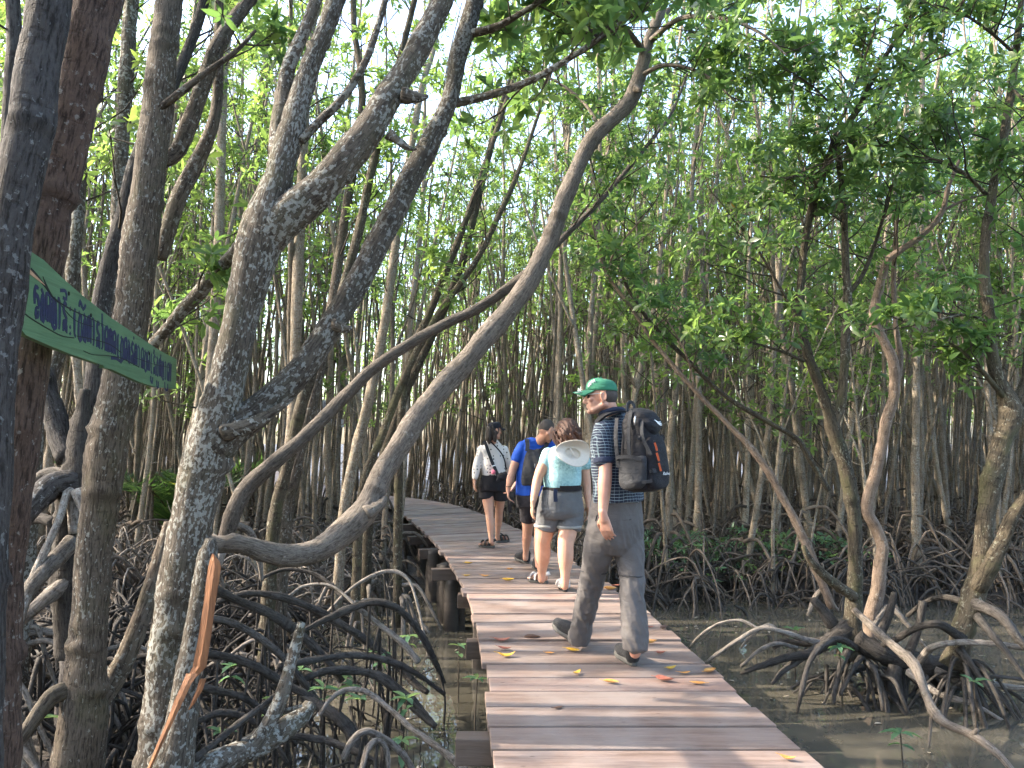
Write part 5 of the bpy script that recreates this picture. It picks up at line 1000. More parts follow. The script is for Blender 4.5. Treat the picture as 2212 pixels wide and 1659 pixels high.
def grid_obj(name, fn, nu, nv, thick, mt, parent, closed=False):
    """sheet from fn(s, t) given real thickness"""
    bm = bmesh.new(); vs_ = [[bm.verts.new(fn(i / (nu - 1), j / (nv - (0 if closed else 1)))) for j in range(nv)] for i in range(nu)]
    for i in range(nu - 1):
        for j in range(nv if closed else nv - 1): bm.faces.new((vs_[i][j], vs_[i][(j + 1) % nv], vs_[i + 1][(j + 1) % nv], vs_[i + 1][j]))
    bmesh.ops.remove_doubles(bm, verts=bm.verts, dist=1e-5); bmesh.ops.recalc_face_normals(bm, faces=bm.faces); bmesh.ops.solidify(bm, geom=bm.faces[:], thickness=thick)
    bmesh.ops.recalc_face_normals(bm, faces=bm.faces); me = bpy.data.meshes.new(name); bm.to_mesh(me); bm.free()
    for p in me.polygons: p.use_smooth = True
    return put(name, me, mt, parent)
def cap(parent, hc, F, mt, k=1., brim=.085, drop=.0, name='cap'):
    f, s, u = F; e = empty(name); e.parent = parent; e.location = np.array(hc) - root_loc(parent)
    def at(a, b, c): return hc + (f * a + s * b + u * c) * k
    def crown(t, p):
        a = p * 2 * np.pi; h = t; rr = math.cos(min(1., h) * math.pi / 2) ** .62; back = .5 - .5 * math.cos(a); z0 = .048 - .012 * back
        return at(-.006 + (.106 + .003 * math.cos(a)) * math.cos(a) * rr, .084 * math.sin(a) * rr, z0 + .082 * math.sin(h * math.pi / 2) ** .9)
    grid_obj('crown', crown, 14, 40, .003 * k, mt, e, True)
    def visor(t, p):
        a = (p - .5) * 2.35; r = 1 + 0 * t; x = .100 * math.cos(a); y = .084 * math.sin(a); out = brim * t * max(0, math.cos(a * .66)) ** .55
        return at(x + out - .004, y * (1 - .06 * t), .0465 - .022 * t * (.55 + drop) - .030 * (abs(p - .5) * 2) ** 2 * (.25 + .75 * t) + .006 * math.cos(a))
    grid_obj('visor', visor, 8, 24, .004 * k, mt, e)
    bt = MB(); ell(bt, at(-.006, 0, .131), (.006, .006, .004), n=8); put('button', bt.mesh('button'), mt, e); return e, at
def strap_obj(name, pts, wd, th, nrm, mt, parent, step=.015):
    """flat webbing along pts, its broad face towards nrm (one vector or one per point)"""
    p = np.asarray(pts, float); n_ = np.broadcast_to(np.asarray(nrm, float), p.shape); q = spline(np.hstack([p, n_]), step); c = q[:, :3]; t = unit(np.gradient(c, axis=0)); n_ = unit(q[:, 3:6] - t * (q[:, 3:6] * t).sum(1)[:, None]); b_ = np.cross(t, n_); V = []
    for a, x, y in zip(c, n_, b_): V += [a + y * wd / 2, a + y * wd / 2 + x * th, a - y * wd / 2 + x * th, a - y * wd / 2]
    m = len(c); F = [(4 * i + j, 4 * i + (j + 1) % 4, 4 * i + 4 + (j + 1) % 4, 4 * i + 4 + j) for i in range(m - 1) for j in range(4)] + [(3, 2, 1, 0), tuple(4 * m - 4 + j for j in range(4))]
    mb = MB(); mb.add(V, F); return put(name, mb.mesh(name, False), mt, parent)
from mathutils.bvhtree import BVHTree
def drape(o, targets, d, off=.0015, back=.25):
    """lay a thin printed or taped piece onto the surfaces below it, along d"""
    dv = Vector(unit(np.asarray(d, float))); vv, ff, k = [], [], 0
    for t in targets:
        w_ = Vector(root_loc(t)); vv += [v.co + w_ for v in t.data.vertices]; ff += [[i + k for i in p.vertices] for p in t.data.polygons]; k = len(vv)
    tree = BVHTree.FromPolygons(vv, ff); w_ = Vector(root_loc(o)); hits = []
    for v in o.data.vertices:
        p = v.co + w_; hit = tree.ray_cast(p - dv * back, dv, back * 2); hits.append(hit[0])
    ok = [h for h in hits if h is not None]
    if not ok: return o
    ref = sum((v.co.dot(dv) for v in o.data.vertices)) / len(hits)
    for v, h in zip(o.data.vertices, hits):
        if h is not None: v.co = (h - w_) - dv * off + dv * min(0., (v.co.dot(dv) - ref)) * .6
    return o
def heading(deg): a = math.radians(deg); return np.array([-math.sin(a), math.cos(a), 0.]), np.array([math.cos(a), math.sin(a), 0.])   # forward, right
UP = np.array([0, 0, 1.])

# ---- the man with the backpack
h, s = heading(36); per = tag(empty('person', G(1315, 1415)), 'person in green cap, checked navy shirt and grey trousers striding with a large backpack', 'person')
B = MB(); hc = P(1299, 858, 5.06); F = head_frame((-.985, .17), -.03); face(B, hc, F, 1.0)
limb(B, [[*(hc - F[0] * .035 - UP * .05), .060], [*P(1318, 893, 5.08), .060], [*P(1324, 915, 5.08), .066]])
tors = [(1330, 1150, 5.12, .165, .115), (1330, 1062, 5.1, .150, .105), (1330, 965, 5.08, .160, .100), (1328, 926, 5.08, .135, .07), (1324, 904, 5.08, .07, .06)]
etube(B, [[*P(u, v, d), a, b_] for u, v, d, a, b_ in tors], s)
aL = [J(1304, 932, 4.97, .044), J(1306, 975, 4.93, .046), J(1308, 1018, 4.9, .042), J(1306, 1045, 4.89, .044), J(1304, 1080, 4.87, .036), J(1302, 1106, 4.86, .029)]; limb(B, aL)
aR = [J(1366, 920, 5.24, .052), J(1374, 1010, 5.36, .042), J(1352, 1085, 5.52, .029)]; limb(B, aR)
hand(B, P(1303, 1112, 4.855), P(1309, 1140, 4.87) - P(1302, 1108, 4.86), s * .85 + h * .35, 1.05, .55, -1, .0078)
hand(B, P(1351, 1088, 5.53), -UP * .9 + h * .3, -s, 1.0, .6, 1)
lg = [[J(1306, 1140, 5.06, .085), J(1284, 1238, 5.2, .058), J(1266, 1300, 5.3, .052), J(1251, 1378, 5.40, .036)], [J(1350, 1140, 5.16, .085), J(1362, 1245, 5.06, .058), J(1368, 1320, 5.0, .052), J(1372, 1410, 4.95, .036)]]
for L in lg: limb(B, L)
o = fuse('body', B, .0055, 3, None, M['skin_a'], per); n = len(o.data.vertices); co = np.empty(n * 3, 'f'); o.data.vertices.foreach_get('co', co); co = co.reshape(-1, 3) + np.array(per.location) - hc
fa, fu = co @ F[0], co @ F[2]; st_ = np.clip((-.018 - fu + .35 * (fa - .02)) / .03, 0, 1) * np.clip((.125 + fu) / .03, 0, 1) * np.clip((fa + .02) / .03, 0, 1) * .5; at_ = o.data.attributes.new('stub', 'FLOAT', 'POINT'); at_.data.foreach_set('value', st_.astype('f'))
# hair below the cap, sunglasses, cap
mb = MB(); ax = np.array(F)
def hat_(a, b, c): return hc + F[0] * a + F[1] * b + F[2] * c
ell(mb, hat_(-.034, 0, .012), (.075, .0775, .078), ax); fuse('hair', mb, .006, 2, None, M['hair_short'], per)
gl = tag(empty('sunglasses', hc)); gl.parent = per; gl.location = hc - np.array(per.location)
for b in (-1, 1):
    mb = MB(); ell(mb, hat_(.084, b * .036, .010), (.010, .029, .019), ax, 12); put('lens', mb.mesh('lens'), M['glass'], gl)
    mb = MB(); tube(mb, [[*hat_(.082, b * .064, .018), .0028], [*hat_(.04, b * .078, .019), .0025], [*hat_(-.022, b * .086, .020), .0028]], ns=6, step=.02, rough=0); put('temple', mb.mesh('temple'), M['steel'], gl)
mb = MB(); tube(mb, [[*hat_(.096, -.012, .016), .003], [*hat_(.1, 0, .019), .003], [*hat_(.096, .012, .016), .003]], ns=6, step=.01, rough=0); put('bridge', mb.mesh('bridge'), M['glass'], gl)
ce, cat_ = cap(per, hc, F, M['cap_green'], 1.0, .092)
for k, (a0, z0, a1, z1) in enumerate(((.078, .066, .066, .098), (.070, .070, .058, .100), (.064, .098, .052, .072), (.052, .108, .040, .088), (.040, .112, .030, .094))):
    yy = -.052 - .004 * k
    mb = MB(); tube(mb, [[*(cat_(a0, yy + .012 * (z0 - .07) * 20 * 0, z0)), .0042], [*cat_((a0 + a1) / 2 + .002, yy - .004, (z0 + z1) / 2), .0042], [*cat_(a1, yy + .008, z1), .0042]], ns=6, step=.008, rough=0); put('print', mb.mesh('print'), M['white_paint'], ce)
strap_obj('print', [cat_(.12, -.052, .036), cat_(.145, -.045, .034), cat_(.165, -.03, .031)], .022, .002, UP, M['white_paint'], ce)
# shirt
T = MB(); etube(T, [[*P(u, v, d), a, b_] for u, v, d, a, b_ in [(1336, 1084, 5.1, .186, .134), (1334, 1040, 5.1, .182, .128), (1331, 965, 5.08, .190, .126), (1329, 925, 5.08, .168, .100), (1326, 903, 5.08, .095, .078), (1324, 897, 5.08, .080, .070)]], s)
limb(T, [J(1306, 928, 5.0, .070), J(1303, 932, 4.97, .070), J(1302, 957, 4.945, .070), J(1304, 992, 4.925, .064)]); limb(T, [J(1362, 918, 5.22, .066), J(1370, 990, 5.32, .062)]); fuse('shirt', T, .0075, 5, folds(.0035, 10, 40, 1), M['check'], per)
mb = MB(); q = spline(np.array([J(1304, 989, 4.925, .068), J(1304.5, 1000, 4.921, .069)]), .01); tube(mb, q, ns=20, step=.008, rough=0); put('sleeve_band', mb.mesh('sleeve_band'), M['navy'], per)
mb = MB(); cc = P(1322, 893, 5.08); ringp = [[*(cc + s * .082 * math.cos(a) + h * .070 * math.sin(a) + UP * (.006 - .020 * math.sin(a))), .016] for a in np.linspace(0, 2 * np.pi, 24)]; tube(mb, ringp, ns=8, step=.015, rough=0); V_ = MB(); put('collar', mb.mesh('collar'), M['navy'], per)
# trousers
T = MB(); etube(T, [[*P(u, v, d), a, b_] for u, v, d, a, b_ in [(1332, 1064, 5.1, .165, .125), (1330, 1100, 5.12, .188, .142), (1330, 1145, 5.12, .198, .152), (1329, 1175, 5.11, .185, .135), (1328, 1200, 5.1, .11, .09)]], s)
limb(T, [J(1303, 1140, 5.06, .108), J(1292, 1190, 5.12, .102), J(1282, 1238, 5.2, .083), J(1268, 1300, 5.29, .077), J(1256, 1352, 5.37, .074), J(1252, 1374, 5.40, .078), J(1251, 1388, 5.41, .076)], flat=True)
limb(T, [J(1353, 1145, 5.16, .112), J(1360, 1200, 5.1, .100), J(1364, 1245, 5.06, .086), J(1368, 1310, 5.0, .083), J(1371, 1375, 4.955, .086), J(1372, 1404, 4.945, .084)], flat=True)
fuse('trousers', T, .008, 8, crumple(.011, 3), M['trouser'], per)
mb = MB()
for L_ in ((1361, 1240, 5.06, .0905), (1284, 1234, 5.195, .0885)):
    c = P(*L_[:3]); tube(mb, [[*(c + np.array([L_[3] * math.cos(a), L_[3] * math.sin(a), .006 * math.sin(a * 2)])), .0035] for a in np.linspace(0, 2 * np.pi, 30)], ns=6, step=.015, rough=0); put('leg_zip', mb.mesh('leg_zip'), M['pack_grey'], per); mb = MB()
strap_obj('pocket_flap', [P(1290, 1112, 4.99), P(1283, 1142, 5.0), P(1279, 1172, 5.04)], .006, .004, -h - s, M['black_cloth'], per); strap_obj('back_pocket', [P(1342, 1126, 4.98), P(1352, 1126, 4.985), P(1363, 1121, 5.0)], .006, .004, -h, M['pack_grey'], per)
shoe(per, G(1252, 1396) + np.array([.01, .0, .0]), h + np.array([-.1, 0, 0]), L=.30, W=.05, colu=M['shoe'], cols=M['sole'], pitch=.30); shoe(per, G(1372, 1440), heading(14)[0], L=.30, W=.052, colu=M['shoe'], cols=M['sole'])

# backpack
pk = tag(empty('backpack', P(1385, 1060, 4.86)), 'large black hiking backpack with orange tape on the man in the green cap', 'backpack')
pc = P(1386, 975, 4.86); hp, sp2 = heading(40); lean = unit(UP + hp * .10)
def pkt(a, b, c): return pc + sp2 * a + hp * b + lean * c          # right, forward, up
T = MB(); etube(T, [[*pkt(0, 0, z), wx, wy] for z, wx, wy in ((-.255, .065, .06), (-.235, .105, .095), (-.15, .124, .115), (0, .120, .112), (.12, .110, .10), (.19, .10, .09), (.225, .072, .065))], sp2, power=2.9); PB = fuse('main_bag', T, .008, 8, folds(.004, 9, 30, 6), M['pack'], pk)
T = MB(); ell(T, pkt(.01, -.01, .215), (.106, .105, .062), np.array([sp2, hp, lean])); ell(T, pkt(.02, -.08, .17), (.085, .055, .07), np.array([sp2, hp, lean])); PL = fuse('lid', T, .008, 5, folds(.004, 11, 36, 8), M['pack'], pk)
T = MB(); etube(T, [[*pkt(.01, -.095, z), wx, wy] for z, wx, wy in ((-.235, .06, .03), (-.2, .09, .045), (-.1, .094, .052), (.03, .086, .045), (.10, .06, .03))], sp2, power=2.7); PF = fuse('front_pocket', T, .008, 6, folds(.003, 9, 30, 7), M['pack'], pk)
T = MB(); etube(T, [[*pkt(-.105, -.005, z), wx, wy] for z, wx, wy in ((-.235, .02, .06), (-.2, .045, .095), (-.1, .050, .105), (-.04, .048, .105))], sp2, power=2.5); PS_ = fuse('side_pocket', T, .008, 4, folds(.007, 22, 20, 9), M['pack_grey'], pk)
strap_obj('pocket_hem', [pkt(-.11, .115, -.075), pkt(-.162, .06, -.04), pkt(-.167, -.04, -.03), pkt(-.138, -.11, -.045)], .022, .004, -sp2, M['pack_grey'], pk)
for nm, pts, wd in (('side_strap', [pkt(-.108, .085, .21), pkt(-.14, .08, .08), pkt(-.148, .07, -.10)], .026), ('side_strap', [pkt(-.085, -.02, .255), pkt(-.123, -.02, .15), pkt(-.142, -.02, -.03)], .022), ('side_strap', [pkt(-.07, -.085, .19), pkt(-.10, -.105, .09), pkt(-.08, -.14, -.02)], .022)):
    strap_obj(nm, pts, wd, .006, -sp2 - hp * .3, M['pack_grey'], pk)
strap_obj('haul_loop', [pkt(-.03, .06, .245), pkt(-.03, .055, .30), pkt(.0, .05, .315), pkt(.03, .055, .295), pkt(.03, .06, .24)], .022, .005, hp, M['pack_grey'], pk)
for k in range(3): strap_obj('orange_tape', [pkt(-.048 + .010 * k, -.148 - .001 * k, .055 - .062 * k), pkt(-.042 + .010 * k, -.152, .028 - .062 * k), pkt(-.038 + .010 * k, -.153, .005 - .062 * k)], .011, .006, -hp - sp2 * .4, M['orange'], pk)
for k in range(4):
    mb = MB(); ell(mb, pkt(-.050 + .010 * k, -.15, .065 - .062 * k), (.010, .006, .005), np.array([sp2, hp, lean]), 8); put('loop', mb.mesh('loop'), M['black_rubber'], pk)
def block(name, c, sz, ax, mt, parent, bev=.003):
    bm = bmesh.new(); bmesh.ops.create_cube(bm, size=1.); R = np.array(ax)
    for v_ in bm.verts: p = np.array(v_.co) * np.array(sz); v_.co = Vector(np.array(c) + p @ R)
    bmesh.ops.bevel(bm, geom=bm.edges[:], offset=bev, segments=2, affect='EDGES'); me = bpy.data.meshes.new(name); bm.to_mesh(me); bm.free(); return put(name, me, mt, parent)
AXP = np.array([sp2, hp, lean])
for a, b, c in ((-.065, -.138, -.115), (-.100, -.09, .085)): bk = block('buckle', pkt(a, b, c), (.035, .014, .026), AXP, M['pack_grey'], pk); block('prong', pkt(a - .026, b + .004, c - .004), (.018, .008, .018), AXP, M['black_rubber'], bk)
mb = MB(); tube(mb, [[*pkt(-.100, -.06, .22), .005], [*pkt(-.111, -.06, .19), .005], [*pkt(-.113, -.058, .165), .005]], ns=8, step=.02, rough=0); put('hook', mb.mesh('hook'), M['steel'], pk)
strap_obj('compression_strap', [pkt(-.14, -.03, -.19), pkt(-.12, -.095, -.185), pkt(-.085, -.135, -.175)], .02, .005, -sp2 - hp, M['pack_grey'], pk); strap_obj('side_loop', [pkt(.10, -.08, .10), pkt(.142, -.07, .085), pkt(.125, -.05, .05)], .02, .005, -hp, M['black_cloth'], pk)
def text_on(body, size, c, xdir, ydir, mt, parent, name='lettering', shear=.0):
    cu = bpy.data.curves.new(name, 'FONT'); cu.body = body; cu.size = size; cu.extrude = .0008; cu.shear = shear; cu.align_x = 'CENTER'; cu.align_y = 'CENTER'; o = bpy.data.objects.new(name, cu); link(o)
    x = unit(np.asarray(xdir, float)); y = unit(np.asarray(ydir, float) - x * np.dot(x, ydir)); z = np.cross(x, y); dg = bpy.context.evaluated_depsgraph_get(); me = bpy.data.meshes.new_from_object(o.evaluated_get(dg)); bpy.data.objects.remove(o); bpy.data.curves.remove(cu)
    me.transform(Matrix(((x[0], y[0], z[0], c[0]), (x[1], y[1], z[1], c[1]), (x[2], y[2], z[2], c[2]), (0, 0, 0, 1)))); return put(name, me, mt, parent)
drape(text_on('Railway', .028, pkt(.055, -.2, -.135), sp2, lean, M['white_paint'], pk, 'lettering', .25), [PB, PF, PL], hp)
for k, (x0, x1, z) in enumerate(((.0, .06, .185), (.01, .07, .176), (.02, .08, .167))): drape(strap_obj('emblem', [pkt(x0, -.150, z + .012), pkt((x0 + x1) / 2, -.153, z - .001), pkt(x1, -.147, z)], .006, .001, -hp, M['white_paint'], pk, .006), [PB, PF, PL], hp)
for sg, uv in ((-1, [(1352, 895, 5.0), (1330, 897, 4.97), (1306, 904, 4.97), (1290, 920, 5.0), (1283, 945, 5.06), (1286, 985, 5.1)]), (1, [(1372, 893, 5.12), (1362, 892, 5.22), (1355, 905, 5.3)])):
    strap_obj('shoulder_strap', [P(*q) + UP * .012 for q in uv], .062, .014, [unit(UP * .9 - s * .3), UP, unit(UP - s * .6), unit(h * .2 - s + UP * .6), unit(h - s), unit(h - s * .6)][:len(uv)], M['pack'], pk)

# ---- the woman in the aqua top
h, s = heading(14); per = tag(empty('person', G(1200, 1268)), 'person with curly brown hair in aqua top, grey shorts and white sandals', 'person')
B = MB(); hc = P(1226, 936, 7.25); F = head_frame((.10, 1.), -.25); face(B, hc, F, .98)
limb(B, [[*(hc - UP * .06), .056], [*P(1222, 972, 7.3), .058]])
etube(B, [[*P(u, v, d), a, b_] for u, v, d, a, b_ in [(1212, 1105, 7.35, .185, .15), (1215, 1052, 7.35, .165, .13), (1218, 1005, 7.35, .155, .115), (1220, 979, 7.33, .13, .075), (1222, 968, 7.32, .07, .06)]], s)
aL = [J(1186, 985, 7.32, .050), J(1172, 1010, 7.3, .056), J(1162, 1034, 7.28, .046), J(1157, 1058, 7.25, .042), J(1152, 1082, 7.22, .030)]; limb(B, aL); hand(B, P(1151.5, 1086, 7.21), -UP * .95 - s * .08 + h * .1, s, .92, .45, -1)
limb(B, [J(1258, 982, 7.42, .055), J(1266, 1036, 7.42, .046), J(1271, 1086, 7.36, .030)]); hand(B, P(1271, 1090, 7.355), -UP, -s, .92, .45, 1)
fB = MB()
limb(B, [J(1186, 1105, 7.36, .100), J(1177, 1150, 7.4, .087), J(1173, 1172, 7.42, .075), J(1173, 1200, 7.45, .072), J(1171, 1232, 7.5, .045), J(1170, 1252, 7.5, .036)]); limb(B, [J(1234, 1105, 7.36, .100), J(1226, 1150, 7.3, .088), J(1222, 1176, 7.26, .076), J(1222, 1206, 7.24, .073), J(1221, 1240, 7.22, .046), J(1220, 1266, 7.2, .036)])
f1, f2 = heading(52)[0], heading(6)[0]
shoe(per, G(1186, 1262) + np.array([-.01, 0, 0]), f1, L=.245, W=.044, colu=M['white_sandal'], cols=M['sole'], name='sandal', pitch=.0, sandal=True, foot_mb=B); shoe(per, G(1222, 1280), f2, L=.245, W=.044, colu=M['white_sandal'], cols=M['black_rubber'], name='sandal', sandal=True, foot_mb=B)
fuse('body', B, .0065, 3, None, M['skin_b'], per)
T = MB(); etube(T, [[*P(u, v, d), a, b_] for u, v, d, a, b_ in [(1214, 1060, 7.35, .172, .138), (1215, 1035, 7.35, .182, .142), (1217, 1005, 7.35, .178, .138), (1219, 985, 7.34, .176, .112), (1221, 970, 7.32, .13, .085), (1222, 964, 7.32, .085, .072)]], s)
limb(T, [J(1184, 981, 7.33, .064), J(1177, 1002, 7.31, .066)]); limb(T, [J(1258, 981, 7.42, .064), J(1262, 1004, 7.42, .066)]); fuse('top', T, .0075, 5, folds(.0035, 8, 34, 12), M['aqua'], per)
T = MB(); etube(T, [[*P(u, v, d), a, b_] for u, v, d, a, b_ in [(1214, 1054, 7.35, .178, .14), (1212, 1080, 7.35, .208, .168), (1211, 1104, 7.35, .218, .172), (1210, 1120, 7.35, .19, .13)]], s)
limb(T, [J(1187, 1100, 7.36, .124), J(1185, 1120, 7.37, .118), J(1180, 1141, 7.385, .119)], flat=True); limb(T, [J(1234, 1102, 7.36, .124), J(1233, 1122, 7.345, .118), J(1228.5, 1143, 7.32, .120)], flat=True); fuse('shorts', T, .008, 6, folds(.004, 9, 40, 13), M['grey_short'], per)
for u, v, d, r in ((1180.5, 1138, 7.385, .121), (1229, 1140, 7.325, .122)):
    mb = MB(); c = P(u, v, d); tube(mb, [[*c, r], [*(c + UP * .022), r * 1.012]], ns=28, step=.011, rough=0); put('turned_hem', mb.mesh('turned_hem'), M['cuff'], per)
wc = P(1214.5, 1054, 7.35); strap_obj('belt', [wc + s * .188 * math.cos(a) + h * .152 * math.sin(a) + UP * (-.004) for a in np.linspace(0, 2 * np.pi, 30)], .030, .006, [s * math.cos(a) + h * math.sin(a) for a in np.linspace(0, 2 * np.pi, 30)], M['black_cloth'], per)
strap_obj('belt_pad', [wc + s * .190 * math.cos(a) + h * .156 * math.sin(a) + UP * .004 for a in np.linspace(-1.95, -.75, 10)], .050, .010, [s * math.cos(a) + h * math.sin(a) for a in np.linspace(-1.95, -.75, 10)], M['black_cloth'], per)
strap_obj('belt_end', [P(1200, 1056, 7.17), P(1199.5, 1068, 7.155), P(1200, 1084, 7.15)], .038, .004, -h, M['navy'], per)
gh = np.random.default_rng(3); H_ = MB(); f, s3, u = F
ell(H_, hc + np.array([0, -.02, .02]), (.112, .115, .125)); ell(H_, hc + np.array([0, -.04, -.03]), (.118, .09, .085))
for k in range(170):
    a = gh.uniform(0, 6.28); b_ = gh.uniform(-1, 1); c = hc + np.array([.118 * math.cos(a) * math.sqrt(1 - b_ * b_ * .6), -.03 + .112 * math.sin(a) * math.sqrt(1 - b_ * b_ * .6), -.005 + .085 * b_])
    if c[1] > hc[1] + .07 and c[2] < hc[2] + .05: continue
    ph = gh.uniform(0, 6.28); tube(H_, [[*(c + np.array([.018 * math.cos(ph + i * .95), .018 * math.sin(ph + i * .95), -.020 * i])), .010 * (1 - .1 * i)] for i in range(5)], ns=7, step=.012, rough=0)
fuse('hair', H_, .005, 1, folds(.004, 60, 70, 5), M['hair_brown'], per)
# sun hat hanging on her back
hatc = P(1236, 981, 7.06); hx = unit(s + UP * -.10); hz = unit(-h * .86 + UP * .50); hy = np.cross(hz, hx)
hat = tag(empty('sun_hat', hatc), 'wide-brimmed cream sun hat hanging on the back of the aqua-topped walker', 'hat')
def brim_(t, p):
    a = p * 2 * np.pi; r = .075 + .092 * t; top = max(0, math.sin(a)); return hatc + hx * r * 1.0 * math.cos(a) + hy * r * (.80 - .35 * top * t) * math.sin(a) + hz * (.012 + .02 * math.sin(2 * a) * t + .12 * top ** 1.3 * t * t)
def crown_(t, p):
    a = p * 2 * np.pi; r = .078 * (1 - t ** 3) ** .4 + .0005; return hatc + hx * r * math.cos(a) + hy * r * .8 * math.sin(a) + hz * (.012 - .045 * t)
grid_obj('brim', brim_, 10, 48, .004, M['straw'], hat, True); grid_obj('hat_crown', crown_, 10, 32, .004, M['straw'], hat, True); strap_obj('hat_tie', [hatc - hx * .02 + hy * .05 + hz * .02, hatc - hx * .01 + hy * .01 + hz * .03, hatc + hx * .01 - hy * .02 + hz * .026], .012, .003, hz, M['straw'], hat)

# ---- the man in blue
h, s = heading(-8); per = tag(empty('person', G(1150, 1222)), 'person with short hair in royal blue shirt and dark shorts, head bowed', 'person')
B = MB(); hc = P(1182, 930, 8.55); F = head_frame((.75, .66), -.55); face(B, hc, F, 1.0)
limb(B, [[*(hc - F[0] * .02 - UP * .05), .058], [*P(1163, 956, 8.65), .064]])
etube(B, [[*P(u, v, d), a, b_] for u, v, d, a, b_ in [(1148, 1080, 8.7, .165, .115), (1150, 1040, 8.7, .155, .105), (1155, 985, 8.7, .155, .1), (1158, 964, 8.68, .13, .07), (1161, 954, 8.66, .07, .06)]], s)
limb(B, [J(1130, 970, 8.68, .046), J(1114, 998, 8.66, .050), J(1106, 1022, 8.64, .043), J(1102, 1036, 8.62, .043), J(1098.5, 1052, 8.6, .030)]); hand(B, P(1097.5, 1055, 8.6), -UP * .95 + s * .06, s, 1.0, .7, -1)
limb(B, [J(1188, 970, 8.75, .046), J(1168, 1015, 8.98, .043), J(1116, 1046, 8.80, .030)]); hand(B, P(1113, 1048, 8.79), -UP * .7 - s * .5, -s * .6 + UP * -.2, .95, .7, 1)
limb(B, [J(1138, 1085, 8.7, .09), J(1140, 1130, 8.78, .066), J(1139, 1152, 8.83, .056), J(1138, 1165, 8.86, .055), J(1136, 1190, 8.93, .036), J(1135, 1206, 8.95, .034)]); limb(B, [J(1168, 1085, 8.7, .09), J(1166, 1145, 8.6, .062), J(1164, 1180, 8.5, .054), J(1163, 1222, 8.4, .035)])
fuse('body', B, .0065, 3, None, M['skin_c'], per)
H_ = MB(); ell(H_, hc - F[0] * .022 + F[2] * .028, (.092, .0805, .093), np.array(F)); fuse('hair', H_, .007, 1, None, M['hair_short'], per)
T = MB(); etube(T, [[*P(u, v, d), a, b_] for u, v, d, a, b_ in [(1148, 1070, 8.7, .180, .135), (1149, 1035, 8.7, .176, .128), (1154, 985, 8.7, .185, .130), (1157, 963, 8.68, .168, .1), (1160, 952, 8.66, .1, .078), (1161, 948, 8.66, .08, .07)]], s)
limb(T, [J(1128, 965, 8.68, .070), J(1121, 982, 8.67, .070), J(1117, 991, 8.665, .066)]); limb(T, [J(1189, 965, 8.75, .068), J(1185, 990, 8.85, .066)]); fuse('shirt', T, .0075, 5, folds(.004, 9, 30, 21), M['blue'], per)
T = MB(); etube(T, [[*P(u, v, d), a, b_] for u, v, d, a, b_ in [(1149, 1056, 8.7, .165, .12), (1149, 1080, 8.7, .182, .138), (1150, 1094, 8.7, .180, .13)]], s); limb(T, [J(1139, 1085, 8.7, .098), J(1139.5, 1105, 8.74, .092), J(1140, 1126, 8.77, .086)], flat=True); limb(T, [J(1167, 1085, 8.7, .098), J(1166.5, 1105, 8.66, .092), J(1166, 1128, 8.63, .086)], flat=True); fuse('shorts', T, .008, 4, folds(.004, 9, 34, 22), M['dark_short'], per)
shoe(per, G(1141, 1218), heading(30)[0], L=.29, W=.047, colu=M['shoe'], cols=M['sole'], pitch=.05); shoe(per, G(1162, 1234), heading(5)[0], L=.29, W=.047, colu=M['shoe'], cols=M['sole'])
mb = MB(); c = P(1098.6, 1050, 8.6); tube(mb, [[*(c + np.array([.034 * math.cos(a), .034 * math.sin(a), .004 * math.sin(a)])), .004] for a in np.linspace(0, 2 * np.pi, 20)], ns=6, step=.01, rough=0); put('wristband', mb.mesh('wristband'), M['cord'], per)
dp = tag(empty('drawstring_backpack', P(1152, 1049, 8.5)), 'flat dark grey backpack on the back of the blue-shirted walker', 'backpack'); bc = P(1153, 1010, 8.5)
T = MB(); etube(T, [[*(bc + UP * z - h * (.01 if z < .1 else -.02)), wx, wy] for z, wx, wy in ((-.20, .08, .03), (-.19, .125, .05), (-.08, .132, .065), (.06, .112, .052), (.17, .085, .035), (.20, .07, .02))], s, power=2.7); fuse('bag', T, .0075, 5, folds(.006, 20, 14, 24), M['pack_grey'], dp)
strap_obj('shoulder_strap', [bc + UP * .18 - s * .07 - h * .02, P(1140, 962, 8.53), P(1138, 950, 8.6), P(1138, 953, 8.72)], .045, .010, [-h, -h, UP, UP], M['pack_grey'], dp); strap_obj('shoulder_strap', [bc + UP * .18 + s * .07 - h * .02, P(1177, 966, 8.53), P(1186, 952, 8.64), P(1186, 956, 8.74)], .045, .010, [-h, -h, UP, UP], M['pack_grey'], dp)
strap_obj('zip', [bc - h * .078 + UP * .045 + s * .02, bc - h * .079 + UP * .02 + s * .02, bc - h * .077 - UP * .0 + s * .02], .005, .003, -h, M['steel'], dp)
cm = tag(empty('held_camera', P(1104, 1080, 8.6)), 'small black camera with dangling strap held behind his back by the blue-shirted walker', 'camera')  # a camera held in the hand, with its strap
block('camera_body', P(1103, 1069, 8.6), (.09, .05, .065), np.array([s, h, UP]), M['black_rubber'], cm, .008); mb = MB(); cc = P(1105, 1079, 8.6); limb(mb, [[*cc, .028], [*(cc - UP * .04), .026]], ns=16); put('lens', mb.mesh('lens'), M['black_rubber'], cm); strap_obj('strap', [P(1098, 1072, 8.58), P(1099, 1090, 8.58), P(1101, 1106, 8.6), P(1104, 1092, 8.62), P(1106, 1076, 8.6)], .022, .003, -h, M['black_cloth'], cm)

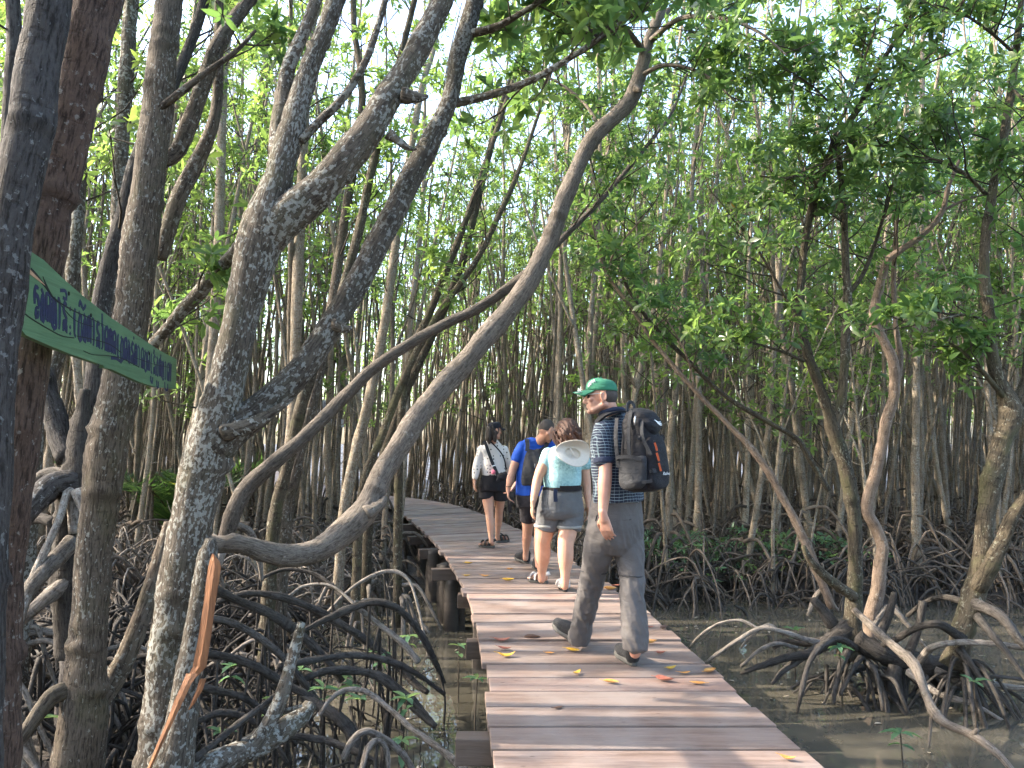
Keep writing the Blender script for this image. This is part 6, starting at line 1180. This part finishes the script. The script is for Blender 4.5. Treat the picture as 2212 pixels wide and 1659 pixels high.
# ---- the woman in the dotted blouse
h, s = heading(18); per = tag(empty('person', G(1067, 1178)), 'person in black cap, white blouse with black dots and black shorts', 'person')
B = MB(); hc = P(1068, 931, 10.15); F = head_frame((.80, .6), -.05); face(B, hc, F, .95)
limb(B, [[*(hc - UP * .05 - F[0] * .02), .050], [*P(1064, 956, 10.2), .052]])
etube(B, [[*P(u, v, d), a, b_] for u, v, d, a, b_ in [(1066, 1048, 10.25, .15, .11), (1065, 1022, 10.25, .125, .09), (1064, 985, 10.25, .13, .085), (1064, 970, 10.23, .11, .06), (1064, 958, 10.22, .06, .05)]], s)
limb(B, [J(1041, 975, 10.21, .036), J(1030, 998, 10.2, .038), J(1026, 1034, 10.15, .026)]); hand(B, P(1025.2, 1037, 10.15), -UP * .97 - s * .05, s, .88, .5, -1)
limb(B, [J(1089, 975, 10.30, .036), J(1099, 998, 10.36, .038), J(1098, 1030, 10.45, .026)]); hand(B, P(1098, 1033, 10.46), -UP, -s, .88, .5, 1)
limb(B, [J(1052, 1055, 10.25, .092), J(1055, 1090, 10.2, .070), J(1057, 1110, 10.18, .056), J(1059, 1130, 10.16, .052), J(1060.5, 1158, 10.14, .034), J(1061, 1170, 10.13, .031)]); limb(B, [J(1080, 1055, 10.25, .092), J(1079, 1090, 10.35, .068), J(1078, 1104, 10.4, .055), J(1077, 1125, 10.48, .051), J(1075, 1150, 10.56, .033), J(1074.5, 1163, 10.6, .030)])
shoe(per, G(1069, 1184), heading(68)[0], L=.24, W=.042, colu=M['black_rubber'], cols=M['sole'], name='sandal', sandal=True, foot_mb=B); shoe(per, G(1072, 1173), heading(-48)[0], L=.24, W=.042, colu=M['black_rubber'], cols=M['sole'], name='sandal', sandal=True, foot_mb=B)
fuse('body', B, .0065, 3, None, M['skin_c'], per)
T = MB(); etube(T, [[*P(u, v, d), a, b_] for u, v, d, a, b_ in [(1066, 1027, 10.25, .155, .118), (1066, 1015, 10.25, .160, .122), (1065, 985, 10.25, .158, .115), (1064, 971, 10.23, .165, .09), (1064, 962, 10.22, .12, .07), (1064, 950, 10.22, .062, .056)]], s)
limb(T, [J(1041, 970, 10.21, .054), J(1033, 996, 10.2, .056), J(1028.5, 1018, 10.17, .054), J(1026.5, 1030, 10.155, .040)]); limb(T, [J(1089, 970, 10.30, .054), J(1096, 996, 10.36, .054), J(1098, 1022, 10.43, .046)]); fuse('blouse', T, .0075, 4, folds(.005, 14, 26, 31), M['dots'], per)
T = MB(); etube(T, [[*P(u, v, d), a, b_] for u, v, d, a, b_ in [(1066, 1022, 10.25, .145, .11), (1066, 1045, 10.25, .178, .14), (1066, 1060, 10.25, .182, .135)]], s); limb(T, [J(1051, 1050, 10.25, .103), J(1051, 1064, 10.24, .102), J(1051, 1076, 10.235, .104)], flat=True); limb(T, [J(1081, 1050, 10.25, .103), J(1081, 1064, 10.27, .102), J(1080.5, 1078, 10.29, .104)], flat=True); fuse('shorts', T, .008, 4, folds(.004, 10, 30, 32), M['black_cloth'], per)
H_ = MB(); ell(H_, hc - F[0] * .018 + F[2] * .02, (.098, .080, .095), np.array(F)); limb(H_, [[*(hc - F[0] * .07 - UP * .01), .055], [*(hc - F[0] * .085 - UP * .09), .050], [*(hc - F[0] * .08 - UP * .15), .028]]); limb(H_, [[*(hc - F[0] * .03 + F[1] * .06 - UP * .02), .035], [*(hc - F[0] * .04 + F[1] * .06 - UP * .12), .026]]); limb(H_, [[*(hc - F[0] * .04 - F[1] * .055 - UP * .02), .038], [*(hc - F[0] * .05 - F[1] * .05 - UP * .13), .026]]); fuse('hair', H_, .007, 2, folds(.005, 40, 8, 33), M['hair_dark'], per)
cap(per, hc, F, M['cap_black'], .97, .08)
bg_ = tag(empty('crossbody_bag', P(1080, 1030, 10.05)), 'black crossbody bag with pink pompom slung across the dotted blouse', 'bag')
strap_obj('strap', [P(1046, 953, 10.16), P(1052, 968, 10.115), P(1062, 996, 10.10), P(1070, 1014, 10.10), P(1077, 1030, 10.08)], .042, .006, -h, M['pack_grey'], bg_); strap_obj('thin_strap', [P(1054, 950, 10.15), P(1066, 960, 10.115), P(1082, 978, 10.13), P(1090, 995, 10.17), P(1093, 1016, 10.2)], .018, .005, -h, M['black_cloth'], bg_)
T = MB(); bc = P(1083, 1028, 10.06); etube(T, [[*(bc + s * x + UP * z), .022, .03] for x, z in ((-.05, -.07), (-.03, -.02), (.02, .02), (.07, .04))], np.array([.6, 0, .8])); ell(T, bc + s * .02 - UP * .01, (.075, .04, .055)); fuse('bag', T, .0075, 4, None, M['black_cloth'], bg_); block('buckle', P(1066.5, 1006, 10.09), (.05, .010, .014), np.array([unit(s + UP * .3), h, unit(UP - s * .3)]), M['white_paint'], bg_, .002)
mb = MB(); ell(mb, P(1066, 1020, 10.08), (.027, .027, .030)); put('pompom', mb.mesh('pompom'), M['pink'], bg_)
# ------------------------------------------------------------------ the green sign
A_, B_ = P(40, 620, 2.36), P(382, 808, 3.98); ad = unit(np.array([B_[0] - A_[0], B_[1] - A_[1], 0])); an = np.array([ad[1], -ad[0], 0.])      # along the board, its face normal (to the camera side)
if np.dot(an, -A_ + np.array([0, 0, EYE])) < 0: an = -an
def onb(u, v, lift=0.):
    r = ray(u, v); e = np.array([0, 0, EYE]); t = np.dot(A_ - e, an) / np.dot(r, an); return e + r * t + an * lift
sg = tag(empty('sign_board', onb(210, 780)), 'green painted plank sign with dark blue hand lettering nailed across trunks at the left', 'sign')
top_ = [(44, 527), (63, 541), (95, 562), (130, 596), (180, 640), (238, 685), (300, 727), (345, 757), (382, 776)]; bot_ = [(380, 841), (362, 838), (338, 836), (305, 827), (270, 811), (240, 797), (225, 795), (223, 789), (190, 778), (150, 764), (110, 748), (76, 733), (56, 724), (46, 712), (40, 700)]
bm = bmesh.new(); fr = [bm.verts.new(onb(u, v)) for u, v in top_ + bot_]; f_ = bm.faces.new(fr); ex = bmesh.ops.extrude_face_region(bm, geom=[f_]); bmesh.ops.translate(bm, verts=[e for e in ex['geom'] if isinstance(e, bmesh.types.BMVert)], vec=Vector(-an * .022)); bmesh.ops.recalc_face_normals(bm, faces=bm.faces); me = bpy.data.meshes.new('board'); bm.to_mesh(me); bm.free()
m, nt, b = mat('green_board_paint'); tc = N(nt, 'TexCoord'); v = tc.outputs['Object']; bl = noise(nt, v, 3.5, 5, .6); st2 = noise(nt, vecmul(nt, v, (2.5, 2.5, 60)), 1, 4, .65)
c = ramp(nt, [(.3, (.048, .112, .052)), (.7, (.082, .165, .078))], bl).outputs[0]; c = mix(nt, .55, c, ramp(nt, [(.33, (.45, .5, .45)), (.5, (1, 1, 1))], st2).outputs[0], 'MULTIPLY'); ch = ramp(nt, [(.70, (0, 0, 0)), (.74, (1, 1, 1))], noise(nt, v, 28, 4, .7)).outputs[0]; c = mix(nt, math_(nt, 'MULTIPLY', ch, .6), c, (.07, .09, .055))
nt.links.new(c, b.inputs['Base Color']); b.inputs['Roughness'].default_value = .6; bump(nt, b, st2, .4, .006); put('board', me, m, sg)
M['sign_ink'] = plain('dark_blue_ink', (.010, .014, .045), .7, .35, 60)
M['crack'] = plain('open_crack', (.012, .014, .010), .9, .3)
M['bare_wood'] = plain('bare_split_wood', (.36, .22, .13), .8, .25, 60)
def ribbon(mb, pts, wd, lift):
    """painted stroke lying on the board: pts are 3-D points on its face"""
    p = spline(np.array(pts), .012); t = unit(np.gradient(p, axis=0)); s_ = np.cross(t, an); V = []
    w_ = np.broadcast_to(np.asarray(wd, float), (len(p),)) if np.ndim(wd) == 0 else np.interp(np.linspace(0, 1, len(p)), np.linspace(0, 1, len(wd)), wd)
    for a, x, k in zip(p, s_, w_): V += [a + x * k / 2 + an * lift, a - x * k / 2 + an * lift, a - x * k / 2 + an * .0003, a + x * k / 2 + an * .0003]
    n_ = len(p); F = [(4 * i + j, 4 * i + (j + 1) % 4, 4 * i + 4 + (j + 1) % 4, 4 * i + 4 + j) for i in range(n_ - 1) for j in range(4)] + [(3, 2, 1, 0), tuple(4 * n_ - 4 + j for j in range(4))]; mb.add(V, F)
TL, TR, BL_, BR = onb(72, 612), onb(366, 786), onb(72, 686), onb(366, 826)
def tp(a, b): return (TL * (1 - a) + TR * a) * b + (BL_ * (1 - a) + BR * a) * (1 - b)
GL = {'d': [[(.15, .42), (.12, .72), (.35, .95), (.85, .93)], [(.15, .62), (.5, .72), (.85, .6), (.85, .36), (.4, .34)], [(.4, .34), (.35, .05), (.75, .1), (.85, .28)]],
      'b': [[(.25, .98), (.55, .88), (.3, .66), (.25, .08), (.7, .04), (.75, .7), (.62, .86)]],
      'n': [[(.1, .1), (.12, .9), (.55, .98), (.85, .88), (.85, .08)], [(.15, .5), (.5, .56), (.5, .14), (.15, .1)]],
      'y': [[(.08, .9), (.3, .8), (.12, .6), (.12, .06), (.88, .04), (.88, .9)], [(.5, .88), (.5, .1)], [(.5, .88), (.75, .96)]],
      'a': [[(.1, .98), (.5, .9), (.45, .1), (.3, .02)]],
      's': [[(.85, .9), (.45, .98), (.2, .74), (.5, .58), (.82, .5), (.8, .3)], [(.15, .02), (.2, .34), (.5, .4), (.55, .1), (.85, .3), (.88, 0)]],
      ':': [[(.4, .92), (.6, .82)], [(.4, .3), (.6, .22)], [(.42, .08), (.6, .02)]],
      'e': [[(.55, .98), (.35, .85), (.35, .1), (.65, .03)]],
      'p': [[(.2, .95), (.45, .85), (.2, .62), (.2, .06), (.8, .05), (.8, .92)]],
      't': [[(.12, .05), (.12, .9), (.4, .98), (.5, .7), (.6, .98), (.88, .88), (.88, .05)], [(.5, .7), (.5, .08)]],
      'k': [[(.1, .04), (.12, .8), (.4, .96), (.85, .9), (.85, .04)], [(.12, .45), (.48, .5), (.48, .04)]],
      'r': [[(.2, .98), (.55, .92), (.55, .15), (.3, .04)]]}
txt = 'dbnyas:epbtasrktnepkbstakpnesbtyrk'; n_g = len(txt); xs = np.linspace(0, 1, n_g + 1); lt = MB()
for i, ch in enumerate(txt):
    for stx in GL[ch]:
        ribbon(lt, [tp(xs[i] + (xs[i + 1] - xs[i]) * (.06 + .88 * a), b) for a, b in stx], [.012, .018, .016, .010] if i < 22 else .011, .0012)
for a, pts in ((0, [(.135, 1.28), (.165, 1.36), (.17, 1.12), (.15, 1.1)]), (0, [(.245, 1.12), (.25, 1.35), (.27, 1.12), (.285, 1.34)]), (0, [(.395, .95), (.395, 1.4)]), (0, [(.64, 1.15), (.645, 1.26)]), (0, [(.46, -.14), (.5, -.06), (.54, -.12)]), (0, [(.80, -.12), (.80, -.34), (.815, -.42), (.82, -.14)]), (0, [(.86, -.2), (.862, -.5), (.878, -.52), (.876, -.22)]), (0, [(.945, -.1), (.95, -.45), (.975, -.45), (.98, -.12)]), (0, [(1.005, 1.1), (1.01, .1), (1.02, 1.05)]), (0, [(.83, 1.02), (.835, 1.25)]), (0, [(.9, 1.02), (.905, 1.22)])):
    ribbon(lt, [tp(x, y) for x, y in pts], .013, .0012)
put('lettering', lt.mesh('lettering', False), M['sign_ink'], sg)
for pts, wd in (([(46, 672), (70, 690), (110, 714), (135, 726), (160, 730)], .004), ([(66, 582), (76, 592), (100, 622), (112, 640), (140, 662)], [.012, .010, .008, .005, .002]), ([(92, 597), (100, 618), (108, 634), (118, 648)], [.002, .01, .010, .003]), ([(118, 648), (160, 672), (185, 683), (230, 705)], [.006, .004, .003, .001]), ([(166, 726), (200, 733), (236, 744), (262, 762)], .003), ([(180, 758), (200, 766), (230, 768), (262, 774), (300, 793)], .003), ([(120, 646), (160, 690), (200, 706)], .002), ([(290, 772), (330, 786), (366, 794)], .002)):
    c_ = MB(); ribbon(c_, [onb(u, v) for u, v in pts], wd, .0016); put('crack', c_.mesh('crack', False), M['crack'], sg)
c_ = MB(); ribbon(c_, [onb(60, 584), onb(78, 600), onb(96, 616)], [.016, .009, .002], .002); put('bare_split', c_.mesh('bare_split', False), M['bare_wood'], sg)
for u, v in ((148, 634), (196, 681), (322, 764), (212, 790)):
    c_ = MB(); ell(c_, onb(u, v, .0015), np.array((.007, .0025, .008)), np.array([ad, an, UP]), 8); put('nail', c_.mesh('nail'), M['crack'], sg)
# small white notices far along the walk
M['notice'] = plain('white_notice', (.62, .62, .66), .7, .06, 20); M['notice_ink'] = plain('notice_ink', (.05, .06, .22), .8, .2)
for u0, u1, v0, v1, d, lb, n_ in ((642, 718, 864, 890, 15.5, 'small white notice board with dark blue lettering between slim trunks beyond the far planks', 6), (700, 742, 905, 922, 16.2, 'second white notice board, lower and narrower, beyond the far planks', 4)):
    q = [P(u0, v0, d), P(u1, v0 + 1, d + .1), P(u1, v1 + 1, d + .1), P(u0, v1, d)]; nb = tag(empty('notice_board', (q[0] + q[2]) / 2), lb, 'sign'); V = [*q, *[p + np.array([0, .025, 0]) for p in q]]
    c_ = MB(); c_.add(V, [(0, 3, 2, 1), (4, 5, 6, 7), (0, 1, 5, 4), (1, 2, 6, 5), (2, 3, 7, 6), (3, 0, 4, 7)]); put('board', c_.mesh('board', False), M['notice'], nb)
    c_ = MB(); x0, x1 = q[0] * .8 + q[1] * .2, q[0] * .8 + q[1] * .2
    for k in range(n_):
        f = .1 + .8 * k / n_; a = q[0] * (1 - f) + q[1] * f; bq = q[3] * (1 - f) + q[2] * f; o_ = np.array([0, -.004, 0])
        for (s0, t0), (s1, t1) in (((0, .2), (0, .75)), ((0, .2), (.045, .25)), ((.045, .25), (.04, .7))): tube(c_, [[*(a + (bq - a) * t0 + np.array([s0, 0, 0]) + o_), .006], [*(a + (bq - a) * t1 + np.array([s1, 0, 0]) + o_), .006]], ns=5, step=.1, rough=0)
    put('lettering', c_.mesh('lettering'), M['notice_ink'], nb)
    xm = (q[0] + q[1]) / 2; c_ = MB(); z_ = float(mudz(xm[0], xm[1] + .06)); tube(c_, [(xm[0], xm[1] + .07, z_ - .1, .035), (xm[0] + .02, xm[1] + .07, q[0][2] + .3, .03)], ns=8, step=.2, rough=.05); put('post', c_.mesh('post'), M['bark_slim'], nb)

# ------------------------------------------------------------------ fallen leaves on the planks
def dead_leaf_mat(nm, lo, hi):
    m, nt, b = mat(nm); tc = N(nt, 'TexCoord'); v = tc.outputs['Object']; c = ramp(nt, [(.35, lo), (.65, hi)], noise(nt, v, 30, 4, .65)).outputs[0]; sp = ramp(nt, [(.64, (0, 0, 0)), (.68, (1, 1, 1))], noise(nt, v, 90, 3, .6)).outputs[0]
    nt.links.new(mix(nt, math_(nt, 'MULTIPLY', sp, .6), c, (.10, .05, .02)), b.inputs['Base Color']); b.inputs['Roughness'].default_value = .5; return m
M['lf_y'] = dead_leaf_mat('yellow_leaf', (.52, .27, .025), (.62, .40, .06)); M['lf_o'] = dead_leaf_mat('orange_leaf', (.50, .19, .04), (.55, .30, .09)); M['lf_r'] = dead_leaf_mat('red_brown_leaf', (.24, .07, .045), (.36, .14, .09)); M['lf_b'] = dead_leaf_mat('dark_brown_leaf', (.06, .03, .02), (.13, .07, .045))
LV = [(1094, 1420, 'y', .115, 10, 'long curled yellow leaf near the left plank edge, second row behind the man'), (1237, 1408, 'y', .10, -25, 'yellow leaf with a stalk on the plank just behind the forward shoe'), (1247, 1456, 'y', .085, 60, 'small yellow leaf on a plank seam below the forward shoe'), (1320, 1477, 'o', .095, -20, 'round tan-orange leaf alone in the middle of a plank'), (1450, 1447, 'y', .085, 35, 'pale yellow leaf to the right of the man’s rear shoe'), (1534, 1452, 'o', .105, 40, 'folded orange leaf standing up near the right plank edge'), (1507, 1479, 'o', .09, 160, 'orange leaf lying below the folded one near the right edge'), (1436, 1472, 'r', .11, -20, 'dark red leaf lying flat between the rear shoe and the right edge'),
      (1478, 1456, 'o', .075, 5, 'shrivelled pinkish-brown leaf between two orange leaves on the right'), (1428, 1414, 'r', .075, 20, 'small red leaf level with the rear shoe’s heel'), (1406, 1391, 'o', .09, 15, 'long orange leaf half hidden beside the rear trouser hem'), (1434, 1360, 'b', .11, 60, 'curled brown leaf hanging on the right edge above the others'), (1404, 1357, 'r', .06, 10, 'tiny red-brown leaf right of the rear trouser leg'), (1084, 1386, 'r', .12, 5, 'red-brown curled leaf at the left, topmost of the three there'), (1090, 1404, 'r', .095, -15, 'reddish leaf between the curled red-brown and the long yellow leaf'), (1188, 1413, 'o', .06, -10, 'small tan leaf midway between the yellow leaves behind the man'), (1150, 1380, 'b', .12, 0, 'narrow dark brown leaf lodged in the gap left of the forward shoe'), (1702, 1643, 'o', .07, -20, 'small orange leaf at the bottom right of the nearest planks'),
      (1206, 1532, 'b', .06, 30, 'sliver of dark brown leaf on the nearest pale planks'), (1012, 1218, 'y', .10, -10, 'yellow leaf at the left edge where the walk bends'), (1008, 1245, 'y', .075, 20, 'small yellow leaf just below the bend’s left edge'), (1048, 1246, 'o', .09, 5, 'tan leaf left of the white sandals'), (1102, 1231, 'o', .07, 0, 'little tan leaf left of the black running shoe'), (1098, 1256, 'y', .12, 3, 'yellow leaf in the sunny stripe left of the white sandals'), (1160, 1215, 'y', .08, 8, 'pale yellow leaf on the planks between the couple’s feet'), (1318, 1275, 'o', .12, -10, 'orange leaf at the right edge beyond the man’s legs'), (1330, 1268, 'r', .10, 20, 'red leaf beside the orange one at the right edge beyond the man'), (1252, 1376, 'b', .10, -3, 'grey-brown sliver of leaf under the man’s stride')]
gl_ = np.random.default_rng(8)
for u, v_, k, L, rot, lb in LV:
    c = G(u, v_); a = math.radians(rot); d = np.array([math.cos(a), math.sin(a), 0]); sd_ = np.array([-d[1], d[0], 0]); n1, n2 = 9, 5; L *= 1.06; W = L * gl_.uniform(.36, .5); cu = gl_.uniform(.06, .26) * L; ro = gl_.uniform(.1, .5) * W; tw = gl_.normal(0, .35); V = []
    for i in range(n1):
        t = i / (n1 - 1); wd = W * .5 * max(.02, math.sin(math.pi * t ** .85)) ** .8
        for j in range(n2):
            x = (j - 2) / 2; V.append(c + d * L * (t - .5) + sd_ * wd * x + UP * (.004 + cu * (2 * t - 1) ** 2 + ro * x * x * (1 if wd > .004 else 0) * wd / (W * .5) + tw * (t - .5) * wd * x))
    zmin = min(p[2] for p in V); V = [p - UP * (zmin - .006) for p in V]
    F = [(i * n2 + j, i * n2 + j + 1, (i + 1) * n2 + j + 1, (i + 1) * n2 + j) for i in range(n1 - 1) for j in range(n2 - 1)]; mb = MB(); mb.add(V, F); b0, e0 = V[2], V[2] - d * L * .2 + UP * .004; tube(mb, [[*(b0 + (e0 - b0) * x), .0016 - .0005 * x] for x in (-.2, .5, 1)], ns=5, step=.01, rough=0); mb.a.clear()
    me = mb.mesh('fallen_leaf'); o = put('fallen_leaf', me, M['lf_' + k]); so = o.modifiers.new('t', 'SOLIDIFY'); so.thickness = .0012; tag(settle(o), lb, 'leaf', 'fallen leaves on the planks')

# ------------------------------------------------------------------ seedlings
SD = [(470, 1560, 4.6, 'seedling with four pale leaves right of the splintered branch'), (596, 1545, 5.0, 'seedling with one yellow leaf left of the upright dead branch'), (700, 1530, 5.3, 'tall seedling with broad drooping leaves over the thick root'), (735, 1450, 5.9, 'seedling among the arching roots at the far side of the left pool'), (818, 1420, 6.3, 'slender seedling with two leaf pairs in the left pool'), (894, 1400, 6.9, 'lone thin seedling standing in open water left of the boardwalk'), (780, 1570, 5.2, 'bushy little seedling in the mud at the left pool’s edge'), (878, 1545, 5.5, 'seedling with two raised leaves near the pool’s right side'), (876, 1650, 4.75, 'large seedling with three wide leaves at the bottom beside the boardwalk'), (95, 1530, 4.6, 'leafy seedling among dark roots at the far left'), (494, 1400, 5.6, 'seedling half hidden behind the splintered branch'), (765, 1505, 5.6, 'seedling with a yellow-green leaf below the long arching root'), (655, 1475, 5.6, 'seedling tucked between two arching roots'), (1812, 1400, 6.5, 'seedling with two wide leaf pairs on the right-hand root mass'), (1712, 1370, 7.2, 'seedling among withered leaves at the tip of the broken arm'), (2106, 1530, 5.9, 'seedling with two spread leaves in front of the thick olive-brown tree'), (1950, 1670, 5.0, 'seedling poking from the water at the bottom right'), (990, 1385, 6.6, 'thin seedling against the boardwalk’s left edge'), (1026, 1450, 5.7, 'dark seedling under the boardwalk’s left edge near the beam')]
gs = np.random.default_rng(12)
for i, (u, v_, d, lb) in enumerate(SD):
    c = P(u, v_, d); zz = max(WATER - .12, min(float(mudz(c[0], c[1])), c[2])); H = gs.uniform(.24, .36) + max(0, c[2] - .0 - WATER) * .3; t = tag(empty('mangrove_seedling', (c[0], c[1], zz)), lb, 'seedling'); top = np.array([c[0] + gs.normal(0, .02), c[1], WATER + .06 + H])
    mb = MB(); tube(mb, [(c[0], c[1], zz - .05, .007), (c[0] + gs.normal(0, .01), c[1], (zz + top[2]) / 2, .006), (*top, .004)], ns=7, step=.04, rough=.06); put('stem', mb.mesh('stem'), M['twig'], t)
    lm = MB(); n = int(gs.integers(4, 7))
    for lv in range(2 if i % 3 else 1):
        k = n if lv == 0 else 2; cc = top - UP * .07 * lv; a = gs.uniform(0, 6.28) + np.arange(k) * (2 * np.pi / k if k < 3 else 2.4); el = gs.uniform(.05, .6, k) if lv == 0 else gs.uniform(-.2, .2, k); dv = np.stack([np.cos(a) * np.cos(el), np.sin(a) * np.cos(el), np.sin(el)], 1); leaves(lm, np.repeat(cc[None], k, 0), dv, np.tile([0, 0, 1.], (k, 1)), gs.uniform(.085, .125, k), gs.uniform(.036, .05, k), gs, .35, gs.random(k) * .8 + (.19 if i in (1, 11) else 0))
    put('leaves', lm.mesh('leaves'), M['leaf_seed'], t)

# ------------------------------------------------------------------ thin breathing roots, floating litter, palm
mb = MB(); gp = np.random.default_rng(21)
for k in range(130):
    if k < 60: x, y = gp.normal(-.75, .28), gp.uniform(4.2, 6.4)
    else: x, y = gp.normal(2.95, .3), gp.normal(8.3, .35)
    if k < 60 and x > -.45: x = -.9 + x
    h_ = gp.uniform(.04, .17); tube(mb, [(x, y, -.86, .004), (x + gp.normal(0, .006), y, WATER + h_ * .5, .0035), (x + gp.normal(0, .012), y, WATER + h_, .002)], ns=5, step=.08, rough=0, cap=False, seed=1)
tag(put('breathing_roots', mb.mesh('breathing_roots'), M['root_dark']), 'thin breathing roots poking up through the shallow water', 'roots', None, 'stuff')
mb = MB(); n = 150; c = np.stack([np.where(gp.random(n) < .3, gp.normal(-.7, .35, n), gp.uniform(1.4, 5.2, n)), gp.uniform(4.4, 9.8, n), np.full(n, WATER + .004)], 1); c = c[(c[:, 0] < -.5) | (c[:, 0] > 1.35)]; a = gp.uniform(0, 6.28, len(c)); leaves(mb, c, np.stack([np.cos(a), np.sin(a), np.zeros(len(c))], 1), np.tile([0, 0, 1.], (len(c), 1)), gp.uniform(.025, .085, len(c)), gp.uniform(.012, .035, len(c)), gp, .03)
mb.a.clear(); tag(put('floating_litter', mb.mesh('floating_litter'), plain('bleached_leaf', (.36, .31, .24), .5, .35, 25)), 'bleached leaf scraps floating on the muddy water', 'litter', None, 'stuff')
pb = P(385, 1010, 13.5); z_ = float(mudz(pb[0], pb[1])); pt_ = tag(empty('nipa_palm', (pb[0], pb[1], z_)), 'feathery palm clump seen between the ring-scarred and lichen-spotted trunks', 'palm')
M['leaf_palm'] = leaf_mat('palm_leaf', (.02, .055, .016), (.035, .085, .022), (.06, .12, .03), .99, .3)
for k in range(11):
    a = k * 2.399 + .4; h3 = np.array([math.cos(a), math.sin(a), 0]); R = []; L = gp.uniform(2.2, 3.0)
    for t in np.linspace(0, 1, 9): R.append(np.array([pb[0], pb[1], z_]) + h3 * (L * (.08 * t + .62 * t * t)) + UP * (L * (1.05 * t - .48 * t * t)))
    R = np.array(R); mb = MB(); tube(mb, np.column_stack([R, np.linspace(.024, .004, 9)]), ns=6, step=.12, rough=.03); fr = put('frond', mb.mesh('frond'), M['bark_olive'], pt_)
    q = spline(R, .05)[10:]; tt = unit(np.gradient(q, axis=0)); sd_ = unit(np.cross(tt, UP)); lm = MB()
    for sgn in (-1, 1): n = len(q); leaves(lm, q, sd_ * sgn + tt * .75 + np.array([0, 0, -.12]), np.cross(sd_ * sgn, tt) * sgn * -1 + 0 * q, .62 - .25 * np.linspace(0, 1, n), .034, gp, .25)
    put('leaflets', lm.mesh('leaflets'), M['leaf_palm'], fr)
